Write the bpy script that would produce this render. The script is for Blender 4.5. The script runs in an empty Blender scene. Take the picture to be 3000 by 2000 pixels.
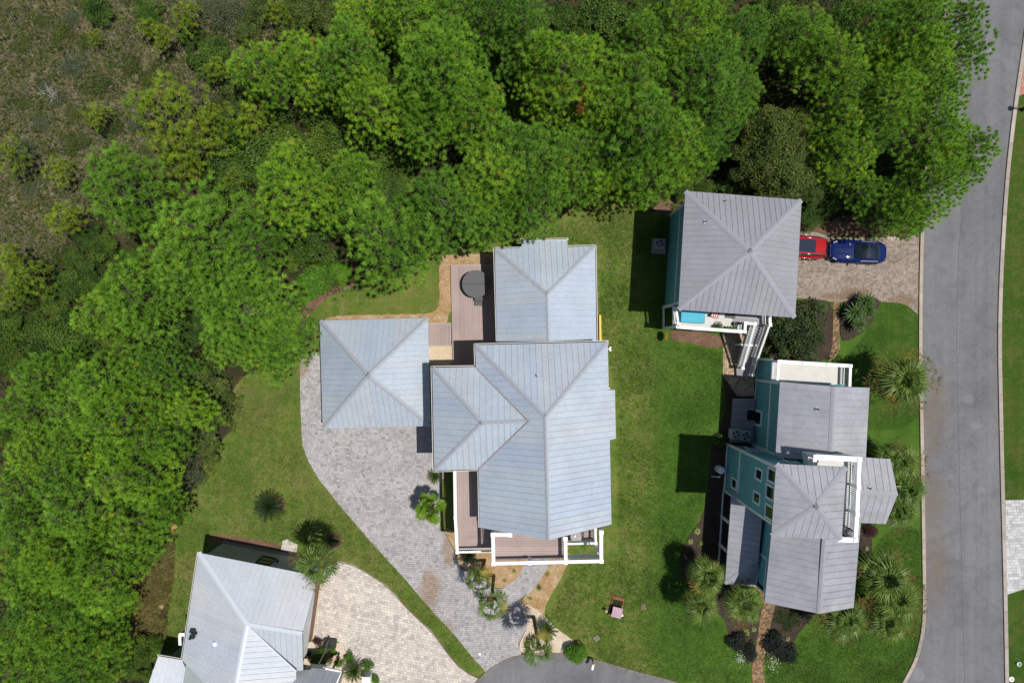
import bpy, bmesh, math, random
import numpy as np
from mathutils import Vector, Matrix

# ------------------------------------------------------------------ camera, sky, sun, exposure
scene = bpy.context.scene
COL = scene.collection
S = 0.028            # metres on the ground per photograph pixel
HC = 56.0            # height of the drone camera
cam_data = bpy.data.cameras.new('drone_camera')
cam = bpy.data.objects.new('drone_camera', cam_data)
COL.objects.link(cam)
cam.location = (0, 0, HC)
cam.rotation_euler = (0, 0, 0)
cam_data.sensor_width = 36.0
cam_data.lens = 24.0
cam_data.clip_end = 3000
scene.camera = cam

SUN_FROM = Vector((0.308, -0.035, 1.0))
world = bpy.data.worlds.new('World')
scene.world = world
world.use_nodes = True
wn = world.node_tree
sky = wn.nodes.new('ShaderNodeTexSky')
sky.sky_type = 'NISHITA'
sky.sun_disc = False
sky.sun_elevation = math.radians(72.8)
sky.sun_rotation = math.radians(96.5)
wn.links.new(sky.outputs[0], wn.nodes['Background'].inputs[0])
wn.nodes['Background'].inputs[1].default_value = 0.075
sun_data = bpy.data.lights.new('sun', 'SUN')
sun_data.energy = 4.4
sun_data.angle = math.radians(0.5)
sun_data.color = (1.0, 0.955, 0.89)
sun = bpy.data.objects.new('sun', sun_data)
COL.objects.link(sun)
sun.rotation_euler = (-SUN_FROM).to_track_quat('-Z', 'Y').to_euler()
sun.location = SUN_FROM * 80
scene.view_settings.view_transform = 'Standard'
scene.view_settings.look = 'None'
scene.view_settings.gamma = 1
scene.view_settings.exposure = 0.0
scene.view_settings.use_curve_mapping = False
scene.cycles.max_bounces = 6
scene.cycles.transparent_max_bounces = 4

R = random.Random(7)
NPR = np.random.RandomState(11)
Z = Vector((0, 0, 1))
CAMP = Vector((0, 0, HC))


def at(px, py, h=0.0):
    k = S * (1 - h / HC)
    return Vector(((px - 1500) * k, (1000 - py) * k, h))


def on_plane(px, py, p0, n):
    d = at(px, py, 0) - CAMP
    return CAMP + d * ((p0 - CAMP).dot(n) / d.dot(n))


# ------------------------------------------------------------------ materials
MATS = {}


class NT:
    def __init__(s, name):
        s.m = bpy.data.materials.new(name)
        s.m.use_nodes = True
        s.t = s.m.node_tree
        s.b = s.t.nodes['Principled BSDF']

    def n(s, kind, **kw):
        nd = s.t.nodes.new(kind)
        for k, v in kw.items():
            if k in nd.inputs:
                nd.inputs[k].default_value = v
            else:
                setattr(nd, k, v)
        return nd

    def l(s, a, b):
        s.t.links.new(a, b)

    def coord(s, world=True):
        if world:
            return s.n('ShaderNodeNewGeometry').outputs['Position']
        return s.n('ShaderNodeTexCoord').outputs['Object']

    def noise(s, scale, vec, detail=3.0, rough=0.55, dist=0.0):
        nd = s.n('ShaderNodeTexNoise')
        nd.inputs['Scale'].default_value = scale
        nd.inputs['Detail'].default_value = detail
        nd.inputs['Roughness'].default_value = rough
        nd.inputs['Distortion'].default_value = dist
        s.l(vec, nd.inputs['Vector'])
        return nd.outputs['Fac']

    def ramp(s, fac, stops):
        nd = s.n('ShaderNodeValToRGB')
        cr = nd.color_ramp
        while len(cr.elements) < len(stops):
            cr.elements.new(0.5)
        for e, (p, c) in zip(cr.elements, stops):
            e.position = p
            e.color = (c[0], c[1], c[2], 1) if not isinstance(c, (int, float)) else (c, c, c, 1)
        s.l(fac, nd.inputs['Fac'])
        return nd.outputs['Color']

    def mix(s, fac, a, b, mode='MIX'):
        nd = s.n('ShaderNodeMix', data_type='RGBA', blend_type=mode)
        for i, x in ((0, fac), (6, a), (7, b)):
            if hasattr(x, 'node'):
                s.l(x, nd.inputs[i])
            elif i == 0:
                nd.inputs[0].default_value = x
            else:
                nd.inputs[i].default_value = (x[0], x[1], x[2], 1)
        return nd.outputs[2]

    def math(s, op, a, b=0.0, clamp=False):
        nd = s.n('ShaderNodeMath', operation=op, use_clamp=clamp)
        for i, x in ((0, a), (1, b)):
            if hasattr(x, 'node'):
                s.l(x, nd.inputs[i])
            else:
                nd.inputs[i].default_value = x
        return nd.outputs[0]

    def spots(s, vec, pts, soft=0.5):
        """mask that is 1 inside world spots (x, y, radius), edge broken by noise"""
        out = None
        wob = s.math('MULTIPLY', s.math('SUBTRACT', s.noise(0.9, vec, 5), 0.5), 1.6)
        for (x, y, r, sy) in pts:
            mp = s.n('ShaderNodeMapping', vector_type='POINT')
            mp.inputs['Location'].default_value = (-x, -y * sy, 0)
            mp.inputs['Scale'].default_value = (1, sy, 0)
            s.l(vec, mp.inputs['Vector'])
            ln = s.n('ShaderNodeVectorMath', operation='LENGTH')
            s.l(mp.outputs[0], ln.inputs[0])
            d = s.math('ADD', s.math('DIVIDE', ln.outputs['Value'], r), wob)
            m = s.math('SUBTRACT', 1.0, s.math('DIVIDE', s.math('SUBTRACT', d, 1 - soft), soft, True), True)
            out = m if out is None else s.math('MAXIMUM', out, m)
        return out

    def bump(s, fac, strength=0.3, dist=0.02):
        nd = s.n('ShaderNodeBump')
        nd.inputs['Strength'].default_value = strength
        nd.inputs['Distance'].default_value = dist
        s.l(fac, nd.inputs['Height'])
        s.l(nd.outputs[0], s.b.inputs['Normal'])

    def done(s, col=None, rough=0.7, metal=0.0, spec=0.3):
        if col is not None:
            if hasattr(col, 'node'):
                s.l(col, s.b.inputs['Base Color'])
            else:
                s.b.inputs['Base Color'].default_value = (col[0], col[1], col[2], 1)
        s.b.inputs['Roughness'].default_value = rough
        s.b.inputs['Metallic'].default_value = metal
        s.b.inputs['Specular IOR Level'].default_value = spec
        return s.m


def sc(c, k):
    return tuple(x * k for x in c)


def plain(name, c, rough=0.6, metal=0.0, spec=0.3, var=0.12, scale=6.0, bump=0.0, rnd=0.0):
    if name in MATS:
        return MATS[name]
    t = NT(name)
    v = t.coord(False)
    f = t.noise(scale, v, 4)
    col = t.ramp(f, [(0.3, sc(c, 1 - var)), (0.7, sc(c, 1 + var))])
    if rnd:
        oi = t.n('ShaderNodeObjectInfo')
        k = t.ramp(oi.outputs['Random'], [(0, 1 - rnd), (1, 1 + rnd)])
        col = t.mix(1.0, col, k, 'MULTIPLY')
    if bump:
        t.bump(f, bump)
    MATS[name] = t.done(col, rough, metal, spec)
    return MATS[name]


def rnd_ramp(name, stops, rough=0.5, metal=0.0, spec=0.35, streak=0.08, attr=False, grain=0.1, gscale=9.0, stain=None):
    """colour picked per object (or per face attribute 'tint'), with grain; used for panels, boards and pavers"""
    if name in MATS:
        return MATS[name]
    t = NT(name)
    if attr:
        a = t.n('ShaderNodeAttribute', attribute_name='tint')
        fac = a.outputs['Fac']
    else:
        fac = t.n('ShaderNodeObjectInfo').outputs['Random']
    col = t.ramp(fac, stops)
    v = t.coord(True)
    g = t.noise(gscale, v, 5)
    col = t.mix(1.0, col, t.ramp(g, [(0.3, 1 - grain), (0.7, 1 + grain)]), 'MULTIPLY')
    if streak:
        big = t.noise(0.55, v, 4)
        col = t.mix(1.0, col, t.ramp(big, [(0.35, 1 - streak), (0.65, 1 + streak)]), 'MULTIPLY')
    if stain:
        col = t.mix(t.math('MULTIPLY', t.spots(v, stain[0]), stain[2]), col, stain[1])
    t.bump(g, 0.12, 0.01)
    MATS[name] = t.done(col, rough, metal, spec)
    return MATS[name]


def leaf_mat(name, dark, light, trans=0.35, rough=0.55, rnd=0.15, extra=None):
    if name in MATS:
        return MATS[name]
    t = NT(name)
    a = t.n('ShaderNodeAttribute', attribute_name='tint')
    stops = [(0.0, dark), (1.0, light)]
    if extra:
        stops = [(0.0, dark), (0.9, light), (0.97, extra)]
    col = t.ramp(a.outputs['Fac'], stops)
    oi = t.n('ShaderNodeObjectInfo')
    k = t.ramp(oi.outputs['Random'], [(0, (1 - rnd, 1 - rnd * 0.8, 1)), (0.5, (1, 1, 1)), (1, (1 + rnd * 0.9, 1 + rnd * 0.5, 0.9))])
    col = t.mix(1.0, col, k, 'MULTIPLY')
    t.done(col, rough, 0, 0.25)
    tr = t.n('ShaderNodeBsdfTranslucent')
    t.l(col, tr.inputs['Color'])
    mx = t.n('ShaderNodeMixShader')
    mx.inputs[0].default_value = trans
    t.l(t.b.outputs[0], mx.inputs[1])
    t.l(tr.outputs[0], mx.inputs[2])
    t.l(mx.outputs[0], t.t.nodes['Material Output'].inputs['Surface'])
    MATS[name] = t.m
    return t.m


def glass(name, c, rough=0.05):
    if name in MATS:
        return MATS[name]
    t = NT(name)
    v = t.coord(False)
    col = t.ramp(t.noise(3, v), [(0.3, sc(c, 0.8)), (0.7, sc(c, 1.2))])
    MATS[name] = t.done(col, rough, 0, 0.8)
    return MATS[name]


def car_paint(name, c):
    if name in MATS:
        return MATS[name]
    t = NT(name)
    v = t.coord(False)
    col = t.ramp(t.noise(400, v, 2), [(0.3, sc(c, 0.8)), (0.7, sc(c, 1.25))])
    t.done(col, 0.5, 0.0, 0.05)
    t.b.inputs['Coat Weight'].default_value = 0.55
    t.b.inputs['Coat Roughness'].default_value = 0.03
    MATS[name] = t.m
    return t.m


# ------------------------------------------------------------------ object helpers
def tag(o, label=None, cat=None, group=None, kind=None):
    for k, v in (('label', label), ('category', cat), ('group', group), ('kind', kind)):
        if v:
            o[k] = v
    return o


def thing(name, label, cat, loc=(0, 0, 0), rz=0.0, group=None):
    o = bpy.data.objects.new(name, None)
    COL.objects.link(o)
    o.location = loc
    o.rotation_euler = (0, 0, rz)
    o.empty_display_size = 0.3
    return tag(o, label, cat, group)


def root_of(o):
    while o.parent:
        o = o.parent
    return o


class MB:
    def __init__(s):
        s.v, s.f, s.t, s.cur = [], [], [], 0.5

    def face(s, pts):
        i = len(s.v)
        s.v += [tuple(p) for p in pts]
        s.f.append(tuple(range(i, i + len(pts))))
        s.t.append(s.cur)

    def mesh(s, verts, faces):
        i = len(s.v)
        s.v += [tuple(p) for p in verts]
        for f in faces:
            s.f.append(tuple(i + k for k in f))
            s.t.append(s.cur)

    BF = ((0, 3, 2, 1), (4, 5, 6, 7), (0, 1, 5, 4), (1, 2, 6, 5), (2, 3, 7, 6), (3, 0, 4, 7))

    def box(s, c, size, rz=0.0, nobottom=False):
        c = Vector(c)
        hx, hy, hz = size[0] / 2, size[1] / 2, size[2] / 2
        m = Matrix.Rotation(rz, 3, 'Z')
        vs = [c + m @ Vector((x, y, z)) for z in (-hz, hz) for x, y in ((-hx, -hy), (hx, -hy), (hx, hy), (-hx, hy))]
        s.mesh(vs, s.BF[1:] if nobottom else s.BF)

    def beam(s, a, b, w, h):
        a, b = Vector(a), Vector(b)
        d = (b - a).normalized()
        side = d.cross(Z)
        if side.length < 1e-4:
            side = Vector((1, 0, 0))
        side.normalize()
        up = side.cross(d).normalized()
        o = [(-w / 2, -h / 2), (w / 2, -h / 2), (w / 2, h / 2), (-w / 2, h / 2)]
        vs = [p + side * x + up * y for p in (a, b) for x, y in o]
        s.mesh(vs, s.BF)

    def prism(s, poly, z0, z1):
        n = len(poly)
        area = sum(poly[i][0] * poly[(i + 1) % n][1] - poly[(i + 1) % n][0] * poly[i][1] for i in range(n))
        if area < 0:
            poly = poly[::-1]
        vs = [(p[0], p[1], z0) for p in poly] + [(p[0], p[1], z1) for p in poly]
        fs = [tuple(range(n - 1, -1, -1)), tuple(range(n, 2 * n))]
        fs += [(i, (i + 1) % n, n + (i + 1) % n, n + i) for i in range(n)]
        s.mesh(vs, fs)

    def tube(s, pts, rads, n=7, caps=True):
        pts = [Vector(p) for p in pts]
        rings = []
        for i, p in enumerate(pts):
            d = (pts[min(i + 1, len(pts) - 1)] - pts[max(i - 1, 0)]).normalized()
            a = d.cross(Vector((0.31, 0.92, 0.2)))
            a.normalize()
            b = d.cross(a)
            r = rads[i] if isinstance(rads, (list, tuple)) else rads
            rings.append([p + (a * math.cos(k * 2 * math.pi / n) + b * math.sin(k * 2 * math.pi / n)) * r for k in range(n)])
        vs = [v for r_ in rings for v in r_]
        fs = []
        for i in range(len(pts) - 1):
            for k in range(n):
                fs.append((i * n + k, i * n + (k + 1) % n, (i + 1) * n + (k + 1) % n, (i + 1) * n + k))
        if caps:
            fs.append(tuple(range(n))[::-1])
            fs.append(tuple((len(pts) - 1) * n + k for k in range(n)))
        s.mesh(vs, fs)

    def lathe(s, c, prof, n=20, tilt=None):
        c = Vector(c)
        vs = []
        for r, z in prof:
            for k in range(n):
                p = Vector((r * math.cos(2 * math.pi * k / n), r * math.sin(2 * math.pi * k / n), z))
                if tilt is not None:
                    p = tilt @ p
                vs.append(c + p)
        fs = []
        for i in range(len(prof) - 1):
            for k in range(n):
                fs.append((i * n + k, i * n + (k + 1) % n, (i + 1) * n + (k + 1) % n, (i + 1) * n + k))
        fs.append(tuple(range(n))[::-1])
        fs.append(tuple((len(prof) - 1) * n + k for k in range(n)))
        s.mesh(vs, fs)

    def build(s, name, mat, parent=None, local=False, smooth=False, bevel=0.0, fix=True, label=None, kind=None):
        off = Vector((0, 0, 0))
        if parent is not None and not local:
            off = root_of(parent).location
        me = bpy.data.meshes.new(name)
        me.from_pydata([(v[0] - off.x, v[1] - off.y, v[2] - off.z) for v in s.v], [], s.f)
        at_ = me.attributes.new('tint', 'FLOAT', 'FACE')
        at_.data.foreach_set('value', s.t)
        if fix or bevel:
            bm = bmesh.new()
            bm.from_mesh(me)
            bmesh.ops.remove_doubles(bm, verts=bm.verts, dist=1e-5)
            if fix:
                bmesh.ops.recalc_face_normals(bm, faces=bm.faces)
            if bevel:
                es = [e for e in bm.edges if len(e.link_faces) == 2 and e.calc_face_angle(0) > 0.5]
                bmesh.ops.bevel(bm, geom=es, offset=bevel, segments=2, affect='EDGES', profile=0.6)
            bm.to_mesh(me)
            bm.free()
        if smooth:
            me.polygons.foreach_set('use_smooth', [True] * len(me.polygons))
        me.materials.append(mat)
        me.update()
        o = bpy.data.objects.new(name, me)
        COL.objects.link(o)
        if parent is not None:
            o.parent = parent
        return tag(o, label=label, kind=kind)


def inst(name, me, parent, loc, rot=(0, 0, 0), scl=(1, 1, 1)):
    o = bpy.data.objects.new(name, me)
    COL.objects.link(o)
    o.parent = parent
    o.location = loc
    o.rotation_euler = rot
    o.scale = scl
    return o


def tri_mesh(name, V, tint, mat, tris_per=1):
    """V: (n*3, 3) array of loose triangles, tint per triangle"""
    n = len(V) // 3
    me = bpy.data.meshes.new(name)
    me.vertices.add(n * 3)
    me.vertices.foreach_set('co', np.ascontiguousarray(V, dtype=np.float32).ravel())
    me.loops.add(n * 3)
    me.loops.foreach_set('vertex_index', np.arange(n * 3, dtype=np.int32))
    me.polygons.add(n)
    me.polygons.foreach_set('loop_start', np.arange(0, n * 3, 3, dtype=np.int32))
    me.polygons.foreach_set('loop_total', np.full(n, 3, dtype=np.int32))
    a = me.attributes.new('tint', 'FLOAT', 'FACE')
    a.data.foreach_set('value', np.ascontiguousarray(tint, dtype=np.float32))
    me.materials.append(mat)
    me.update(calc_edges=True)
    me.validate()
    return me


def link(name, me, parent=None, kind=None):
    o = bpy.data.objects.new(name, me)
    COL.objects.link(o)
    o.parent = parent
    return tag(o, kind=kind)


def pip(poly, pts):
    """vectorised point in polygon; poly list of (x,y), pts (n,2)"""
    x, y = pts[:, 0], pts[:, 1]
    ins = np.zeros(len(pts), bool)
    n = len(poly)
    j = n - 1
    for i in range(n):
        xi, yi = poly[i][0], poly[i][1]
        xj, yj = poly[j][0], poly[j][1]
        c = ((yi > y) != (yj > y)) & (x < (xj - xi) * (y - yi) / ((yj - yi) + 1e-12) + xi)
        ins ^= c
        j = i
    return ins


def clip_half(poly, axis, lim, keep_less):
    out = []
    n = len(poly)
    for i in range(n):
        a, b = poly[i], poly[(i + 1) % n]
        da, db = a[axis] - lim, b[axis] - lim
        if keep_less:
            da, db = -da, -db
        if da >= 0:
            out.append(a)
        if (da >= 0) != (db >= 0):
            t = da / (da - db)
            out.append(tuple(a[k] + (b[k] - a[k]) * t for k in range(len(a))))
    return out


def clip_rect(poly, x0, x1, y0, y1):
    for ax, lim, less in ((0, x0, False), (0, x1, True), (1, y0, False), (1, y1, True)):
        poly = clip_half(poly, ax, lim, less)
        if len(poly) < 3:
            return []
    return poly


def poly_area(p):
    return 0.5 * abs(sum(p[i][0] * p[(i + 1) % len(p)][1] - p[(i + 1) % len(p)][0] * p[i][1] for i in range(len(p))))


def P(pts, h=0.0):
    return [tuple(at(x, y, h))[:2] for x, y in pts]


def wobble(poly, step=0.5, amp=0.12, seed=1):
    r = random.Random(seed)
    out = []
    n = len(poly)
    for i in range(n):
        a, b = Vector(poly[i]), Vector(poly[(i + 1) % n])
        L = (b - a).length
        k = max(1, int(L / step))
        nrm = Vector((-(b - a).y, (b - a).x)) / max(L, 1e-6)
        for q in range(k):
            p = a + (b - a) * (q / k)
            out.append(tuple(p + nrm * (r.uniform(-amp, amp) if q else 0)))
    return out


def smooth_poly(pts, it=2, closed=True):
    for _ in range(it):
        o = []
        n = len(pts)
        for i in range(n if closed else n - 1):
            a, b = pts[i], pts[(i + 1) % n]
            o.append((a[0] * .75 + b[0] * .25, a[1] * .75 + b[1] * .25))
            o.append((a[0] * .25 + b[0] * .75, a[1] * .25 + b[1] * .75))
        if not closed:
            o = [pts[0]] + o + [pts[-1]]
        pts = o
    return pts


def sheet(name, poly, z, mat, z0=None, parent=None, kind='structure'):
    m = MB()
    if z0 is None:
        m.face([(p[0], p[1], z) for p in poly])
    else:
        m.prism(list(poly), z0, z)
    o = m.build(name, mat, parent)
    if z0 is None and o.data.polygons[0].normal.z < 0:
        o.data.flip_normals()
    if kind:
        o['kind'] = kind
    return o
# ------------------------------------------------------------------ ground materials
def lawn_mat(name, a, b, c, dry, dry_amt, spots=None, spotcol=(0.12, 0.085, 0.05), lush=None):
    t = NT(name)
    v = t.coord(True)
    big = t.noise(0.22, v, 5, 0.6, 0.6)
    mid = t.noise(1.7, v, 5, 0.65)
    fine = t.noise(16.0, v, 4, 0.75)
    col = t.ramp(t.mix(0.35, big, mid), [(0.38, a), (0.5, b), (0.62, c)])
    col = t.mix(t.math('MULTIPLY', t.ramp(t.mix(0.5, mid, t.noise(0.5, v, 5, 0.7)), [(0.48, 0), (0.62, 1)]), dry_amt), col, dry)
    if lush:
        sx = t.n('ShaderNodeSeparateXYZ')
        t.l(v, sx.inputs[0])
        k = t.math('ADD', t.math('MULTIPLY', t.math('SUBTRACT', sx.outputs[0], lush[0]), 0.45), t.math('MULTIPLY', t.math('SUBTRACT', mid, 0.5), 1.2), True)
        lc = t.ramp(t.mix(0.5, big, t.noise(0.8, v, 5, 0.7)), [(0.38, lush[1]), (0.5, lush[2]), (0.62, lush[3])])
        col = t.mix(k, col, lc)
    col = t.mix(1.0, col, t.ramp(fine, [(0.25, 0.55), (0.75, 1.45)]), 'MULTIPLY')
    col = t.mix(1.0, col, t.ramp(t.noise(5.0, v, 3, 0.7), [(0.3, 0.84), (0.7, 1.16)]), 'MULTIPLY')
    mp = t.n('ShaderNodeMapping')
    mp.inputs['Scale'].default_value = (1.0, 0.04, 1.0)
    t.l(v, mp.inputs['Vector'])
    col = t.mix(1.0, col, t.ramp(t.noise(1.6, mp.outputs[0], 3, 0.5), [(0.35, 0.93), (0.65, 1.07)]), 'MULTIPLY')
    if spots:
        col = t.mix(t.math('MULTIPLY', t.spots(v, spots, 0.9), 0.5), col, spotcol)
    t.bump(fine, 0.6, 0.04)
    return t.done(col, 0.9, 0, 0.1)


def mixed_mat(name, stops, s1, s2, s3, gr=0.35, rough=0.95, bump=0.5):
    t = NT(name)
    v = t.coord(True)
    f = t.mix(0.5, t.noise(s1, v, 5, 0.6, 0.5), t.noise(s2, v, 5, 0.7))
    col = t.ramp(f, stops)
    fine = t.noise(s3, v, 3, 0.8)
    col = t.mix(1.0, col, t.ramp(fine, [(0.25, 1 - gr), (0.75, 1 + gr)]), 'MULTIPLY')
    t.bump(fine, bump, 0.05)
    return t.done(col, rough, 0, 0.1)


def gravel_mat(name, stops):
    t = NT(name)
    v = t.coord(True)
    vo = t.n('ShaderNodeTexVoronoi')
    vo.inputs['Scale'].default_value = 30
    t.l(v, vo.inputs['Vector'])
    sep = t.n('ShaderNodeSeparateColor')
    t.l(vo.outputs['Color'], sep.inputs[0])
    f = t.mix(0.62, sep.outputs[0], t.noise(0.9, v, 5, 0.65))
    col = t.ramp(f, stops)
    t.bump(vo.outputs['Distance'], 0.7, 0.05)
    return t.done(col, 0.95, 0, 0.1)


def w(px, py):
    p = at(px, py)
    return p.x, p.y


def spot(px, py, r, sy=1.0):
    x, y = w(px, py)
    return (x, y, r * S, sy)


M_lawn = lawn_mat('lawn_grass', (0.060, 0.115, 0.015), (0.095, 0.142, 0.023), (0.135, 0.158, 0.035), (0.185, 0.155, 0.066), 0.55,
                  [spot(760, 1215, 45, 0.6), spot(700, 1170, 45), spot(730, 1150, 30), spot(900, 1050, 40), spot(560, 1690, 40, .4),
                   spot(1835, 640, 34), spot(1800, 1760, 40, 1.5)], (0.15, 0.13, 0.055), (10.2, (0.040, 0.092, 0.011), (0.053, 0.112, 0.014), (0.076, 0.132, 0.020)))
M_lawn2 = lawn_mat('clipped_lawn_grass', (0.028, 0.066, 0.008), (0.037, 0.082, 0.009), (0.055, 0.100, 0.013), (0.085, 0.105, 0.026), 0.4,
                   [spot(1852, 1200, 28, .08), spot(1858, 1450, 24, .08)], (0.085, 0.085, 0.03))
M_lawn3 = lawn_mat('road_verge_grass', (0.032, 0.072, 0.008), (0.044, 0.084, 0.010), (0.062, 0.085, 0.014), (0.13, 0.10, 0.05), 0.35)
M_forest = mixed_mat('forest_floor_litter', [(0.3, (0.022, 0.024, 0.012)), (0.5, (0.042, 0.036, 0.019)), (0.62, (0.085, 0.056, 0.032)), (0.8, (0.04, 0.048, 0.018))], 0.5, 3.0, 14)
M_scrub = mixed_mat('heath_soil', [(0.3, (0.10, 0.10, 0.045)), (0.44, (0.15, 0.138, 0.07)), (0.56, (0.21, 0.175, 0.105)), (0.68, (0.14, 0.135, 0.065))], 0.3, 2.4, 11, 0.4)
M_mulch = mixed_mat('bark_mulch', [(0.3, (0.032, 0.024, 0.019)), (0.55, (0.058, 0.043, 0.033)), (0.75, (0.095, 0.068, 0.05))], 1.2, 7.0, 30, 0.45)
M_soil = mixed_mat('red_brown_soil', [(0.3, (0.085, 0.055, 0.036)), (0.5, (0.15, 0.088, 0.058)), (0.7, (0.25, 0.175, 0.12))], 0.8, 5.0, 25, 0.35)
M_gravel = gravel_mat('tan_gravel', [(0.28, (0.25, 0.15, 0.065)), (0.46, (0.38, 0.235, 0.105)), (0.58, (0.47, 0.33, 0.18)), (0.72, (0.60, 0.50, 0.38))])
M_shell = gravel_mat('pale_shell_gravel', [(0.2, (0.36, 0.25, 0.16)), (0.42, (0.56, 0.44, 0.32)), (0.58, (0.68, 0.58, 0.46)), (0.8, (0.8, 0.73, 0.62))])
M_conc = plain('concrete', (0.36, 0.33, 0.29), 0.9, var=0.12, scale=4, bump=0.15)
M_pad = plain('exposed_aggregate_concrete', (0.53, 0.43, 0.30), 0.9, var=0.16, scale=9, bump=0.2)


def asphalt_mat():
    t = NT('worn_asphalt')
    v = t.coord(True)
    big = t.noise(0.12, v, 4, 0.6, 0.4)
    fine = t.noise(38, v, 3, 0.8)
    mid = t.noise(2.2, v, 4, 0.7)
    col = t.ramp(big, [(0.3, (0.135, 0.135, 0.141)), (0.7, (0.185, 0.185, 0.191))])
    col = t.mix(1.0, col, t.ramp(fine, [(0.25, 0.72), (0.75, 1.28)]), 'MULTIPLY')
    col = t.mix(1.0, col, t.ramp(mid, [(0.3, 0.93), (0.7, 1.07)]), 'MULTIPLY')
    mp = t.n('ShaderNodeMapping')
    mp.inputs['Scale'].default_value = (1.0, 0.03, 1.0)
    t.l(v, mp.inputs['Vector'])
    col = t.mix(1.0, col, t.ramp(t.noise(1.1, mp.outputs[0], 4, 0.6), [(0.3, 0.88), (0.7, 1.10)]), 'MULTIPLY')
    col = t.mix(1.0, col, t.ramp(t.noise(0.5, v, 5, 0.7, 1.5), [(0.36, 0.86), (0.5, 1.0)]), 'MULTIPLY')
    brown = t.spots(v, [spot(2735, 1190, 60, .45), spot(2732, 1480, 55, .4), spot(2738, 1660, 60, .35), spot(2725, 1250, 45, .3)], 0.95)
    col = t.mix(t.math('MULTIPLY', brown, 0.6), col, (0.15, 0.115, 0.085))
    pale = t.spots(v, [spot(2858, 1247, 22, 1.4), spot(2784, 1394, 10), spot(2872, 1437, 14), spot(2838, 1167, 16), spot(2690, 1975, 16, .6)], 0.3)
    col = t.mix(t.math("MULTIPLY", pale, 0.16), col, (0.34, 0.34, 0.34))
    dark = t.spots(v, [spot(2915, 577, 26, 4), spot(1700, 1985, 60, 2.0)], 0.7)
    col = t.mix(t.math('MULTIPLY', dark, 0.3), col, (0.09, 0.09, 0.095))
    t.bump(fine, 0.4, 0.01)
    return t.done(col, 0.92, 0, 0.15)


M_road = asphalt_mat()

# ------------------------------------------------------------------ ground, roads, beds
g_ = 420.0
sheet('ground', [(-g_, -g_), (g_, -g_), (g_, g_), (-g_, g_)], 0.0, M_lawn)

forest_px = [(-900, -900), (2760, -900), (2768, 0), (2735, 300), (2712, 542), (2700, 660), (2648, 700), (2560, 694), (2447, 694), (2335, 672), (2335, 590),
             (2000, 575), (1960, 625), (1890, 612), (1850, 585), (1810, 560), (1700, 590), (1640, 640), (1520, 690), (1400, 695), (1300, 720), (1240, 775), (1150, 800), (1060, 825),
             (985, 850), (935, 880), (890, 925), (868, 965), (872, 985), (840, 1010), (800, 1060), (740, 1090), (690, 1130), (672, 1200), (680, 1260), (640, 1310), (600, 1350), (570, 1420), (530, 1480), (512, 1560),
             (505, 1700), (490, 1800), (475, 1900), (450, 2000), (430, 2300), (-900, 2300)]
forest_poly = wobble(P(forest_px), 0.6, 0.22, 3)
sheet('forest_floor', forest_poly, 0.004, M_forest)
scrub_px = [(-900, -900), (900, -900), (880, 0), (800, 110), (700, 180), (640, 260), (610, 330), (520, 420), (440, 480), (330, 560), (270, 650), (170, 720), (120, 780), (60, 840), (0, 930), (-900, 1300)]
scrub_poly = wobble(smooth_poly(P(scrub_px), 1), 0.8, 0.3, 5)
sheet('heath_ground', scrub_poly, 0.008, M_scrub)

lawn2_px = [(1852, 590), (1880, 625), (1965, 640), (2340, 690), (2340, 1100), (2694, 1000), (2698, 1191), (2701, 1383), (2705, 1638), (2707, 1765), (2703, 1848), (2685, 1925), (2659, 1976),
            (2640, 2050), (2010, 2050), (1900, 1975), (1862, 1960), (1866, 1700), (1850, 1400), (1856, 1000), (1846, 700)]
sheet('corner_lawn', wobble(smooth_poly(P([(2560, 880), (2630, 884), (2662, 897), (2692, 922), (2696, 1100), (2699, 1260), (2440, 1260), (2420, 1100), (2460, 1060), (2540, 980)]), 1), 0.5, .03, 4), 0.011, M_lawn2)

# the street on the right, and the turning circle below
road_l = [(2790, -420), (2775, 0), (2760, 110), (2735, 300), (2712, 542), (2703, 676), (2698, 1000), (2702, 1191), (2705, 1383), (2709, 1638), (2711, 1765), (2707, 1848), (2689, 1925), (2663, 1976), (2640, 2016), (2560, 2120), (2440, 2200)]
road_r = [(3030, -420), (3012, 0), (3000, 102), (2972, 287), (2956, 414), (2943, 542), (2934, 682), (2926, 829), (2922, 1000), (2926, 1191), (2930, 1383), (2937, 1638), (2941, 1829), (2944, 2000), (2960, 2500), (2440, 2500)]
sheet('street', P(road_l) + P(road_r)[::-1], 0.016, M_road)
verge = P([(3000, 102), (2972, 287), (2956, 414), (2943, 542), (2934, 682), (2926, 829), (2922, 1000), (2926, 1191), (2930, 1383), (2937, 1638), (2941, 1829), (2944, 2000), (2960, 2500), (4300, 2500), (4300, 102)])
sheet('road_verge', verge, 0.012, M_lawn3)
circle_px = [(1385, 2008), (1426, 1969), (1475, 1938), (1524, 1921), (1590, 1914), (1649, 1917), (1720, 1930), (1779, 1944), (1850, 1966), (1925, 1985), (2005, 2008), (2200, 2080), (2440, 2150), (2440, 2500), (1250, 2500), (1300, 2100)]
sheet('turning_circle', P(circle_px), 0.017, M_road)

seam = MB()
for (a, b) in (((2802, 1000), (2810, 1380)), ((2810, 1380), (2818, 1700)), ((2818, 1700), (2826, 2000)), ((2820, 610), (2808, 740)), ((2808, 740), (2802, 1000))):
    p, q = at(*a), at(*b)
    seam.beam((p.x, p.y, 0.017), (q.x, q.y, 0.017), 0.045, 0.008)
seam.build('road_joint', plain('asphalt_seam', (0.11, 0.11, 0.112), 0.95), None, kind='structure')


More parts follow.
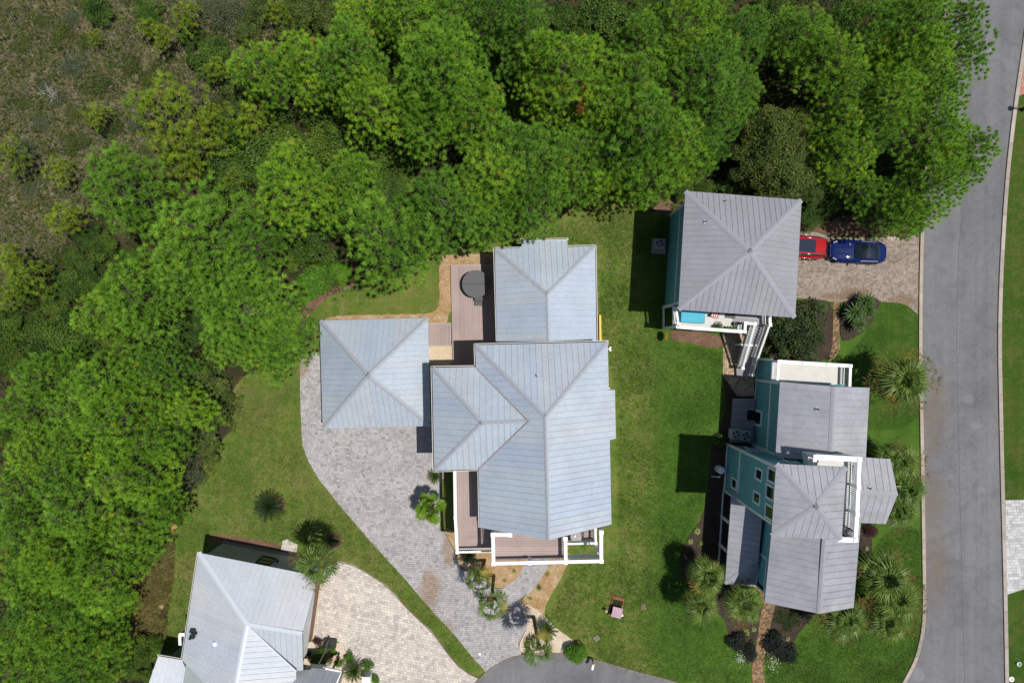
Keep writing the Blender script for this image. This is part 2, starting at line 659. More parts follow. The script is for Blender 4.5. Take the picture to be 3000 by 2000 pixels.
def kerb(name, pts_px, width, height, mat, seglen=3.0, base=None, smooth=True):
    pts = [Vector((p[0], p[1])) for p in P(pts_px)]
    if smooth:
        pts = [Vector(p) for p in smooth_poly([tuple(p) for p in pts], 2, False)]
    d = [0]
    for a, b in zip(pts, pts[1:]):
        d.append(d[-1] + (b - a).length)

    def pos(s_):
        for i in range(len(pts) - 1):
            if s_ <= d[i + 1] or i == len(pts) - 2:
                return pts[i] + (pts[i + 1] - pts[i]) * ((s_ - d[i]) / max(1e-6, d[i + 1] - d[i]))
    f = MB()
    n = max(2, int(d[-1] / 1.0))
    for i in range(n):
        a, b = pos(d[-1] * i / n), pos(d[-1] * (i + 1) / n)
        f.beam((a.x, a.y, 0.02), (b.x, b.y, 0.02), width * 0.9, 0.08)
    par = f.build(name, plain('kerb_joint_dirt', (0.17, 0.13, 0.10), 0.95), None, kind='structure')
    k = max(1, round(d[-1] / seglen))
    for i in range(k):
        m = MB()
        s0, s1 = d[-1] * i / k + 0.012, d[-1] * (i + 1) / k - 0.012
        q = 4
        L, Rr = [], []
        for j in range(q + 1):
            c = pos(s0 + (s1 - s0) * j / q)
            c2 = pos(min(d[-1], s0 + (s1 - s0) * j / q + 0.05))
            c1 = pos(max(0, s0 + (s1 - s0) * j / q - 0.05))
            t_ = (c2 - c1).normalized()
            nn = Vector((-t_.y, t_.x)) * width / 2
            L.append(tuple(c + nn))
            Rr.append(tuple(c - nn))
        m.prism(L + Rr[::-1], 0.0, height + R.uniform(-.004, .004))
        m.build('kerb_stone', mat, par)
    return par


M_kerb = plain('kerb_concrete', (0.34, 0.285, 0.235), 0.9, var=0.15, scale=1.6, rnd=0.14, bump=0.1)
M_kerb2 = plain('kerb_concrete_pale', (0.355, 0.31, 0.27), 0.9, var=0.12, scale=1.6, rnd=0.14, bump=0.1)
kerb('kerb', [(x - 4, y) for x, y in road_l[:15]], 0.27, 0.12, M_kerb)
kerb('kerb', [(x + 4, y) for x, y in road_r[:14]], 0.30, 0.12, M_kerb2)
kerb('kerb', [(1379, 2016), (1424, 1968), (1475, 1936), (1524, 1919), (1590, 1912), (1649, 1915), (1720, 1928), (1779, 1942), (1850, 1964), (1925, 1983), (2005, 2006), (2200, 2078)], 0.24, 0.10,
     plain('kerb_concrete_grey', (0.165, 0.152, 0.135), 0.9, var=0.15, scale=2, rnd=0.12), 1.5)

# ------------------------------------------------------------------ paved surfaces
unit_paver = MB()
unit_paver.box((0, 0, 0), (1, 1, 1), nobottom=True)
_pv = {}


def pavers(name, poly, z, row, lens, ang, base_mat, stuff_mat, single_mat, centre, nsingle=300, gap=0.014, jit=0.5, single_bias=1.0):
    """one bed of pavers: the 300 nearest the camera are parts, the rest one joined part"""
    par = sheet(name, poly, z, base_mat)
    ca, sa = math.cos(-ang), math.sin(-ang)
    rp = [(x * ca - y * sa, x * sa + y * ca) for x, y in poly]
    xs, ys = [p[0] for p in rp], [p[1] for p in rp]
    rects = []
    y = min(ys)
    k = 0
    while y < max(ys):
        x = min(xs) - R.random() * 0.3
        while x < max(xs):
            l_ = R.choice(lens)
            rects.append((x, x + l_, y, y + row))
            x += l_
        y += row
        k += 1
    A = np.array(rects)
    cc = [pip(rp, A[:, [i, j]]) for i, j in ((0, 2), (1, 2), (1, 3), (0, 3))]
    ins = cc[0].astype(int) + cc[1] + cc[2] + cc[3]
    ca2, sa2 = math.cos(ang), math.sin(ang)

    def back(x, y):
        return x * ca2 - y * sa2, x * sa2 + y * ca2
    full = [i for i in range(len(rects)) if ins[i] == 4]
    part = [i for i in range(len(rects)) if 0 < ins[i] < 4]

    def dist(i):
        a = rects[i]
        q = back((a[0] + a[1]) / 2, (a[2] + a[3]) / 2)
        return (q[0] - centre[0]) ** 2 + (q[1] - centre[1]) ** 2
    full.sort(key=dist)
    if single_mat.name not in _pv:
        me = bpy.data.meshes.new('paver')
        me.from_pydata(unit_paver.v, [], unit_paver.f)
        me.materials.append(single_mat)
        _pv[single_mat.name] = me
    me = _pv[single_mat.name]
    for i in full[:nsingle]:
        a = rects[i]
        q = back((a[0] + a[1]) / 2, (a[2] + a[3]) / 2)
        inst('paver', me, par, (q[0], q[1], z + 0.015 + R.uniform(-.003, .003)), (R.uniform(-.006, .006), R.uniform(-.006, .006), ang), (a[1] - a[0] - gap, a[3] - a[2] - gap, 0.03))
    m = MB()
    for i in full[nsingle:]:
        a = rects[i]
        q = back((a[0] + a[1]) / 2, (a[2] + a[3]) / 2)
        m.cur = R.random()
        m.box((q[0], q[1], z + 0.015 + R.uniform(-.004, .004)), (a[1] - a[0] - gap, a[3] - a[2] - gap, 0.03), ang, True)
    for i in part:
        a = rects[i]
        c = clip_rect(rp, a[0] + gap / 2, a[1] - gap / 2, a[2] + gap / 2, a[3] - gap / 2)
        if len(c) >= 3 and poly_area(c) > 0.002:
            m.cur = R.random()
            m.prism([back(*p) for p in c], z, z + 0.03)
    if m.f:
        m.build('paving', stuff_mat, par, fix=False, kind='stuff')
    return par


drive_px = [(878, 1033), (1290, 1033), (1292, 1395), (1288, 1550), (1302, 1556), (1335, 1622), (1352, 1665), (1400, 1690), (1430, 1706), (1450, 1724), (1470, 1723), (1493, 1711), (1520, 1688), (1538, 1655), (1545, 1600),
            (1612, 1600), (1606, 1655), (1591, 1672), (1564, 1716), (1526, 1752), (1528, 1790), (1548, 1830), (1530, 1862), (1518, 1885), (1528, 1917), (1475, 1935), (1424, 1966), (1386, 1925), (1332, 1858), (1265, 1787),
            (1189, 1697), (1095, 1595), (1006, 1492), (935, 1403), (901, 1345), (886, 1300), (881, 1200)]
stn = ([spot(1262, 1728, 42, 0.55), spot(885, 1060, 26, 0.4), spot(1320, 1600, 30, .4), spot(920, 1020, 22, 2), spot(1300, 1860, 30, .6)], (0.25, 0.155, 0.075), 0.58)
gst = [(0.0, (0.245, 0.235, 0.24)), (0.10, (0.31, 0.30, 0.305)), (0.5, (0.36, 0.345, 0.345)), (1.0, (0.425, 0.405, 0.40))]
M_jt = plain('grey_joint_sand', (0.20, 0.185, 0.175), 0.95)
Mp_g = rnd_ramp('grey_paver_field', gst, 0.9, 0, .15, 0.08, True, 0.1, 30, stn)
Mp_g1 = rnd_ramp('grey_paver_single', gst, 0.9, 0, .15, 0.08, False, 0.1, 30, stn)
pavers('grey_driveway', P(drive_px), 0.020, 0.172, (0.172, 0.24, 0.24, 0.3), math.radians(-2), M_jt, Mp_g, Mp_g1, (-8.5, -9.0))
# soldier-course edging of the curved walk and the driveway mouth
edge = MB()
for pts in ([(1538, 1655), (1528, 1682), (1505, 1706), (1480, 1722)], [(1604, 1655), (1592, 1672), (1566, 1714), (1540, 1742)], [(1424, 1966), (1475, 1935), (1528, 1917)]):
    q = [Vector(p) for p in smooth_poly(P(pts), 2, False)]
    acc = 0.0
    for a, b in zip(q, q[1:]):
        L = (b - a).length
        while acc < L:
            c = a + (b - a) * (acc / L)
            edge.cur = R.random() * 0.6
            edge.box((c.x, c.y, 0.036), (0.165, 0.24, 0.045), math.atan2((b - a).y, (b - a).x), True)
            acc += 0.185
        acc -= L
edge.build('paver_edging', Mp_g, None, kind='structure')

cdrive_px = [(2200, 650), (2331, 676), (2387, 680), (2447, 697), (2559, 695), (2648, 702), (2692, 682), (2688, 921), (2657, 895), (2630, 887), (2577, 883), (2540, 878), (2460, 884), (2440, 884), (2400, 878), (2336, 872), (2200, 872)]
cst = [(0.0, (0.20, 0.16, 0.13)), (0.25, (0.25, 0.205, 0.168)), (0.6, (0.29, 0.24, 0.195)), (1.0, (0.335, 0.285, 0.24))]
cstn = ([spot(2500, 860, 60, 2.5), spot(2640, 880, 45, 1.5), spot(2440, 868, 36, 2)], (0.19, 0.125, 0.08), 0.7)
Mp_c = rnd_ramp('tan_paver_field', cst, 0.9, 0, .15, 0.1, True, 0.1, 30, cstn)
Mp_c1 = rnd_ramp('tan_paver_single', cst, 0.9, 0, .15, 0.1, False, 0.1, 30, cstn)
M_jt2 = plain('brown_joint_sand', (0.15, 0.115, 0.085), 0.95)
pavers('tan_driveway', P(cdrive_px), 0.020, 0.165, (0.165, 0.23, 0.23, 0.165), math.radians(-3), M_jt2, Mp_c, Mp_c1, w(2520, 780))

edrive_px = [(985, 1645), (1010, 1648), (1045, 1660), (1085, 1685), (1125, 1710), (1155, 1738), (1178, 1768), (1205, 1795), (1240, 1828), (1265, 1850), (1290, 1885), (1315, 1920), (1345, 1955), (1375, 1975), (1402, 1987), (1398, 2000), (1380, 2060), (1060, 2060),
             (1095, 1985), (1060, 1950), (1010, 1900), (985, 1870), (915, 1870), (945, 1690), (958, 1650)]
est = [(0.0, (0.39, 0.35, 0.325)), (0.2, (0.47, 0.425, 0.385)), (0.55, (0.525, 0.48, 0.425)), (0.8, (0.56, 0.51, 0.46)), (1.0, (0.62, 0.57, 0.485))]
Mp_e = rnd_ramp('cream_paver_field', est, 0.9, 0, .15, 0.05, True, 0.06, 30)
Mp_e1 = rnd_ramp('cream_paver_single', est, 0.9, 0, .15, 0.05, False, 0.06, 30)
pavers('cream_driveway', P(edrive_px), 0.020, 0.22, (0.2, 0.24, 0.24, 0.36), math.radians(-11), plain('cream_joint_sand', (0.40, 0.33, 0.26), .95), Mp_e, Mp_e1, w(1060, 1780))
kerb('edging_strip', [(985, 1643), (1010, 1646), (1045, 1658), (1085, 1683), (1125, 1708), (1155, 1736), (1178, 1766), (1205, 1793), (1240, 1826), (1265, 1848), (1290, 1883), (1315, 1918), (1345, 1953), (1375, 1973), (1404, 1986)], 0.09, 0.045,
     plain('cream_edging', (0.55, 0.46, 0.34), .9, rnd=.1), 0.9)

path_px = [(2204, 2060), (2204, 2000), (2202, 1952), (2215, 1890), (2226, 1810), (2236, 1765), (2224, 1730), (2180, 1690), (2180, 1670), (2246, 1690), (2258, 1725), (2272, 1765), (2261, 1810), (2246, 1880), (2237, 1952), (2241, 2000), (2241, 2060)]
bst = [(0.0, (0.13, 0.095, 0.065)), (0.35, (0.21, 0.13, 0.07)), (0.7, (0.29, 0.175, 0.085)), (1.0, (0.35, 0.25, 0.15))]
Mp_b = rnd_ramp('brick_paver_field', bst, 0.9, 0, .15, 0.2, True, 0.12, 30)
Mp_b1 = rnd_ramp('brick_paver_single', bst, 0.9, 0, .15, 0.2, False, 0.12, 30)
pavers('brick_path', P(path_px), 0.020, 0.14, (0.2, 0.2, 0.14), math.radians(74), M_jt2, Mp_b, Mp_b1, w(2225, 1900))
wst = [(0.0, (0.25, 0.175, 0.115)), (0.4, (0.40, 0.29, 0.19)), (1.0, (0.48, 0.38, 0.27))]
Mp_w = rnd_ramp('beige_paver_field', wst, 0.9, 0, .15, 0.1, True, 0.1, 30)
Mp_w1 = rnd_ramp('beige_paver_single', wst, 0.9, 0, .15, 0.1, False, 0.1, 30)
pavers('side_path', P([(2119, 968), (2200, 968), (2210, 1160), (2160, 1160), (2117, 1100)]), 0.020, 0.17, (0.17, 0.23), math.radians(88), M_jt2, Mp_w, Mp_w1, w(2150, 1060))
pavers('garden_path', P([(2441, 880), (2459, 884), (2458, 960), (2460, 1020), (2444, 1050), (2425, 1062), (2438, 1010), (2440, 960)]), 0.022, 0.14, (0.2, 0.14), math.radians(86), M_jt2, Mp_b, Mp_b1, w(2450, 950))
pavers('garden_pad', P([(829, 1582), (842, 1578), (873, 1594), (868, 1622), (824, 1610)]), 0.05, 0.36, (0.36, 0.5), math.radians(-11), M_jt2, Mp_e, Mp_e1, w(848, 1600))

pst = [(0.0, (0.36, 0.36, 0.37)), (0.5, (0.46, 0.455, 0.455)), (1.0, (0.56, 0.555, 0.55))]
Mp_p = rnd_ramp('pale_paver_field', pst, 0.9, 0, .15, 0.05, True, 0.08, 30)
Mp_p1 = rnd_ramp('pale_paver_single', pst, 0.9, 0, .15, 0.05, False, 0.08, 30)
pavers('pale_driveway', P([(2944, 1464), (3120, 1460), (3120, 1716), (3010, 1720), (2950, 1740)]), 0.020, 0.24, (0.24, 0.36, 0.48), math.radians(2), plain('pale_joint_sand', (0.33, 0.32, 0.31), .95), Mp_p, Mp_p1, w(2970, 1600))
rst = [(0.0, (0.36, 0.17, 0.13)), (0.5, (0.42, 0.21, 0.165)), (1.0, (0.47, 0.26, 0.20))]
Mp_r = rnd_ramp('pink_paver_field', rst, 0.9, 0, .15, 0.05, True, 0.08, 30)
Mp_r1 = rnd_ramp('pink_paver_single', rst, 0.9, 0, .15, 0.05, False, 0.08, 30)
pavers('pink_driveway', P([(3010, 60), (3160, 60), (3160, 268), (3010, 272), (2978, 284), (2994, 180)]), 0.020, 0.2, (0.2, 0.3), math.radians(8), plain('pink_joint_sand', (0.30, 0.15, 0.12), .95), Mp_r, Mp_r1, w(3000, 200))

# beds: thin raised layers with ragged edges
def bed(name, px, mat, z=0.03, amp=0.06, seed=1, sm=1):
    return sheet(name, wobble(smooth_poly(P(px), sm), 0.25, amp, seed), z, mat, 0.0)


bed('gravel_bed', [(1289, 762), (1300, 748), (1410, 743), (1460, 743), (1460, 785), (1410, 779), (1322, 783), (1322, 948), (1258, 950), (1256, 945), (955, 950), (953, 930), (1010, 924), (1140, 921), (1245, 920), (1275, 912), (1288, 890), (1286, 830)], M_gravel, 0.035, 0.06, 2)
bed('gravel_bed', [(1299, 1545), (1345, 1555), (1460, 1600), (1530, 1600), (1545, 1640), (1536, 1668), (1522, 1688), (1495, 1711), (1470, 1721), (1450, 1722), (1430, 1702), (1398, 1688), (1352, 1662), (1338, 1622), (1306, 1560)], M_gravel, 0.055, 0.04, 3)
bed('gravel_bed', [(1606, 1648), (1612, 1600), (1680, 1600), (1663, 1652), (1640, 1700), (1612, 1745), (1592, 1790), (1600, 1812), (1622, 1835), (1660, 1860), (1700, 1890), (1668, 1918), (1590, 1912), (1526, 1914), (1520, 1886), (1532, 1862), (1550, 1830), (1530, 1790), (1528, 1754), (1566, 1716), (1592, 1672)], M_gravel, 0.055, 0.05, 4)
bed('shell_bed', [(1525, 1765), (1560, 1772), (1598, 1805), (1622, 1832), (1662, 1862), (1690, 1886), (1650, 1912), (1528, 1914), (1520, 1886), (1532, 1862), (1548, 1828), (1530, 1790)], M_shell, 0.060, 0.06, 14)
bed('shell_bed', [(900, 1872), (1000, 1880), (1012, 1906), (1060, 1950), (1098, 1990), (1110, 2050), (1000, 2060), (880, 2000), (890, 1900)], M_shell, 0.055, 0.06, 5)
bed('shell_bed', [(618, 1562), (690, 1570), (760, 1580), (826, 1596), (826, 1625), (900, 1640), (660, 1600), (612, 1590)], M_soil, 0.02, 0.08, 6)
bed('mulch_bed', [(1020, 828), (1045, 832), (1005, 852), (965, 868), (930, 900), (905, 925), (888, 955), (868, 962), (866, 930), (890, 890), (930, 862), (980, 840)], M_soil, 0.02, 0.1, 7)
bed('mulch_bed', [(1965, 962), (2120, 980), (2119, 1022), (2060, 1014), (1995, 1000), (1968, 1000)], M_soil, 0.03, 0.05, 9)
bed('mulch_bed', [(2190, 960), (2260, 930), (2330, 880), (2410, 876), (2438, 892), (2440, 960), (2436, 1015), (2424, 1058), (2330, 1060), (2215, 1048)], M_mulch, 0.075, 0.06, 10)
bed('mulch_bed', [(2462, 890), (2500, 872), (2560, 868), (2580, 885), (2560, 935), (2530, 972), (2490, 996), (2460, 998)], M_mulch, 0.075, 0.05, 11)
bed('mulch_bed', [(2117, 1100), (2130, 1180), (2110, 1250), (2098, 1270), (2085, 1300), (2075, 1420), (2060, 1510), (2035, 1545), (2012, 1580), (1990, 1640), (2000, 1690), (2060, 1770), (2120, 1806), (2130, 1840), (2140, 1880), (2160, 1915), (2202, 1955), (2214, 1890), (2226, 1810), (2234, 1765), (2180, 1700), (2240, 1400), (2220, 1100)], M_mulch, 0.03, 0.05, 12)
bed('mulch_bed', [(2240, 1956), (2248, 1880), (2262, 1810), (2274, 1765), (2300, 1740), (2400, 1780), (2386, 1800), (2350, 1840), (2334, 1862), (2318, 1898), (2285, 1940)], M_mulch, 0.03, 0.05, 13)
bed('mulch_bed', [(2510, 1540), (2560, 1545), (2552, 1600), (2560, 1625), (2556, 1652), (2530, 1680), (2500, 1700), (2490, 1600)], M_mulch, 0.03, 0.05, 15)
bed('mulch_bed', [(2530, 1290), (2570, 1300), (2575, 1340), (2530, 1345)], M_mulch, 0.03, 0.05, 16)
bed('mulch_bed', [(1940, 585), (1990, 570), (2010, 620), (1968, 640), (1905, 618)], M_soil, 0.02, 0.15, 17)
bed('soil_bank', [(2330, 650), (2360, 620), (2460, 630), (2560, 640), (2600, 650), (2560, 690), (2447, 693), (2387, 677), (2331, 672)], M_soil, 0.018, 0.1, 18)
sheet('concrete_pad', P([(1256, 1010), (1326, 1010), (1326, 1090), (1256, 1090)]), 0.06, M_pad, 0.0)
sheet('concrete_pad', smooth_poly(P([(1243, 1366), (1300, 1362), (1300, 1420), (1243, 1422)]), 2), 0.06, M_conc, 0.0)
sheet('concrete_pad', smooth_poly(P([(1242, 1250), (1300, 1250), (1300, 1345), (1242, 1345)]), 3), 0.052, plain('grey_concrete', (.27, .26, .25), .9), 0.0)
# ------------------------------------------------------------------ building helpers
M_white = plain('white_paint', (0.80, 0.80, 0.79), 0.5, var=0.03)
M_whitesh = plain('white_trim', (0.66, 0.70, 0.70), 0.5, var=0.04)
M_teal = None


def siding(name, c, pitch=0.18):
    t = NT(name)
    v = t.coord(True)
    wv = t.n('ShaderNodeTexWave', wave_type='BANDS', bands_direction='Z', wave_profile='SAW')
    wv.inputs['Scale'].default_value = 1 / pitch / 2 / math.pi * 2
    t.l(v, wv.inputs['Vector'])
    col = t.mix(1.0, t.ramp(t.noise(1.3, v, 4), [(0.3, sc(c, 0.9)), (0.7, sc(c, 1.1))]), t.ramp(wv.outputs['Fac'], [(0.0, 0.86), (0.12, 1.0), (1, 1.0)]), 'MULTIPLY')
    t.bump(wv.outputs['Fac'], 0.5, 0.03)
    return t.done(col, 0.6, 0, 0.3)


M_teal = siding('teal_siding', (0.125, 0.36, 0.41))
M_cream = siding('cream_siding', (0.55, 0.53, 0.46))
M_grey_s = siding('grey_green_siding', (0.27, 0.31, 0.31))
M_wsid = siding('white_siding', (0.74, 0.76, 0.76))
M_under = plain('roof_underlay', (0.21, 0.22, 0.235), 0.8)
M_pA = rnd_ramp('blue_grey_metal_panel', [(0.0, (0.395, 0.46, 0.555)), (0.3, (0.41, 0.473, 0.555)), (0.55, (0.43, 0.482, 0.545)), (0.8, (0.445, 0.486, 0.53)), (1.0, (0.435, 0.51, 0.575))], 0.5, 0.12, 0.4, 0.05, True, 0.05, 4)
M_pC = rnd_ramp('lilac_grey_metal_panel', [(0.0, (0.275, 0.277, 0.305)), (0.5, (0.288, 0.29, 0.316)), (1.0, (0.304, 0.306, 0.33))], 0.55, 0.1, 0.4, 0.06, True, 0.05, 4)
M_pD = rnd_ramp('mauve_grey_metal_panel', [(0.0, (0.315, 0.325, 0.36)), (0.5, (0.33, 0.336, 0.365)), (1.0, (0.345, 0.348, 0.372))], 0.5, 0.12, 0.4, 0.10, True, 0.07, 3)
M_pE = rnd_ramp('pale_grey_metal_panel', [(0.0, (0.50, 0.54, 0.60)), (0.5, (0.53, 0.565, 0.61)), (1.0, (0.56, 0.58, 0.61))], 0.5, 0.1, 0.4, 0.04, True, 0.04, 4)
M_capA = plain('ridge_metal_grey', (0.36, 0.38, 0.42), 0.5, 0.12, 0.4, 0.05)
M_capC = plain('ridge_metal_lilac', (0.315, 0.32, 0.35), 0.5, 0.12, 0.4, 0.05)
M_capE = plain('ridge_metal_pale', (0.60, 0.65, 0.72), 0.5, 0.1, 0.4, 0.05)
M_copper = plain('brown_valley_metal', (0.27, 0.235, 0.235), 0.6, 0.1)
M_gut = plain('white_gutter', (0.76, 0.74, 0.69), 0.5)
M_gutin = plain('gutter_dark_inner', (0.06, 0.045, 0.035), 0.9)  # dark brown strip laid along the top of each gutter
M_glass = glass('window_glass', (0.012, 0.02, 0.022))
M_screen = plain('dark_insect_screen', (0.006, 0.007, 0.008), 0.9)
M_deck = rnd_ramp('mauve_deck_board', [(0, (0.325, 0.255, 0.235)), (1, (0.385, 0.305, 0.285))], 0.75, 0, .2, 0.06, False, 0.08, 14)
M_deckg = rnd_ramp('grey_deck_board', [(0, (0.235, 0.23, 0.245)), (1, (0.29, 0.285, 0.295))], 0.75, 0, .2, 0.06, False, 0.08, 14)
M_cdeck = plain('cream_deck_coating', (0.56, 0.545, 0.51), 0.8, var=0.05, scale=1.5)
M_black = plain('black_plastic', (0.012, 0.012, 0.013), 0.5)
M_steel = plain('grey_metal', (0.35, 0.36, 0.37), 0.4, 0.5)


def plane_of(a, b, c):
    n = (b - a).cross(c - a).normalized()
    if n.z < 0:
        n = -n
    return a, n


class House:
    """keeps the roof part and its faces"""
    def __init__(s, root, panel, cap, width):
        s.root, s.panel, s.cap, s.width = root, panel, cap, width
        s.under = MB()
        s.faces = []
        s.pending = []

    def face(s, key, a, b, c, outline, ribs=0, tone=None):
        """a, b, c: (px, py, h) that fix the plane; outline in pixels"""
        p0, n = plane_of(at(*a), at(*b), at(*c))
        pts = [on_plane(x, y, p0, n) for x, y in outline]
        s.faces.append((key, p0, n, pts))
        s.under.face(pts)
        s.under.face([p - Z * 0.14 for p in pts][::-1])
        k = len(pts)
        for i in range(k):
            q, r_ = pts[i], pts[(i + 1) % k]
            s.under.face([q - Z * .14, r_ - Z * .14, r_, q])
        s.pending.append((pts, n, ribs))
        return p0, n, pts

    def finish(s, name='roof', soffit=None):
        s.roof = s.under.build(name, M_under if soffit is None else soffit, s.root, fix=False)
        for pts, n, ribs in s.pending:
            u = n.cross(Z).normalized()
            v = u.cross(n).normalized()
            o = pts[0]
            uv = [((p - o).dot(u), (p - o).dot(v)) for p in pts]
            u0, u1 = min(q[0] for q in uv), max(q[0] for q in uv)
            k = max(1, round((u1 - u0) / s.width))
            wd = (u1 - u0) / k
            tone, left = R.uniform(.15, .85), R.randint(1, 5)

            def back(q, h):
                return o + u * q[0] + v * q[1] + n * h
            for i in range(k):
                a, b = u0 + wd * i + 0.007, u0 + wd * (i + 1) - 0.007
                c = clip_half(clip_half(uv, 0, a, False), 0, b, True)
                if len(c) < 3 or poly_area(c) < 0.004:
                    continue
                left -= 1
                if left <= 0:
                    tone, left = R.uniform(.05, .95), R.randint(1, 6)
                m = MB()
                m.cur = min(1, max(0, tone + R.uniform(-.10, .10)))
                kk = len(c)
                top = [back(q, 0.022) for q in c]
                bot = [back(q, 0.002) for q in c]
                m.mesh(top + bot, [tuple(range(kk))] + [(j, kk + j, kk + (j + 1) % kk, (j + 1) % kk) for j in range(kk)])
                lo = [q for q in c if abs(q[0] - a) < 1e-4]
                if len(lo) >= 2:
                    v0, v1 = min(q[1] for q in lo), max(q[1] for q in lo)
                    if v1 - v0 > 0.1:
                        m.beam(back((a + 0.012, v0), 0.03), back((a + 0.012, v1), 0.03), 0.022, 0.036)
                for r_ in range(ribs):
                    x = a + (b - a) * (r_ + 1) / (ribs + 1)
                    lo = clip_half(clip_half(uv, 0, x - 0.01, False), 0, x + 0.01, True)
                    if len(lo) >= 3:
                        v0, v1 = min(q[1] for q in lo), max(q[1] for q in lo)
                        if v1 - v0 > 0.1:
                            m.beam(back((x, v0), 0.03), back((x, v1), 0.03), 0.03, 0.025)
                m.build('roof_panel', s.panel, s.roof, fix=False)

    def line(s, k1, k2, a, b, wid=0.17, mat=None, name='ridge_cap', lift=0.05):
        """folded cap along the pixel line a-b shared by faces k1 and k2"""
        f1 = next(f for f in s.faces if f[0] == k1)
        f2 = next(f for f in s.faces if f[0] == k2)
        m = MB()
        A0, B0 = on_plane(a[0], a[1], f1[1], f1[2]), on_plane(b[0], b[1], f1[1], f1[2])
        A1, B1 = on_plane(a[0], a[1], f2[1], f2[2]), on_plane(b[0], b[1], f2[1], f2[2])
        A = A0 if A0.z > A1.z else A1
        B = B0 if B0.z > B1.z else B1
        A, B = A + Z * lift, B + Z * lift
        for f in (f1, f2):
            t = f[2].cross(B - A).normalized()
            cen = sum(f[3], Vector()) / len(f[3])
            if t.dot(cen - (A + B) / 2) < 0:
                t = -t
            m.face([A, B, B + t * wid, A + t * wid])
            m.face([A + t * wid, B + t * wid, B + t * wid - Z * lift, A + t * wid - Z * lift])
        m.build(name, mat or s.cap, s.roof, fix=False)

    def gutter(s, pts, inner=True):
        """pts: list of (px, py, h) along the eave"""
        m, g2 = MB(), MB()
        q = [at(*p) for p in pts]
        for a, b in zip(q, q[1:]):
            d = (b - a).normalized()
            m.beam(a - d * .05 - Z * 0.06, b + d * .05 - Z * 0.06, 0.15, 0.10)
            g2.beam(a - Z * 0.008, b - Z * 0.008, 0.085, 0.02)
        o = m.build('gutter', M_gut, s.root, fix=False)
        g2.build('gutter_trough', M_gutin, o, fix=False)


def body(parent, name, px, z0, z1, mat):
    m = MB()
    m.prism(P(px), z0, z1)
    return m.build(name, mat, parent)


def gxy(x, y):
    """ground-plane point from pixel offsets to the picture centre"""
    return Vector((x * S, -y * S, 0))


def rel(pts):
    return [(x + 1500, y + 1000) for x, y in pts]


BAL = {}


def bal_mesh(mat):
    if mat.name not in BAL:
        m = MB()
        m.box((0, 0, 0.5), (0.042, 0.042, 1.0))
        me = bpy.data.meshes.new('baluster')
        me.from_pydata(m.v, [], m.f)
        me.materials.append(mat)
        BAL[mat.name] = me
    return BAL[mat.name]


def railing(parent, a, b, h=1.02, space=0.15, mat=None, wid=0.15, post0=True, post1=True, pw=0.17, cap=0.24, balusters=True):
    mat = mat or M_white
    a, b = Vector(a), Vector(b)
    m = MB()
    m.beam(a + Z * (h - 0.03), b + Z * (h - 0.03), wid, 0.06)
    m.beam(a + Z * (h - 0.10), b + Z * (h - 0.10), 0.05, 0.07)
    m.beam(a + Z * 0.10, b + Z * 0.10, 0.05, 0.07)
    for e_ in (a + (b - a) * 0.03, a + (b - a) * 0.97):
        m.beam(e_ + Z * 0.08, e_ + Z * (h - 0.05), 0.045, 0.045)
    o = m.build('railing', mat, parent, fix=False)
    off = root_of(parent).location
    n = max(1, int((b - a).length / space))
    if balusters:
        me = bal_mesh(mat)
        for i in range(n):
            p = a + (b - a) * ((i + 0.5) / n) - off
            inst('baluster', me, o, p + Z * 0.10, (0, 0, 0), (1, 1, h - 0.18))
    for f, p in ((post0, a), (post1, b)):
        if f:
            q = MB()
            q.box(p + Z * ((h + 0.02) / 2 - 0.05), (pw, pw, h + 0.12))
            q.box(p + Z * (h + 0.035), (cap, cap, 0.05))
            q.build('railing_post', mat, parent, fix=False)
    return o


def boards(parent, poly, z, ang, width, mat, thick=0.035, name='deck_board', gap=0.012):
    ca, sa = math.cos(-ang), math.sin(-ang)
    rp = [(x * ca - y * sa, x * sa + y * ca) for x, y in poly]
    y0, y1 = min(p[1] for p in rp), max(p[1] for p in rp)
    k = max(1, round((y1 - y0) / width))
    wd = (y1 - y0) / k
    c2, s2 = math.cos(ang), math.sin(ang)
    for i in range(k):
        c = clip_half(clip_half(rp, 1, y0 + wd * i + gap / 2, False), 1, y0 + wd * (i + 1) - gap / 2, True)
        if len(c) < 3 or poly_area(c) < 0.01:
            continue
        m = MB()
        zz = z + R.uniform(-.002, .002)
        m.prism([(x * c2 - y * s2, x * s2 + y * c2) for x, y in c], zz - thick, zz)
        m.build(name, mat, parent, fix=False)


def deck(parent, poly, z, ang, width, mat, depth=0.22, name='deck', frame=None):
    m = MB()
    m.prism(list(poly), z - depth, z - 0.04)
    o = m.build(name, frame or plain('deck_frame', (0.12, 0.095, 0.085), 0.9), parent)
    boards(o, poly, z, ang, width, mat)
    return o


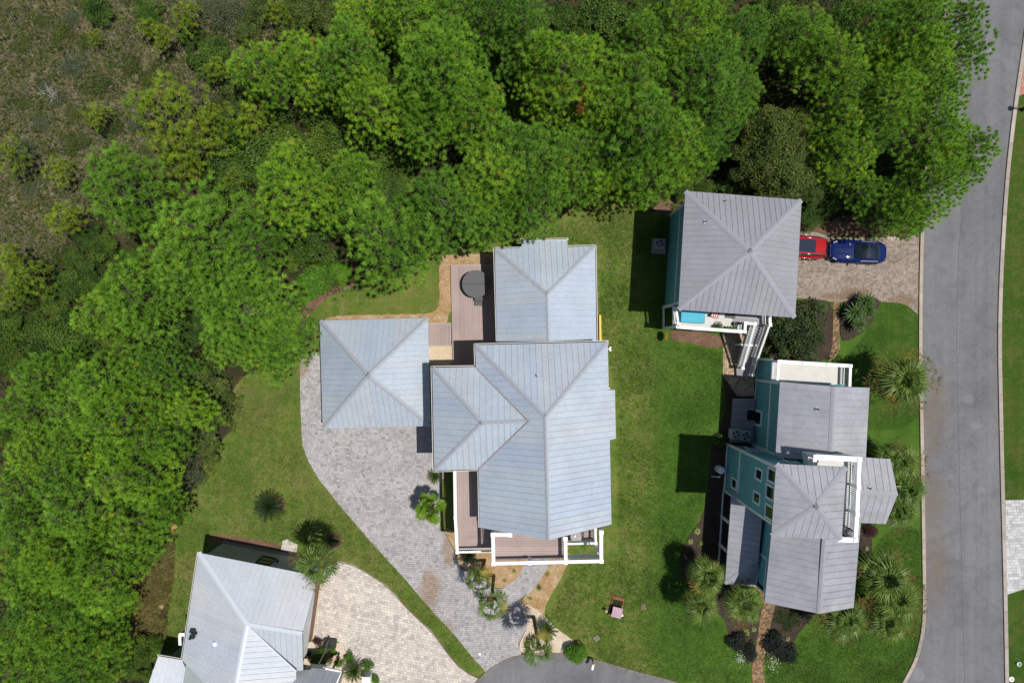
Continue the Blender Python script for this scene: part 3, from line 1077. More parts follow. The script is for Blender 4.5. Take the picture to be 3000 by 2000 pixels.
def window(parent, wa, wb, px, w_, h_, frame=0.09, mat=None, trim=None, name='window', muntin=False):
    """wa-wb: ground line of the wall (world), outward to the left of wa->wb; px: pixel of the centre"""
    d = (wb - wa).normalized()
    n = Vector((-d.y, d.x, 0))
    c = on_plane(px[0], px[1], wa, n)
    t = MB()
    z0, z1 = c.z - h_ / 2, c.z + h_ / 2
    o_ = n * 0.035
    for s_ in (-1, 1):
        e = c + d * s_ * (w_ / 2 + frame / 2)
        t.beam(Vector((e.x, e.y, z0 - frame)) + o_, Vector((e.x, e.y, z1 + frame)) + o_, 0.09, frame) if False else None
    ang = math.atan2(d.y, d.x)
    for s_ in (-1, 1):
        e = c + d * s_ * (w_ / 2 + frame / 2) + o_
        t.box(e, (frame, 0.10, h_ + 2 * frame), ang)
    for zz in (z0 - frame / 2, z1 + frame / 2):
        t.box(Vector((c.x, c.y, zz)) + o_, (w_, 0.10, frame), ang)
    if muntin:
        t.box(c + o_, (w_, 0.05, 0.05), ang)
    f = t.build(name, trim or M_whitesh, parent, fix=False)
    g = MB()
    g.box(c + n * 0.012, (w_, 0.03, h_), ang)
    g.build('pane', mat or M_glass, f, fix=False)
    return f


def trim_beam(parent, a, b, w_=0.16, h_=0.16, mat=None, name='trim_board'):
    m = MB()
    m.beam(a, b, w_, h_)
    return m.build(name, mat or M_whitesh, parent, fix=False)


def vent(house, px, fkey, size=0.09, h=0.25):
    f = next(f for f in house.faces if f[0] == fkey)
    p = on_plane(px[0], px[1], f[1], f[2])
    m = MB()
    m.lathe(p - Z * 0.03, [(0.15, 0.03), (0.12, 0.06), (size * 1.1, 0.09)], 12)
    o = m.build('vent_flashing', M_capE, house.roof, smooth=True)
    m = MB()
    m.lathe(p, [(size, 0.0), (size, h), (size * 0.8, h), (size * 0.8, h - 0.1)], 10)
    m.build('vent_pipe', plain('dark_vent_pipe', (0.05, 0.06, 0.06), 0.5), house.roof, fix=False)


# ------------------------------------------------------------------ the central house
A = thing('house', 'large central house with blue-grey metal hip roofs and two-storey front porch', 'house', at(1600, 1230))
EA = 6.9
walls_A = rel([(-86, 26), (233, 19), (247, 112), (249, 455), (-76, 458), (-78, 320), (-190, 320), (-194, 78), (-86, 78)])
body(A, 'wall', walls_A, 0.0, 6.78, M_cream)
body(A, 'bay_wall', rel([(240, 120), (256, 120), (258, 230), (240, 232)]), 0.0, 6.2, M_cream)
mainA = House(A, M_pA, M_capA, 0.43)
ap, sp = (1597, 1220), (1607, 1581)
NW, NE, SW_, SE_ = (1392, 1011), (1780, 1002), (1405, 1544), (1791, 1535)
VT, VN, VS = (1551, 1233), (1395, 1076), (1403, 1374)
mainA.face('N', NW + (EA,), NE + (EA,), ap + (10.0,), [NW, NE, ap])
mainA.face('W', NW + (EA,), SW_ + (EA,), ap + (10.0,), [NW, ap, sp, SW_, VS, VT, VN])
mainA.face('E', NE + (EA,), SE_ + (EA,), ap + (10.0,), [NE, (1783, 1142), (1801, 1142), (1804, 1284), (1786, 1288), SE_, sp, ap])
wNW, wSW, wap = (1267, 1077), (1273, 1377), (1411, 1238)
mainA.face('wN', wNW + (EA,), (1391, 1075, EA), wap + (9.2,), [wNW, VN, VT, wap])
mainA.face('wS', wSW + (EA,), (1403, 1374, EA), wap + (9.2,), [wSW, wap, VT, VS])
mainA.face('wW', wNW + (EA,), wSW + (EA,), wap + (9.2,), [wNW, wap, wSW])
mainA.finish()
mainA.line('N', 'W', NW, ap)
mainA.line('N', 'E', NE, ap)
mainA.line('W', 'E', ap, sp, 0.15)
mainA.line('wN', 'wW', wNW, wap)
mainA.line('wS', 'wW', wSW, wap)
mainA.line('wN', 'wS', wap, VT, 0.14)
mainA.line('wN', 'W', VN, VT, 0.075, M_copper, 'valley_flashing', 0.045)
mainA.line('wS', 'W', VS, VT, 0.075, M_copper, 'valley_flashing', 0.045)
mainA.gutter([(1780, 1000, EA), (1391, 1009, EA), (1393, 1073, EA), (1265, 1075, EA), (1271, 1379, EA), (1402, 1375, EA), (1405, 1542, EA)])
vent(mainA, (1573, 1100), 'N', 0.06, 0.3)
gm = MB()   # gable wall under the south end of the ridge
gp = [on_plane(1418, 1530, at(*(NW + (EA,))), next(f for f in mainA.faces if f[0] == 'W')[2])]
gx0, gx1, gy = at(1405, 1544, EA).x + 0.35, at(1791, 1535, EA).x - 0.35, at(1405, 1500, EA).y
gm.mesh([(gx0, gy, 6.7), (gx1, gy, 6.7), (at(1607, 1500, 10).x, gy, 9.6), (gx0, gy - .15, 6.7), (gx1, gy - .15, 6.7), (at(1607, 1500, 10).x, gy - .15, 9.6)], [(0, 1, 2), (3, 5, 4), (0, 3, 4, 1), (1, 4, 5, 2), (2, 5, 3, 0)])
gm.build('gable_wall', M_cream, A)

# north wing, one storey
EN = 4.0
body(A, 'wall', rel([(-38, -240), (218, -246), (222, 20), (-34, 20)]), 0.0, EN - 0.1, M_cream)
body(A, 'wall', rel([(32, -265), (143, -265), (143, -240), (32, -240)]), 0.0, EN - 0.15, M_cream)
north = House(A, M_pA, M_capA, 0.43)
nNW, nNE, nap = (1450, 728), (1743, 721), (1603, 861)
north.face('N', nNW + (EN,), nNE + (EN,), nap + (6.0,), [nNW, (1528, 727), (1527, 703), (1662, 701), (1664, 724), nNE, nap])
north.face('W', nNW + (EN,), (1456, 1003, EN), nap + (6.0,), [nNW, nap, (1607, 1010), (1456, 1010)])
north.face('E', nNE + (EN,), (1747, 1003, EN), nap + (6.0,), [nNE, (1747, 1010), (1607, 1010), nap])
north.finish()
north.line('N', 'W', nNW, nap)
north.line('N', 'E', nNE, nap)
north.line('W', 'E', nap, (1607, 1003), 0.13)
north.gutter([(1526, 702, EN - 0.15), (1663, 700, EN - 0.15)])
north.gutter([(1456, 1000, EN), (1448, 727, EN), (1526, 726, EN)])
north.gutter([(1664, 722, EN), (1744, 720, EN), (1749, 1000, EN)])

# west porch, front balcony
def rp(x, y, z):
    v_ = gxy(x, y)
    return Vector((v_.x, v_.y, z))


Z1, Z2 = 4.25, 7.0
wp = [tuple(gxy(x, y))[:2] for x, y in ((-153, 330), (-76, 330), (-76, 459), (-146, 560))]
wp2 = [tuple(gxy(x, y))[:2] for x, y in ((-146, 560), (-76, 459), (-40, 459), (-40, 557))]
ep = [tuple(gxy(x, y))[:2] for x, y in ((-39.5, 459), (222, 455), (224, 537), (-39.5, 544))]
porch = deck(A, [tuple(gxy(x, y))[:2] for x, y in ((-153, 330), (-76, 330), (-76, 452), (222, 452), (224, 537), (-39, 544), (-39, 557), (-146, 560))], Z1 - 0.04, 0, 99, M_deck, name='porch')
boards(porch, wp, Z1, math.pi / 2, 0.15, M_deck)
boards(porch, wp2, Z1, 0, 0.15, M_deck)
boards(porch, ep, Z1, 0, 0.15, M_deck)
bal = [tuple(gxy(x, y))[:2] for x, y in ((-46, 478), (136, 478), (136, 553), (-46, 557))]
deck(A, bal, Z2, 0, 0.19, M_deck, name='balcony', frame=M_whitesh)
railing(A, rp(-152, 336, Z1), rp(-150, 466, Z1), 1.1, wid=0.22)
railing(A, rp(-150, 466, Z1), rp(-145, 558, Z1), 1.1, wid=0.22, post0=False)
railing(A, rp(-145, 558, Z1), rp(-44, 556, Z1), 1.1, post0=False, post1=False)
railing(A, rp(-40, 541, Z1), rp(222, 534, Z1), 1.1, post0=False)
railing(A, rp(222, 534, Z1), rp(221, 462, Z1), 1.1, post0=False)
RB = dict(h=1.1, wid=0.24, cap=0.30, pw=0.22)
railing(A, rp(-46, 556, Z2), rp(45, 554, Z2), **RB)
railing(A, rp(45, 554, Z2), rp(135, 552, Z2), post0=False, **RB)
railing(A, rp(135, 552, Z2), rp(224, 550, Z2), post0=False, **RB)
railing(A, rp(-46, 556, Z2), rp(-48, 484, Z2), post0=False, **RB)
railing(A, rp(-48, 484, Z2), rp(-5, 484, Z2), post0=False, **RB)
railing(A, rp(135, 552, Z2), rp(134, 494, Z2), post0=False, **RB)
railing(A, rp(224, 550, Z2), rp(224, 478, Z2), post0=False, **RB)
for x, y in ((45, 549), (224, 544), (135, 547), (-43, 551), (224, 478)):
    m = MB()
    m.box(rp(x, y, (Z2) / 2), (0.26, 0.26, Z2 - 0.05))
    m.build('column', M_white, A, fix=False)
for x, y in ((-143, 555), (-147, 466), (-150, 340)):
    m = MB()
    m.box(rp(x, y, (Z1 - .2) / 2), (0.22, 0.22, Z1 - .2))
    m.build('column', M_white, A, fix=False)
trim_beam(A, rp(137, 552, Z2 - .12), rp(224, 548, Z2 - .12), 0.16, 0.24, M_white, 'porch_beam')
trim_beam(A, rp(-149, 345, Z1 - .35), rp(-144, 560, Z1 - .35), 0.08, 0.3, M_white, 'fascia')
trim_beam(A, rp(-144, 562, Z1 - .2), rp(-42, 560, Z1 - .2), 0.06, 0.3, M_white, 'fascia')
trim_beam(A, rp(-40, 547, Z1 - .2), rp(224, 540, Z1 - .2), 0.06, 0.3, M_white, 'fascia')

# hot tub deck
dk = [tuple(gxy(x, y))[:2] for x, y in ((-179, -221), (-40, -223), (-36, 26), (-90, 26), (-90, 92), (-172, 92), (-174, 12))]
dk2 = [tuple(gxy(x, y))[:2] for x, y in ((-246, -52), (-177, -53), (-177, 11), (-244, 11))]
DK = thing('garden_deck', 'mauve boarded garden deck in an L between the garage and the north wing', 'deck', tuple(gxy(-130, -80)))
d1 = deck(DK, dk, 0.26, math.radians(91), 0.142, M_deck, name='platform')
d2 = deck(DK, dk2, 0.27, math.radians(90), 0.115, M_deck, name='walkway')
for a_, b_ in (((-179, -221), (-40, -223)), ((-177, -52), (-246, -52)), ((-177, 11), (-244, 11))):
    trim_beam(DK, rp(a_[0], a_[1], 0.245), rp(b_[0], b_[1], 0.245), 0.14, 0.06, M_deck, 'border_board')

# ------------------------------------------------------------------ garage
G = thing('garage', 'detached square garage with a pale blue-grey four-sided pyramid roof west of the large house', 'garage', at(1085, 1095))
gNW, gNE, gSE, gSW, gap_ = (937, 939), (1254, 931), (1261, 1247), (946, 1254), (1078, 1099)
body(G, 'wall', rel([(-518, -43), (-246, -50), (-240, 220), (-512, 226)]), 0, 2.9, M_cream)
gar = House(G, M_pA, M_capA, 0.42)
H3, H5 = 3.0, 5.75
gar.face('N', gNW + (H3,), gNE + (H3,), gap_ + (H5,), [gNW, gNE, gap_])
gar.face('E', gNE + (H3,), gSE + (H3,), gap_ + (H5,), [gNE, gSE, gap_])
gar.face('S', gSE + (H3,), gSW + (H3,), gap_ + (H5,), [gSE, gSW, gap_])
gar.face('W', gSW + (H3,), gNW + (H3,), gap_ + (H5,), [gSW, gNW, gap_])
gar.finish()
for k1, k2, p in (('N', 'W', gNW), ('N', 'E', gNE), ('S', 'E', gSE), ('S', 'W', gSW)):
    gar.line(k1, k2, p, gap_, 0.19)
for x in (-450, -380, -310):
    m = MB()
    m.box(rp(x, 223.5, 1.15), (1.75, 0.08, 2.2), math.radians(1.4))
    m.build('garage_door', M_white, G)

# ------------------------------------------------------------------ teal house with the pyramid roof
C_ = thing('house', 'teal house with a lilac-grey pyramid roof, white railed south deck and straight stair', 'house', at(2160, 740))
EC = 7.4
cw = [(463, -368), (716, -346), (704, -84), (447, -103)]
body(C_, 'wall', rel(cw), 0, EC - 0.1, M_teal)
cNW, cNE, cSE, cSW, cap_ = (2008, 560), (2348, 586), (2329, 930), (1987.5, 907), (2198, 736)
hc = House(C_, M_pC, M_capC, 0.40)
HA = 9.4
hc.face('N', cNW + (EC,), cNE + (EC,), cap_ + (HA,), [cNW, cNE, cap_])
hc.face('E', cNE + (EC,), cSE + (EC,), cap_ + (HA,), [cNE, cSE, cap_])
hc.face('S', cSE + (EC,), cSW + (EC,), cap_ + (HA,), [cSE, cSW, cap_])
hc.face('W', cSW + (EC,), cNW + (EC,), cap_ + (HA,), [cSW, cNW, cap_])
hc.finish()
for k1, k2, p in (('N', 'W', cNW), ('N', 'E', cNE), ('S', 'E', cSE), ('S', 'W', cSW)):
    hc.line(k1, k2, p, cap_, 0.19)
vent(hc, (2123, 590), 'N', 0.06, 0.3)
vent(hc, (2065, 650), 'W', 0.06, 0.3)
ZC = 3.7
trim_beam(C_, rp(461.5, -368, ZC - .1), rp(445.5, -103, ZC - .1), 0.06, 0.24, M_whitesh)
for x, y in ((462, -368), (446, -103)):
    m = MB()
    m.box(rp(x - 0.5, y, 3.6), (0.13, 0.16, 7.1), math.radians(-4))
    m.build('corner_board', M_whitesh, C_, fix=False)
cd = [(441, -96), (690, -78), (692, -45), (652, -47), (650, -47), (627, -49), (626, -24), (441, -37)]
m = MB()
m.prism(P(rel(cd)), ZC - 0.32, ZC - 0.02)
dko = m.build('deck', M_whitesh, C_)
m = MB()
m.prism(P(rel([(443, -95), (600, -84), (603, -26.5), (443, -38)])), ZC - 0.02, ZC)
m.build('deck_floor', M_cdeck, dko)
boards(dko, P(rel([(601, -84), (690, -78), (691, -46), (627, -50), (604, -28)])), ZC + 0.012, math.radians(-4), 0.14, M_deckg)
railing(C_, rp(446, -45, ZC), rp(440, -92, ZC), 1.08, post1=False)
railing(C_, rp(444, -39, ZC), rp(530, -32.5, ZC), 1.08, wid=0.24)
railing(C_, rp(530, -32.5, ZC), rp(624, -26, ZC), 1.08, wid=0.24, post0=False)
railing(C_, rp(624, -26, ZC), rp(626, -49, ZC), 1.08, wid=0.2, post0=False)
railing(C_, rp(626, -49, ZC), rp(651, -47, ZC), 1.08, wid=0.2, post0=False)
railing(C_, rp(691, -80, ZC), rp(692, -44, ZC), 1.08, wid=0.2)
for x, y in ((443, -100), (443, -39), (530, -33), (624, -27), (690, -46), (652, -48)):
    m = MB()
    m.box(rp(x, y, (ZC - .3) / 2), (0.2, 0.2, ZC - .3))
    m.build('column', M_whitesh, C_, fix=False)
trim_beam(C_, rp(442, -99, 0.2), rp(442, -40, 0.2), 0.1, 0.4, M_whitesh)
# stair, one object per tread
st = MB()
ns = 15
ztop, zbot = ZC - 0.2, 0.55
p_top, p_bot = (672, -42), (674, 66)
for sx in (653, 691):
    st.beam(rp(sx, -47, ztop - .12), rp(sx + 2, 68, zbot - .12), 0.05, 0.3)
sto = st.build('stair', plain('stair_stringer', (0.30, 0.31, 0.32), .7), C_, fix=False)
for i in range(ns):
    f = i / (ns - 1)
    m = MB()
    m.box(rp(672 + 2 * f, -43 + 106 * f, ztop + (zbot - ztop) * f), (1.05, 0.25, 0.04), math.radians(-1))
    m.box(rp(672 + 2 * f, -46.4 + 106 * f, ztop + (zbot - ztop) * f - .1), (1.05, 0.02, 0.17), math.radians(-1))
    m.build('stair_tread', M_deckg, sto, fix=False)
deck(C_, P(rel([(652, 68), (698, 68), (699, 104), (654, 104)])), zbot - .15, math.radians(0), 0.14, M_deckg, name='stair_landing')
railing(C_, rp(653, -46, ZC - .1), rp(657, 76, zbot + .0), 1.05, wid=0.16, post0=False)
railing(C_, rp(692, -44, ZC - .1), rp(694, 66, zbot), 1.05, wid=0.16, post0=False, post1=False)
railing(C_, rp(694, 66, zbot - .05), rp(688, 96, zbot - .05), 1.0, wid=0.12, post0=False)
trim_beam(C_, rp(640, 8, 2.0), rp(694, 12, 2.0), 0.15, 0.2, M_whitesh, 'stair_beam')
for x, y in ((655, 9), (692, 11)):
    m = MB()
    m.box(rp(x, y, 1.0), (0.15, 0.15, 2.0))
    m.build('column', M_whitesh, C_, fix=False)

# ------------------------------------------------------------------ teal house with the tower
D = thing('house', 'tall teal house with square tower, mauve-grey cross gables and low west porch', 'house', at(2330, 1450))
ED, RD = 6.8, 8.45
body(D, 'wall', rel([(714, 112), (903, 122), (893, 318), (893, 470), (866, 474), (862, 656), (668, 652), (692, 440), (700, 302), (704, 302)]), 0, ED - 0.1, M_teal)
body(D, 'wall', rel([(719, 51), (915, 63), (920, 124), (714, 112)]), 0, 3.0, M_teal)
body(D, 'wall', rel([(880, 318), (972, 322), (960, 466), (876, 462)]), 0, ED - 0.1, M_teal)
body(D, 'tower_wall', rel([(630, 300), (742, 306), (742, 322), (766, 323), (756, 446), (621, 434)]), 0, 11.3, M_teal)
dd = House(D, M_pD, M_capC, 0.46)
dd.face('nW', (2285, 1118, ED), (2272, 1335, ED), (2444, 1132, 8.37), [(2285, 1118), (2444, 1132), (2431, 1352), (2272, 1338)])
dd.face('nE', (2547, 1135, ED), (2536, 1340, ED), (2444, 1132, 8.37), [(2444, 1132), (2547, 1135), (2536, 1340), (2515, 1362), (2431, 1352)])
dd.face('sW', (2260, 1568, ED), (2240, 1764, ED), (2400.5, 1796.5, RD), [(2268, 1480), (2422, 1480), (2400.5, 1796.5), (2240, 1764)])
dd.face('sE', (2521, 1530, ED), (2500, 1778.6, ED), (2400.5, 1796.5, RD), [(2422, 1480), (2490, 1480), (2521, 1530), (2500, 1778.6), (2400.5, 1796.5)])
dd.face('eN', (2537, 1340, ED), (2608, 1344, ED), (2629.5, 1447, 7.7), [(2536, 1339.7), (2608, 1344), (2629.5, 1447), (2490, 1440), (2500, 1362)])
dd.face('eS', (2521, 1530, ED), (2594.6, 1534, ED), (2629.5, 1447, 7.7), [(2490, 1440), (2629.5, 1447), (2594.6, 1534), (2521, 1530), (2488, 1490)])
dd.finish()
dd.line('nW', 'nE', (2444, 1132), (2433, 1335), 0.2)
dd.line('sW', 'sE', (2417, 1575), (2400.5, 1796.5), 0.2)
dd.line('eN', 'eS', (2495, 1441), (2629.5, 1447), 0.17)
dd.line('nE', 'eN', (2536, 1340), (2518, 1361), 0.1, name='valley_flashing')
dd.line('sE', 'eS', (2521, 1530), (2492, 1490), 0.1, name='valley_flashing')
vent(dd, (2392, 1198), 'nW', 0.07, 0.3)
vent(dd, (2545, 1428), 'eN', 0.06, 0.3)
tw = House(D, M_pD, M_capC, 0.45)
tNW, tNE, tSE, tSW, tap = (2274, 1358), (2479, 1368), (2465, 1579), (2260, 1570), (2391.5, 1482.6)
ET = 11.4
tw.face('N', tNW + (ET,), tNE + (ET,), tap + (12.55,), [tNW, tNE, tap])
tw.face('E', tNE + (ET,), tSE + (ET,), tap + (12.55,), [tNE, tSE, tap])
tw.face('S', tSE + (ET,), tSW + (ET,), tap + (12.55,), [tSE, tSW, tap])
tw.face('W', tSW + (ET,), tNW + (ET,), tap + (12.55,), [tSW, tNW, tap])
tw.finish('tower_roof')
for k1, k2, p in (('N', 'W', tNW), ('N', 'E', tNE), ('S', 'E', tSE), ('S', 'W', tSW)):
    tw.line(k1, k2, p, tap, 0.2)
for q0, q1, qa in (((668, 652, 6.6), (862, 656, 6.6), (764, 655, 8.2)), ((714, 112, 6.6), (903, 122, 6.6), (803, 117, 8.1)), ((971, 319, 6.6), (961, 465, 6.6), (967, 391, 7.5))):
    m = MB()
    f_ = [rp(*q0), rp(*q1), rp(*qa)]
    cn = rp(800, 400, 0)
    iv = (Vector((cn.x, cn.y, 0)) - Vector((f_[2].x, f_[2].y, 0))).normalized() * 0.15
    m.mesh(f_ + [p_ + iv for p_ in f_], [(0, 1, 2), (3, 5, 4), (0, 3, 4, 1), (1, 4, 5, 2), (2, 5, 3, 0)])
    m.build('gable_wall', M_teal, D)
# trim
for z_ in (3.3,):
    trim_beam(D, rp(718, 51, z_), rp(703, 302, z_), 0.06, 0.24)
    trim_beam(D, rp(629, 300, z_ + .05), rp(620, 434, z_ + .05), 0.06, 0.24)
    trim_beam(D, rp(630, 299, z_ + .05), rp(702, 303, z_ + .05), 0.06, 0.2)
for x, y, z1 in ((718.3, 51, 3.2), (629.5, 299.5, 11.2), (620.5, 434, 11.2), (703, 301.0, 6.7), (713, 112, 6.7)):
    m = MB()
    m.box(rp(x, y, z1 / 2), (0.17, 0.17, z1), math.radians(-3.5))
    m.build('corner_board', M_whitesh, D, fix=False)
trim_beam(D, rp(629, 300, 0.12), rp(620, 434, 0.12), 0.06, 0.2)
trim_beam(D, rp(718, 51, 0.12), rp(703, 302, 0.12), 0.06, 0.2)
tA, tB = rp(620.6, 434, 0), rp(629.6, 300, 0)
tA, tB = rp(629.8, 300, 0), rp(620.8, 434, 0)
tA, tB = tB, tA
for px, w_, h_ in (((2152, 1416), 0.62, 1.05), ((2225, 1389), 0.62, 1.1), ((2219, 1458), 0.62, 1.1), ((2264, 1393), 0.75, 1.25), ((2258, 1442), 0.75, 1.25), ((2256, 1500), 0.75, 1.25)):
    window(D, tA, tB, px, w_, h_, 0.13, M_glass)
nA, nB = rp(703.6, 302, 0), rp(718.6, 51, 0)
window(D, nA, nB, (2222, 1224), 0.95, 1.3, 0.16, M_glass)
for px in ((2195, 1315), (2268, 1350)):
    window(D, rp(702, 304, 0), rp(630, 300, 0), px, 0.7, 0.75, 0.1, M_glass) if False else None
m = MB()
m.box(rp(672, 299, 2.3), (0.8, 0.08, 1.0), math.radians(-3))
m.build('window', M_whitesh, D, fix=False)
m = MB()
m.box(rp(672, 297.8, 2.3), (0.62, 0.04, 0.82), math.radians(-3))
m.build('window', M_glass, D, fix=False)
m = MB()
m.box(rp(700, 300.6, 8.0), (0.8, 0.10, 1.0), math.radians(-3))
m.build('window', M_whitesh, D, fix=False)
m = MB()
m.box(rp(700, 299.0, 8.0), (0.62, 0.05, 0.82), math.radians(-3))
m.build('window', M_glass, D, fix=False)
# screened opening on the upper west wall
wA = rp(668.5, 668, 0)
wB = rp(691.5, 440, 0)
window(D, wA, wB, (2233, 1676), 2.35, 1.5, 0.12, M_screen, name='screened_window')
# north balcony
ZD = 3.2
m = MB()
m.prism(P(rel([(721, 53), (914, 65), (918, 120), (716, 112)])), ZD - 0.2, ZD)
nb = m.build('balcony', M_cdeck, D)
railing(D, rp(722, 54, ZD), rp(790, 58.5, ZD), 1.1, wid=0.26)
railing(D, rp(790, 58.5, ZD), rp(855, 62.5, ZD), 1.1, wid=0.26, post0=False)
railing(D, rp(855, 62.5, ZD), rp(916, 66, ZD), 1.1, wid=0.26, post0=False)
railing(D, rp(722, 54, ZD), rp(718, 112, ZD), 1.1, wid=0.2, post0=False, post1=False)
railing(D, rp(916, 66, ZD), rp(914, 122, ZD), 1.1, wid=0.2, post0=False, post1=False)
# tower balcony
ZU = 8.9
kb = 0.98


def rq(x, y, z):
    return rp(x * kb, y * kb, z)


m = MB()
m.prism(P(rel([(x * kb, y * kb) for x, y in ((742, 283), (853, 289), (843, 486), (775, 482), (774, 452), (784, 330), (742, 326))])), ZU - 0.25, ZU)
tb = m.build('balcony', M_cdeck, D)
m = MB()
m.prism(P(rel([(x * kb, y * kb) for x, y in ((740, 281), (855, 287), (845, 488), (772, 484))])), ZU - 0.75, ZU - 0.26)
m.build('balcony_fascia', M_whitesh, D)
RU = dict(h=1.15, wid=0.26, pw=0.2, cap=0.28)
railing(D, rq(744, 283, ZU), rq(853, 289, ZU), h=1.15, wid=0.36, pw=0.2, cap=0.3)
railing(D, rq(853, 289, ZU), rq(850, 358, ZU), post0=False, **RU)
railing(D, rq(850, 358, ZU), rq(847, 424, ZU), post0=False, **RU)
railing(D, rq(847, 424, ZU), rq(843, 487, ZU), post0=False, **RU)
railing(D, rq(843, 487, ZU), rq(800, 485, ZU), h=1.15, wid=0.34, pw=0.2, cap=0.3, post0=False, post1=False)
railing(D, rq(744, 283, ZU), rq(742, 306, ZU), post0=False, post1=False, **RU)
# west porch
pr = House(D, M_pD, M_capC, 0.46)
pSW, pcr = (2124, 1708.5), (2222, 1637)
pr.face('W', (2143.7, 1447, 3.3), pSW + (3.3,), (2228, 1560, 4.25), [(2143.7, 1444), (2240, 1446), (2222, 1637), pSW])
pr.face('S', pSW + (3.3,), (2242, 1720, 3.3), (2222, 1637, 4.25), [pSW, pcr, (2221, 1696), (2238, 1720)])
pr.finish('porch_roof')
pr.line('W', 'S', pSW, pcr, 0.15)
for (x0, y0), (x1, y1) in (((618, 440), (614, 510)), ((614, 510), (609, 592)), ((609, 592), (604, 668))):
    trim_beam(D, rp(x0, y0, 3.1), rp(x1, y1, 3.1), 0.16, 0.24, M_whitesh, 'porch_beam')
    m = MB()
    m.beam(rp(x0 + 1, y0 + 3, 1.55), rp(x1 + 1, y1 - 3, 1.55), 0.03, 2.8)
    m.build('porch_screen', M_screen, D, fix=False)
for x, y in ((614, 510), (609, 592), (604, 668)):
    m = MB()
    m.box(rp(x, y, 1.5), (0.24, 0.24, 3.0))
    m.build('column', M_whitesh, D, fix=False)
trim_beam(D, rp(618, 440, .1), rp(604, 668, .1), 0.12, 0.2, M_whitesh)
body(D, 'porch_floor', rel([(618, 436), (690, 440), (668, 676), (603, 672)]), 0.0, 0.25, M_conc)

# ------------------------------------------------------------------ house at lower left
E = thing('house', 'grey house with a pale ribbed metal roof cut off by the lower edge', 'house', at(700, 1850))
EE = 4.35
body(E, 'wall', rel([(-840, 585), (-572, 637), (-566, 690), (-596, 880), (-640, 1060), (-910, 1060), (-880, 850)]), 0, EE - 0.12, M_grey_s)
body(E, 'foundation', rel([(-842, 582), (-568, 635), (-567, 640), (-839, 590)]), 0, 0.5, plain('grey_foundation', (0.16, 0.17, 0.165), .9))
he = House(E, M_pE, M_capE, 0.42)
eNW, eNE, eap, eRE, eWS = (581, 1618), (931, 1687), (723, 1829), (886, 1856), (533.5, 1932)
HR = 6.6
he.face('N', eNW + (EE,), eNE + (EE,), eap + (HR,), [eNW, eNE, eRE, eap], ribs=2)
he.face('W', eNW + (EE,), eWS + (EE,), eap + (HR,), [eNW, eap, (694, 2005), (676, 2080), (560, 1958), eWS], ribs=2)
he.face('S', eRE + (HR,), eap + (HR,), (888, 1961, EE), [eap, eRE, (888, 1961), (868, 1964)], ribs=2)
he.face('E', eap + (HR,), (694, 2005, HR), (868, 1964, 4.7), [eap, (868, 1964), (867, 2000), (850, 2090), (676, 2080), (694, 2005)], ribs=2)
he.finish()
he.line('N', 'W', eNW, eap, 0.2)
he.line('N', 'S', eap, eRE, 0.18)
he.line('W', 'E', eap, (678, 2070), 0.2)
he.line('S', 'E', eap, (868, 1964), 0.05, name='valley_flashing', lift=0.045)
he.gutter([(580, 1619, EE), (532, 1932, EE)])
m = MB()
ga_, gb_, gm_ = rp(-562, 672, 0), rp(-589, 876, 0), rp(-576, 768, 0)
ga_, gb_, gm_ = ga_ + Vector((.33, 0, 0)), gb_ + Vector((.33, 0, 0)), gm_ + Vector((.33, 0, 0))
prof = [ga_ + Z * 2.2, gb_ + Z * 2.2, gb_ + Z * 4.0, gm_ + Z * 6.0, ga_ + Z * 4.0]
inn = [p_ + Vector((-0.45, 0, 0)) for p_ in prof]
m.mesh(prof + inn, [(0, 1, 2, 3, 4), (9, 8, 7, 6, 5)] + [(i, 5 + i, 5 + (i + 1) % 5, (i + 1) % 5) for i in range(5)])
m.build('gable_wall', M_wsid, E)
gd = MB()
gd.prism(P(rel([(-560, 688), (-585, 866), (-590, 866), (-566, 688)])), 0.05, 2.3)
gdo = gd.build('garage_door', plain('brown_garage_door', (0.16, 0.10, 0.07), 0.6), E)
for k in range(4):
    z_ = 0.35 + k * 0.55
    m = MB()
    m.beam(rp(-559, 690, z_), rp(-583.6, 864, z_), 0.03, 0.46)
    m.build('door_panel', plain('brown_door_panel', (0.19, 0.12, 0.085), 0.6), gdo, fix=False)
m = MB()
m.prism(P(rel([(-553, 684), (-580, 870), (-586, 870), (-559, 684)])), 0.02, 0.10)
m.build('door_apron', plain('tan_apron', (0.52, 0.41, 0.30), .9), E)
window(E, rp(-840, 585, 0), rp(-570, 637, 0), (780, 1642), 1.0, 1.45, 0.07, M_glass, plain('black_window_frame', (0.02, 0.02, 0.02), .5), muntin=True)
m = MB()
m.box(rp(-660, 617, 2.2), (0.14, 0.18, 0.28), math.radians(-11))
m.build('wall_lamp', M_black, E)
# vents on the west slope
fW = next(f for f in he.faces if f[0] == 'W')
for q in ((568, 1844), (572, 1853), (566, 1864)):
    p = on_plane(q[0], q[1], fW[1], fW[2])
    m = MB()
    for k in (0, 1):
        m.tube([p + Vector((0.22 * k - .1, 0.06 * k, 0)), p + Vector((0.22 * k - .1, 0.06 * k, 0.32))], 0.12, 10)
    m.build('vent_pipe', plain('black_vent', (0.02, 0.025, 0.03), .5), he.roof)
p = on_plane(631, 1884, fW[1], fW[2])
m = MB()
m.box(p + Vector((0, 0, .06)), (0.24, 0.30, 0.2), 0.2)
m.build('vent_hood', M_white, he.roof, bevel=0.04)
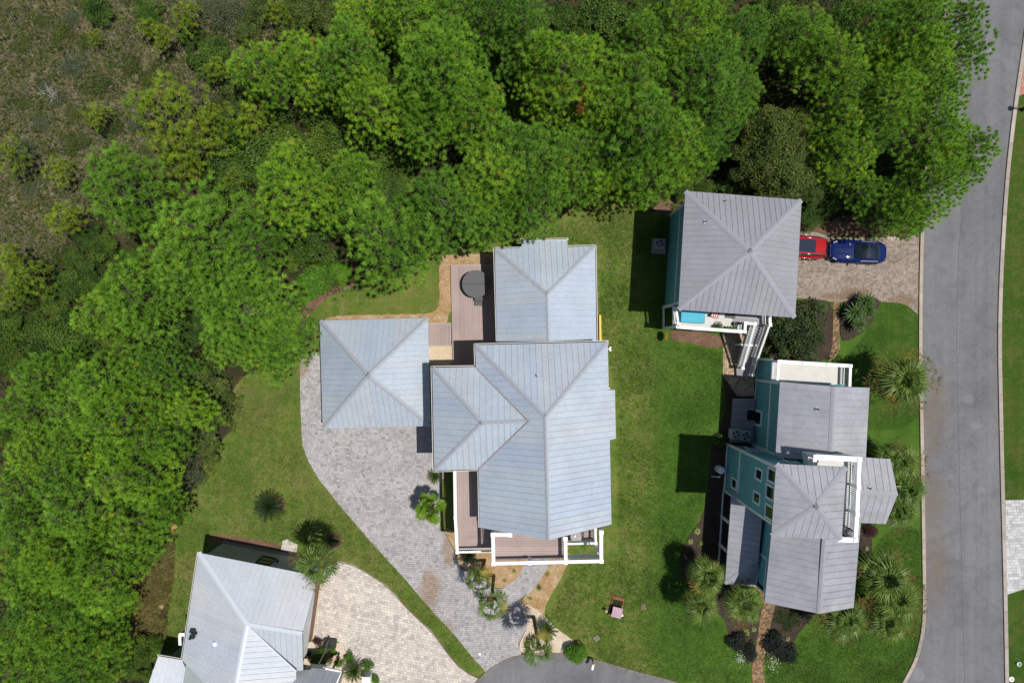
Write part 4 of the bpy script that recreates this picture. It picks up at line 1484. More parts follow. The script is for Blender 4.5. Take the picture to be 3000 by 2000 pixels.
# lower roofs
lw = House(E, M_pE, M_capE, 0.42)
lw.face('SW', (464, 1920, 3.2), (533, 1932, 3.2), (437, 2000, 3.5), [(464, 1920), (533, 1932), (551, 1970), (549, 2060), (415, 2060)], ribs=2)
lw.face('S', (552, 1955, 3.5), (700, 2010, 3.5), (540, 2080, 4.3), [(552, 1952), (620, 1975), (705, 2012), (690, 2090), (545, 2090)], ribs=1)
lw.face('SE', (946, 1956, 3.0), (1000, 1967, 3.0), (900, 1961, 3.5), [(868, 1966), (890, 1963), (946, 1956), (999.5, 1966.5), (980, 2010), (960, 2070), (850, 2070)], ribs=1)
lw.finish('lower_roof')
lw.gutter([(463, 1919, 3.2), (532, 1931, 3.2)])
trim_beam(E, at(946, 1954, 3.0), at(1000, 1965, 3.0), 0.12, 0.18, M_white, 'fascia')
trim_beam(E, at(1000, 1965, 3.0), at(975, 2030, 3.0), 0.12, 0.18, M_white, 'fascia')
body(E, 'wall', rel([(-900, 900), (-955, 880), (-985, 1010), (-900, 1020)]), 0, 3.0, M_grey_s)
body(E, 'wall', rel([(-600, 945), (-492, 962), (-505, 1020), (-620, 1020)]), 0, 2.85, M_grey_s)
m = MB()
m.beam(at(526, 1857, 3.4), at(541, 1857, 3.4), 0.25, 0.12)
m.beam(at(527, 1857, 3.4), at(528, 1888, 3.0), 0.22, 0.10)
m.beam(at(529, 1857, 3.3), at(529, 1857, 3.3) - Z * 3.2, 0.14, 0.14)
m.build('porch_frame', M_white, E, fix=False)
m = MB()
m.box(at(1073, 1992, 1.2) - Z * 0.6, (0.6, 0.5, 1.2))
m.box(at(1073, 1992, 1.25), (0.66, 0.56, 0.08))
m.build('porch_pier', M_white, E)
# ------------------------------------------------------------------ vegetation meshes
M_needle = leaf_mat('pine_needles', (0.082, 0.20, 0.015), (0.245, 0.46, 0.038), 0.24, 0.5, 0.30, (0.36, 0.36, 0.03))
M_needle_y = leaf_mat('young_pine_needles', (0.115, 0.20, 0.014), (0.31, 0.43, 0.035), 0.26, 0.5, 0.14, (0.34, 0.25, 0.04))
M_leaf = leaf_mat('shrub_leaves', (0.028, 0.072, 0.009), (0.115, 0.195, 0.024), 0.3, 0.5, 0.22)
M_leaf_o = leaf_mat('olive_leaves', (0.042, 0.074, 0.012), (0.15, 0.20, 0.038), 0.28, 0.5, 0.15)
M_leaf_d = leaf_mat('glossy_dark_leaves', (0.013, 0.030, 0.008), (0.060, 0.092, 0.020), 0.15, 0.6, 0.15)
M_leaf_b = leaf_mat('bright_leaves', (0.045, 0.13, 0.010), (0.14, 0.30, 0.022), 0.3, 0.5, 0.15)
M_leaf_y = leaf_mat('yellow_green_leaves', (0.10, 0.16, 0.010), (0.33, 0.38, 0.02), 0.3, 0.5, 0.1)
M_leaf_r = leaf_mat('wine_red_leaves', (0.035, 0.012, 0.014), (0.11, 0.045, 0.04), 0.2, 0.5, 0.2)
M_leaf_g = leaf_mat('grey_green_leaves', (0.06, 0.085, 0.045), (0.15, 0.19, 0.10), 0.25, 0.6, 0.1)
M_leaf_k = leaf_mat('near_black_leaves', (0.006, 0.010, 0.008), (0.022, 0.030, 0.020), 0.12, 0.7, 0.1)
M_bark = plain('pine_bark', (0.11, 0.08, 0.06), 0.95, var=0.35, scale=6, bump=0.6)
M_twig = plain('grey_bare_twigs', (0.10, 0.085, 0.068), 0.9, var=0.25, scale=3)
M_pbark = plain('palm_bark', (0.10, 0.085, 0.065), 0.95, var=0.35, scale=12, bump=0.7)
M_orange = leaf_mat('dead_orange_needles', (0.20, 0.07, 0.02), (0.40, 0.15, 0.04), 0.3, 0.6, 0.1)


def needles(P0, D0, tint0, n, length, spread, width, rs, upness=0.45):
    """P0, D0: tuft positions and axes; gives triangle soup"""
    k = len(P0)
    d = np.repeat(D0, n, 0) + rs.normal(0, spread, (k * n, 3))
    d /= np.linalg.norm(d, axis=1, keepdims=True) + 1e-9
    L = length * rs.uniform(0.65, 1.1, (k * n, 1))
    p = np.repeat(P0, n, 0) + d * 0.02
    s = np.cross(d, rs.normal(0, upness, (k * n, 3)) + np.array([0, 0, 1.0]))
    s /= np.linalg.norm(s, axis=1, keepdims=True) + 1e-9
    s *= width / 2
    tip = p + d * L
    tip[:, 2] -= 0.10 * L[:, 0] ** 2
    V = np.stack([p - s, p + s, tip], 1).reshape(-1, 3)
    t = np.clip(np.repeat(tint0, n) + rs.normal(0, 0.06, k * n), 0, 1)
    return V, t


def pine_set(seed, Rc, nl, tufts, zc, zh, mat=None, nn=62, sep=0.37, tl=0.41, lsep=1.0):
    """returns crown mesh, branch mesh, trunk mesh in local coordinates, base at 0; the crown is built of separate cushions"""
    rs = np.random.RandomState(seed)
    P0, D0, T0, C0 = [], [], [], []
    br = MB()
    ztop = zc + zh
    lean = rs.normal(0, 0.3, 2)
    ph = rs.uniform(0, 6.28, 3)

    def outline(a):
        return Rc * (0.92 + 0.14 * math.sin(2 * a + ph[0]) + 0.12 * math.sin(3 * a + ph[1]) + 0.12 * math.sin(6 * a + ph[2]))
    tries = 0
    while len(C0) < nl and tries < 4000:
        tries += 1
        a = rs.uniform(0, 6.2832)
        f = math.sqrt(rs.rand())
        rr = outline(a) * f
        z = ztop - zh * 0.85 * f ** 2.0 - rs.uniform(0, 0.9) - (zh * rs.uniform(0.2, 0.5) if len(C0) > nl * 0.66 else 0)
        c = np.array([math.cos(a) * rr + lean[0] * (1 - f), math.sin(a) * rr + lean[1] * (1 - f), z])
        if C0 and min((q[0] - c[0]) ** 2 + (q[1] - c[1]) ** 2 + 0.5 * (q[2] - c[2]) ** 2 for q in C0) < (lsep * (1 if len(C0) < nl * .66 else .8)) ** 2:
            continue
        C0.append(c)
        lr = rs.uniform(0.48, 0.70)
        hub = c - np.array([0, 0, lr * 0.7])
        base = np.array([lean[0] * .5, lean[1] * .5, max(zc * 0.72, z - rr * 0.55 - 0.5)])
        mid = base * 0.45 + hub * 0.55 + np.array([0, 0, -0.12 * rr])
        br.tube([base, mid, hub], [0.055, 0.032, 0.012], 5, False)
        lt = rs.uniform(0.15, 0.75)
        u = np.array([math.cos(a), math.sin(a), 0])
        made, here = 0, []
        for q in range(tufts * 4):
            if made >= tufts:
                break
            v = rs.normal(0, 1, 3)
            v[2] = abs(v[2]) * 0.9 - 0.25
            v /= np.linalg.norm(v)
            w_ = v * lr * np.array([1.0, 1.0, 0.72]) * rs.uniform(0.72, 1.08)
            p = hub + np.array([0, 0, lr * .35]) + w_ + u * np.dot(w_, u) * 0.35
            if here and np.min(np.sum((np.array(here) - p) ** 2, 1)) < sep * sep:
                continue
            here.append(p)
            made += 1
            dd_ = v * 0.75 + u * 0.25 * f + np.array([0, 0, 0.4])
            P0.append(p)
            D0.append(dd_ / np.linalg.norm(dd_))
            T0.append(lt + rs.normal(0, 0.13) + (0.3 if rs.rand() < 0.01 else 0))
            if made % 4 == 1:
                br.tube([hub, (hub + p) / 2 + np.array([0, 0, -.06]), p - np.array([0, 0, .05])], [0.012, 0.009, 0.005], 3, False)
    for i in range(5):
        a = rs.uniform(0, 6.28)
        rr = Rc * rs.uniform(0.3, 0.9)
        z = ztop - zh * 0.62 * (rr / Rc) ** 1.7 - rs.uniform(0.4, 1.0)
        b = np.array([math.cos(a) * rr * .6, math.sin(a) * rr * .6, z - 0.3])
        br.tube([(lean[0] * .5, lean[1] * .5, zc * .8), b], [0.03, 0.018], 4, False)
        for j in range(3):
            e = b + np.array([math.cos(a + rs.normal(0, .6)), math.sin(a + rs.normal(0, .6)), 0.35]) * rs.uniform(0.5, 1.1)
            br.tube([b, (b + e) / 2 + rs.normal(0, .05, 3), e], [0.016, 0.011, 0.006], 3, False)
    V, t = needles(np.array(P0), np.array(D0), np.array(T0), nn, tl, 0.54, 0.035, rs, 0.6)
    crown = tri_mesh('crown', V, t, mat or M_needle)
    bm_ = bpy.data.meshes.new('branches')
    bm_.from_pydata(br.v, [], br.f)
    bm_.materials.append(M_twig)
    tk = MB()
    tk.tube([(0, 0, -0.1), (lean[0] * .15, lean[1] * .15, zc * .5), (lean[0] * .5, lean[1] * .5, zc), (lean[0], lean[1], ztop - 0.8)], [0.20, 0.16, 0.12, 0.04], 9)
    tm = bpy.data.meshes.new('trunk')
    tm.from_pydata(tk.v, [], tk.f)
    tm.materials.append(M_bark)
    return crown, bm_, tm


BIG = [pine_set(100 + i, 2.6, 40, 12, 7.4, 4.4) for i in range(8)]
MED = [pine_set(200 + i, 1.9, 24, 12, 6.0, 3.0) for i in range(4)]
SML = [pine_set(300 + i, 1.0, 8, 8, 3.6, 1.4, mat=M_needle_y, lsep=.75) for i in range(3)]
SPARSE = [pine_set(400 + i, 2.1, 17, 8, 4.6, 2.1, mat=M_needle_y, lsep=0.85) for i in range(2)]


def leaf_soup(P0, N0, tint, size, rs, aspect=0.55):
    """one leaf = a folded pair of triangles (a rhombus) at each point, facing about N0"""
    k = len(P0)
    nrm = N0 + rs.normal(0, 0.55, (k, 3))
    nrm /= np.linalg.norm(nrm, axis=1, keepdims=True) + 1e-9
    u = np.cross(nrm, rs.normal(0, 1, (k, 3)))
    u /= np.linalg.norm(u, axis=1, keepdims=True) + 1e-9
    v = np.cross(nrm, u)
    L = size * rs.uniform(0.7, 1.25, (k, 1))
    a, b = P0 - u * L / 2, P0 + u * L / 2
    c, d = P0 + v * L * aspect / 2, P0 - v * L * aspect / 2
    V = np.stack([a, c, b, a, b, d], 1).reshape(-1, 3)
    t = np.repeat(np.clip(tint + rs.normal(0, 0.12, k), 0, 1), 2)
    return V, t


def bush_mesh(seed, Rc, H, nl, leaves, size, mat, flat=0.8, lump=0.42, stemmy=True, name='foliage', gap=0.0):
    rs = np.random.RandomState(seed)
    P0, N0, T = [], [], []
    st_ = MB()
    for i in range(nl):
        a = i * 2.39996 + rs.normal(0, 0.3)
        f = math.sqrt((i + 0.3) / nl)
        rr = (Rc - lump * Rc * 0.7) * f * rs.uniform(0.85, 1.15)
        lr = lump * Rc * rs.uniform(0.75, 1.2)
        z = H - lr * flat - (H * 0.55) * (rr / Rc) ** 2 * rs.uniform(0.5, 1.15) - rs.uniform(0, 0.22) * H * 0.5
        z = max(z, lr * 0.4)
        c = np.array([math.cos(a) * rr, math.sin(a) * rr, z])
        n = leaves
        v = rs.normal(0, 1, (n, 3))
        v[:, 2] = np.abs(v[:, 2]) - 0.35
        v /= np.linalg.norm(v, axis=1, keepdims=True)
        rad = lr * rs.uniform(0.62, 1.08, (n, 1))
        P0.append(c + v * rad * np.array([1, 1, flat]))
        N0.append(v * 0.8 + np.array([0, 0, 0.6]))
        T.append(np.full(n, rs.uniform(0.12, 0.85)))
        if stemmy:
            st_.tube([(rs.normal(0, .05), rs.normal(0, .05), 0), c * np.array([.5, .5, .55]), c], [0.05 * Rc ** .5, 0.035, 0.015], 4, False)
    V, t = leaf_soup(np.concatenate(P0), np.concatenate(N0), np.concatenate(T), size, rs)
    me = tri_mesh(name, V, t, mat)
    sm = bpy.data.meshes.new('stems')
    sm.from_pydata(st_.v, [], st_.f)
    sm.materials.append(M_twig)
    return me, sm


UND = [bush_mesh(500 + i, 1.8, 2.3, 22, 230, 0.15, M_leaf, 0.8, 0.30) for i in range(4)]
OAK = [bush_mesh(520 + i, 2.3, 6.2, 34, 240, 0.14, M_leaf_o, 0.8, 0.26) for i in range(3)]
UNDO = [bush_mesh(540 + i, 1.6, 2.2, 22, 200, 0.16, M_leaf_o, 0.85, 0.28) for i in range(2)]
UNDB = [bush_mesh(550 + i, 1.3, 1.1, 13, 260, 0.17, M_leaf_b, 0.75, 0.42) for i in range(2)]
GRY = [bush_mesh(560, 1.5, 1.8, 12, 260, 0.09, M_leaf_g, 0.8, 0.42)]
MAG = bush_mesh(570, 2.35, 3.6, 38, 200, 0.19, M_leaf_d, 0.85, 0.25)
BOX = bush_mesh(580, 0.85, 1.25, 16, 340, 0.10, M_leaf_b, 1.0, 0.42)
BOXS = bush_mesh(581, 0.42, 0.62, 10, 170, 0.06, M_leaf_b, 1.0, 0.45)
RED = bush_mesh(582, 0.6, 0.7, 11, 150, 0.08, M_leaf_r, 0.85, 0.45)
YEL = bush_mesh(583, 0.6, 0.8, 12, 130, 0.11, M_leaf_y, 0.85, 0.45)
DRK = bush_mesh(584, 0.95, 0.9, 12, 120, 0.17, M_leaf_k, 0.7, 0.42)
GCV = bush_mesh(585, 0.9, 0.35, 16, 80, 0.10, M_leaf_d, 0.5, 0.30)
MIX = bush_mesh(586, 0.65, 0.9, 12, 170, 0.09, M_leaf, 0.9, 0.45)
HEATH = [bush_mesh(590 + i, 1.0, 0.8, 10, 160, 0.085, M_leaf_g if i == 1 else M_leaf_o, 0.8, 0.45) for i in range(3)]

ORD = ['leftmost', 'second from left', 'third from left', 'fourth from left', 'fifth from left', 'sixth from left', 'seventh from left', 'eighth from left', 'ninth from left', 'tenth from left', 'eleventh from left', 'twelfth from left']
NUMW = {2: 'two', 3: 'three', 4: 'four', 5: 'five', 6: 'six', 7: 'seven', 8: 'eight', 9: 'nine', 10: 'ten', 11: 'eleven', 12: 'twelve'}


def ranked(spots, what, phrase):
    """labels that name each plant by its rank along a zone the photo shows"""
    n = len(spots)
    out = []
    for i, s in enumerate(sorted(spots, key=lambda q: q[0])):
        out.append((s, f'{what} {phrase}' if n == 1 else f'{ORD[i]} of the {NUMW[n]} {what}s {phrase}'))
    return out


def plant_tree(cat, name, label, parts, px, py, r_px, base_R, hc, group, names=('crown', 'branches', 'trunk'), rnd=True):
    """parts: meshes; hc: height at which the crown is centred for unit scale"""
    k = r_px * S * (1 - hc / HC) / base_R
    k = r_px * S * (1 - hc * k / HC) / base_R
    p = at(px, py, hc * k)
    t = thing(name, label, cat, (p.x, p.y, 0), R.uniform(0, 6.28) if rnd else 0, group)
    for nm, me in zip(names, parts):
        if me is None:
            continue
        inst(nm, me, t, (0, 0, 0), (0, 0, 0), (k, k, k * R.uniform(0.95, 1.06)))
    return t


PZ = [
    ('pine', 'at the top edge nearest the street', [(2189, 83, 88), (2361, 70, 84), (2584, 51, 88), (2693, 51, 105), (2827, 45, 66), (2029, 57, 108)]),
    ('pine', 'at the top edge, middle', [(1180, 32, 92), (1314, 38, 82), (1448, 51, 88), (1538, 57, 90), (1060, 25, 70)]),
    ('tall pine', 'below the top edge, left of centre', [(765, 198, 86), (886, 153, 72), (1020, 166, 104), (1084, 293, 98), (1288, 190, 136), (930, 260, 58)]),
    ('tall pine', 'up and right of the hot tub', [(1244, 338, 98), (1371, 287, 108), (1435, 500, 112), (1307, 587, 118), (1420, 620, 86), (1440, 380, 76)]),
    ('pine', 'above the tree shadow on the lawn', [(1557, 179, 78), (1653, 172, 112), (1596, 262, 82), (1691, 434, 80), (1538, 446, 112), (1570, 574, 98), (1700, 520, 60)]),
    ('dense pine', 'left of the olive oaks', [(1908, 128, 90), (1876, 215, 100), (2074, 210, 118), (2106, 306, 98), (1790, 300, 92), (1902, 357, 122), (1997, 415, 98), (1908, 505, 88), (1800, 430, 84), (1780, 520, 66), (2055, 440, 76), (2180, 240, 80)]),
    ('dark pine', 'leaning to the street, upper group', [(2444, 166, 92), (2482, 262, 76), (2712, 165, 98), (2833, 150, 72), (2648, 268, 96), (2775, 258, 80), (2590, 150, 70)]),
    ('dark pine', 'leaning to the street, lower group', [(2495, 344, 72), (2584, 362, 84), (2495, 438, 76), (2750, 357, 92), (2846, 421, 84), (2763, 459, 70), (2546, 556, 54), (2750, 548, 96), (2648, 606, 64), (2700, 632, 46), (2840, 480, 60)]),
    ('bright pine', 'between heath and hot tub', [(363, 555, 116), (561, 670, 140), (720, 720, 94), (848, 548, 112), (1020, 529, 84), (1116, 690, 136), (960, 610, 60)]),
    ('bright pine', 'left of the garage roof', [(268, 918, 76), (383, 861, 112), (523, 816, 100), (714, 908, 126), (820, 985, 86), (640, 830, 84), (760, 1050, 62), (665, 985, 80)]),
    ('pine', 'level with the grey driveway', [(89, 1108, 78), (178, 1076, 56), (306, 1121, 98), (440, 1070, 80), (523, 1204, 66), (319, 1223, 110), (204, 1191, 72), (64, 1204, 72)]),
    ('pine', 'level with the dark cycad', [(76, 1344, 78), (210, 1290, 78), (408, 1293, 92), (178, 1380, 74), (357, 1395, 108), (38, 1434, 66), (172, 1485, 118), (446, 1485, 62), (57, 1535, 78), (300, 1330, 60)]),
    ('pine', 'level with the lower grey house', [(383, 1542, 86), (287, 1590, 86), (408, 1618, 52), (153, 1638, 96), (38, 1630, 66), (274, 1689, 112), (51, 1720, 68), (178, 1784, 84), (332, 1776, 46), (64, 1800, 76)]),
    ('pine', 'in the lower left corner', [(242, 1893, 76), (115, 1868, 86), (32, 1903, 66), (96, 1960, 86), (198, 1967, 72), (280, 1975, 50), (300, 1870, 48)]),
]
QZ = [
    ('young yellow-green pine', 'at the left edge', [(13, 453, 32), (172, 504, 26), (185, 644, 34), (26, 752, 32), (76, 816, 36), (16, 872, 26)]),
    ('young yellow-green pine', 'scattered on the heath', [(529, 491, 38), (480, 108, 24), (430, 85, 20), (270, 108, 14), (545, 40, 28), (640, 205, 24), (620, 330, 20), (720, 335, 40), (272, 330, 24), (800, 20, 22), (500, 575, 22), (680, 525, 22)]),
]
cnt = 0
for what, phrase, sp in PZ:
    for (px, py, r_), lab in ranked(sp, what, phrase):
        pool, bR, hc = (BIG, 2.6, 9.6) if r_ >= 74 else (MED, 1.9, 7.4)
        plant_tree('pine tree', 'pine_tree', lab, pool[cnt % len(pool)], px, py, r_ * 0.93, bR, hc * R.uniform(.92, 1.1), 'pines of the wood')
        cnt += 1
for what, phrase, sp in QZ:
    for (px, py, r_), lab in ranked(sp, what, phrase):
        plant_tree('pine tree', 'pine_tree', lab, SML[cnt % 3], px, py, r_ * 1.05, 1.0, 4.2, 'young pines on the heath')
        cnt += 1
plant_tree('pine tree', 'pine_tree', 'sparse yellowish pine with bare grey twigs standing alone at the edge of the heath', SPARSE[0], 472, 319, 100, 2.1, 5.6, 'pines of the wood')
plant_tree('pine tree', 'pine_tree', 'small open pine just right of and below the sparse yellowish pine on the heath', SPARSE[1], 560, 415, 74, 2.1, 5.6, 'pines of the wood')
SH = [
    ('dark green shrub', 'right of the sparse pine', [(720, 408, 108), (848, 446, 95), (670, 497, 90), (918, 319, 60), (1071, 472, 86), (600, 430, 50), (800, 350, 60), (760, 490, 70), (960, 430, 80), (1000, 380, 60)], UND, 'understorey shrubs'),
    ('shrub', 'near the red-brown soil strip', [(912, 695, 86), (860, 740, 60), (950, 640, 60), (830, 690, 50), (880, 610, 50), (1090, 545, 70), (1150, 560, 55)], UND, 'understorey shrubs'),
    ('dark shrub', 'on the upper heath', [(606, 172, 66), (280, 25, 50), (430, 30, 46), (560, 110, 40), (640, 140, 40)], UND, 'heath thickets'),
    ('shrub', 'in the hollow at left', [(300, 720, 46), (446, 957, 62), (191, 976, 80), (542, 976, 62), (130, 1010, 70), (260, 1010, 60), (340, 980, 60), (490, 1010, 50), (380, 760, 40), (600, 940, 44), (250, 690, 44), (110, 960, 50)], UND, 'understorey shrubs'),
    ('olive shrub', 'along the left lawn edge', [(593, 1108, 72), (612, 1204, 66), (574, 1280, 60), (612, 1320, 40), (560, 1180, 60), (640, 1150, 44)], UNDO, 'olive shrubs at the lawn edge'),
    ('grey-green shrub', 'by the left lawn', [(536, 1390, 58), (504, 1446, 42), (580, 1400, 26)], GRY, 'grey-green shrubs at the lawn edge'),
    ('bright green shrub', 'by the lawn tip above the garage', [(912, 823, 50), (965, 792, 40), (1000, 800, 34), (900, 860, 30)], UNDB, 'bright shrubs at the lawn tip'),
    ('shrub', 'between the pines at the top', [(1768, 38, 86), (1830, 60, 60), (1720, 70, 60), (1400, 130, 60), (1480, 110, 50), (1180, 110, 50), (1900, 20, 50), (1730, 220, 40)], UND, 'understorey shrubs'),
    ('shrub', 'in the dark gap above the deck', [(1130, 430, 60), (1190, 480, 60), (1480, 330, 60), (1560, 330, 50), (1180, 540, 50), (1440, 210, 50)], UND, 'understorey shrubs'),
    ('shrub', 'under trees above the blue car', [(2420, 420, 60), (2440, 520, 50), (2420, 590, 50), (2330, 470, 60), (2620, 480, 50), (2640, 180, 50), (2380, 640, 40), (2290, 130, 60)], UND, 'understorey shrubs'),
    ('shrub', 'behind the lilac pyramid roof', [(2060, 560, 50), (2130, 560, 50), (1850, 560, 40), (1900, 585, 36), (2000, 545, 44)], UND, 'understorey shrubs'),
    ('shrub', 'along the heath rim at the top', [(760, 30, 46), (830, 70, 40), (900, 40, 56), (960, 60, 50), (720, 90, 40), (680, 250, 36), (990, 20, 50), (860, 20, 40), (700, 300, 30)], UNDO, 'shrubs along the heath rim'),
    ('shrub', 'in the dark top gap near the street', [(1960, 20, 60), (2100, 10, 60), (2270, 30, 60), (2460, 60, 60), (2320, 170, 60), (2560, 150, 50), (1640, 50, 50)], UND, 'understorey shrubs'),
    ('grey-green heath bush', 'near the top edge of the heath', [(650, 40, 60), (690, 20, 40), (610, 20, 36)], GRY, 'grey heath bushes'),
    ('shrub', 'at the left edge under the pines', [(20, 960, 60), (30, 1050, 56), (20, 1270, 50), (16, 1490, 44), (110, 1270, 50), (20, 1580, 40), (110, 1420, 44), (250, 1230, 44), (330, 1860, 50), (30, 1850, 44), (150, 1720, 44)], UND, 'understorey shrubs'),
    ('shrub', 'in the bare patch under the heath', [(60, 860, 50), (200, 830, 56), (250, 790, 44), (160, 880, 50), (270, 860, 44), (215, 760, 36)], UND, 'understorey shrubs'),
    ('shrub', 'left of the lower grey house', [(420, 1900, 46), (460, 1890, 34), (390, 1960, 40), (330, 1950, 40), (440, 1980, 30)], UND, 'understorey shrubs'),
]
for what, phrase, sp, pool, grp in SH:
    for i, ((px, py, r_), lab) in enumerate(ranked(sp, what, phrase)):
        bR, hc = {id(UND): (1.8, 1.5), id(UNDO): (1.6, 1.4), id(GRY): (1.5, 1.2), id(UNDB): (1.3, 0.8)}[id(pool)]
        plant_tree('shrub', 'shrub', lab, pool[(i + len(phrase)) % len(pool)], px, py, r_, bR, hc, grp, ('foliage', 'stems'))
for (px, py, r_), lab in ranked([(2265, 395, 98), (2342, 372, 70), (2221, 465, 82), (2300, 523, 98), (2380, 561, 44), (2190, 380, 60), (2345, 450, 70)], 'olive-leaved oak', 'behind the lilac pyramid roof'):
    plant_tree('oak tree', 'oak_tree', lab, OAK[int(px) % 3], px, py, r_, 2.3, 4.6, 'oaks behind the teal house', ('crown', 'trunk'))
for (px, py, r_), lab in ranked([(120, 60, 26), (180, 85, 40), (60, 130, 30), (205, 55, 30), (130, 255, 26), (205, 190, 44), (290, 245, 40), (245, 120, 30), (370, 290, 26), (60, 300, 30), (380, 190, 34), (440, 225, 40)], 'low heath bush', 'in the open top left corner'):
    plant_tree('heath bush', 'heath_bush', lab, HEATH[int(px) % 3], px, py, r_, 1.0, 0.5, 'low bushes of the heath', ('foliage', 'stems'))
for (px, py, r_), lab in ranked([(320, 370, 40), (160, 285, 34), (70, 440, 40), (115, 360, 30), (210, 330, 30), (240, 410, 30), (330, 460, 36), (85, 560, 30), (280, 520, 30), (200, 420, 34), (400, 360, 36), (420, 450, 30)], 'low heath bush', 'in the open middle of the heath'):
    plant_tree('heath bush', 'heath_bush', lab, HEATH[int(px) % 3], px, py, r_, 1.0, 0.5, 'low bushes of the heath', ('foliage', 'stems'))
plant_tree('magnolia', 'magnolia_tree', 'round dark glossy magnolia with a white blossom between the two teal houses', MAG, 2335, 968, 98, 2.35, 2.6, None, ('crown', 'trunk'))

# heath scrub and undergrowth that nobody could count
def scatter(poly, n, rs, keep=None):
    xs = [p[0] for p in poly]
    ys = [p[1] for p in poly]
    q = np.stack([rs.uniform(max(min(xs), -46), min(max(xs), 46), n), rs.uniform(max(min(ys), -32), min(max(ys), 32), n)], 1)
    return q[pip(poly, q)]


def clump_stuff(name, poly, n, per, rad, length, mats, seed, width=0.05, up=0.9, zoff=0.02, tint=(0.1, 0.9), floor=0.15):
    rs = np.random.RandomState(seed)
    q = scatter(poly, n, rs)
    # clumping
    cl = np.sin(q[:, 0] * 0.9 + np.sin(q[:, 1] * 0.7) * 2) + np.sin(q[:, 1] * 1.1 + np.sin(q[:, 0] * 0.5) * 2)
    q = q[rs.rand(len(q)) < np.clip(0.6 + 0.3 * cl, floor, 1)]
    k = len(q)
    P0 = np.concatenate([q, np.full((k, 1), zoff)], 1)
    P0 = np.repeat(P0, 4, 0) + rs.normal(0, rad, (k * 4, 3)) * np.array([1, 1, 0])
    P0[:, 2] = zoff + np.abs(rs.normal(0, 0.10, len(P0)))
    D0 = rs.normal(0, 0.45, (len(P0), 3)) + np.array([0, 0, up])
    D0 /= np.linalg.norm(D0, axis=1, keepdims=True)
    t0 = np.repeat(rs.uniform(tint[0], tint[1], k), 4)
    V, t = needles(P0, D0, t0, per, length, 0.7, width, rs)
    me = tri_mesh(name, V, t, mats)
    return link(name, me, None, 'stuff')


M_hgreen = leaf_mat('heath_greenery', (0.062, 0.095, 0.018), (0.20, 0.24, 0.055), 0.3, 0.6, 0.0)
M_hdry = leaf_mat('dry_heath_grass', (0.17, 0.138, 0.078), (0.44, 0.355, 0.235), 0.2, 0.8, 0.0)
M_hgrey = leaf_mat('grey_heath_twigs', (0.17, 0.15, 0.13), (0.40, 0.37, 0.34), 0.1, 0.8, 0.0)
M_brush = leaf_mat('brown_bank_grass', (0.11, 0.092, 0.03), (0.34, 0.30, 0.11), 0.2, 0.8, 0.0)
M_ugrow = leaf_mat('undergrowth_leaves', (0.024, 0.052, 0.009), (0.095, 0.145, 0.026), 0.25, 0.6, 0.0)
clump_stuff('heath_greenery', scrub_poly, 32000, 6, 0.17, 0.21, M_hgreen, 21, 0.05, floor=0.32)
clump_stuff('heath_dry_grass', scrub_poly, 30000, 4, 0.25, 0.26, M_hdry, 22, 0.028, tint=(0.0, 1.0), floor=0.6)
clump_stuff('heath_twigs', scrub_poly, 12000, 4, 0.25, 0.34, M_hgrey, 23, 0.018, 0.5)
in_frame = P([(-60, -60), (2700, -60), (2720, 640), (2330, 640), (1900, 590), (1640, 620), (1240, 760), (900, 900), (820, 1010), (640, 1140), (560, 1380), (470, 1540), (420, 1750), (380, 1880), (470, 2060), (-60, 2060)])
clump_stuff('undergrowth', in_frame, 34000, 7, 0.30, 0.28, M_ugrow, 24, 0.085, 0.6, floor=0.5)
bank = P([(390, 1560), (500, 1560), (508, 1640), (500, 1720), (488, 1800), (475, 1880), (470, 1900), (380, 1960), (320, 1850), (380, 1700)])
clump_stuff('brown_bank_grass', bank, 9000, 5, 0.12, 0.42, M_brush, 25, 0.03)
lawn_l = P([(880, 1040), (882, 1290), (905, 1365), (935, 1405), (1006, 1494), (1095, 1597), (1189, 1699), (1265, 1789), (1332, 1860), (1386, 1927), (1420, 1962), (1330, 1925), (1265, 1845), (1178, 1762), (1125, 1706), (1045, 1656), (985, 1640), (900, 1600), (612, 1560), (520, 1930), (478, 1900), (512, 1560), (575, 1420), (680, 1280), (690, 1140), (850, 1010)])
lawn_r = P([(1480, 700), (1640, 660), (1850, 600), (1860, 640), (1945, 640), (1940, 1000), (2115, 1030), (2125, 1150), (2080, 1300), (2055, 1500), (1990, 1620), (2010, 1760), (2115, 1830), (2195, 1960), (2195, 2010), (1930, 1985), (1790, 1945), (1700, 1880), (1610, 1800), (1680, 1650), (1810, 1640), (1810, 1140), (1760, 1000), (1760, 720)])
lawn_b = P([(2245, 1965), (2330, 1880), (2390, 1810), (2560, 1860), (2640, 1720), (2560, 1600), (2640, 1520), (2700, 1560), (2702, 1760), (2690, 1900), (2640, 2000), (2250, 2010)])
M_blade = leaf_mat('lawn_blades', (0.055, 0.11, 0.014), (0.21, 0.245, 0.06), 0.2, 0.7, 0.0)
M_blade2 = leaf_mat('clipped_lawn_blades', (0.032, 0.084, 0.009), (0.105, 0.18, 0.026), 0.2, 0.7, 0.0)
clump_stuff('lawn_blades', lawn_l, 46000, 2, 0.12, 0.085, M_blade, 31, 0.03, 0.6, 0.0, floor=.5)
clump_stuff('lawn_blades', lawn_r, 70000, 2, 0.12, 0.075, M_blade2, 32, 0.03, 0.6, 0.0, floor=.5)
clump_stuff('lawn_blades', lawn_b, 26000, 2, 0.12, 0.075, M_blade2, 33, 0.03, 0.6, 0.0, floor=.5)
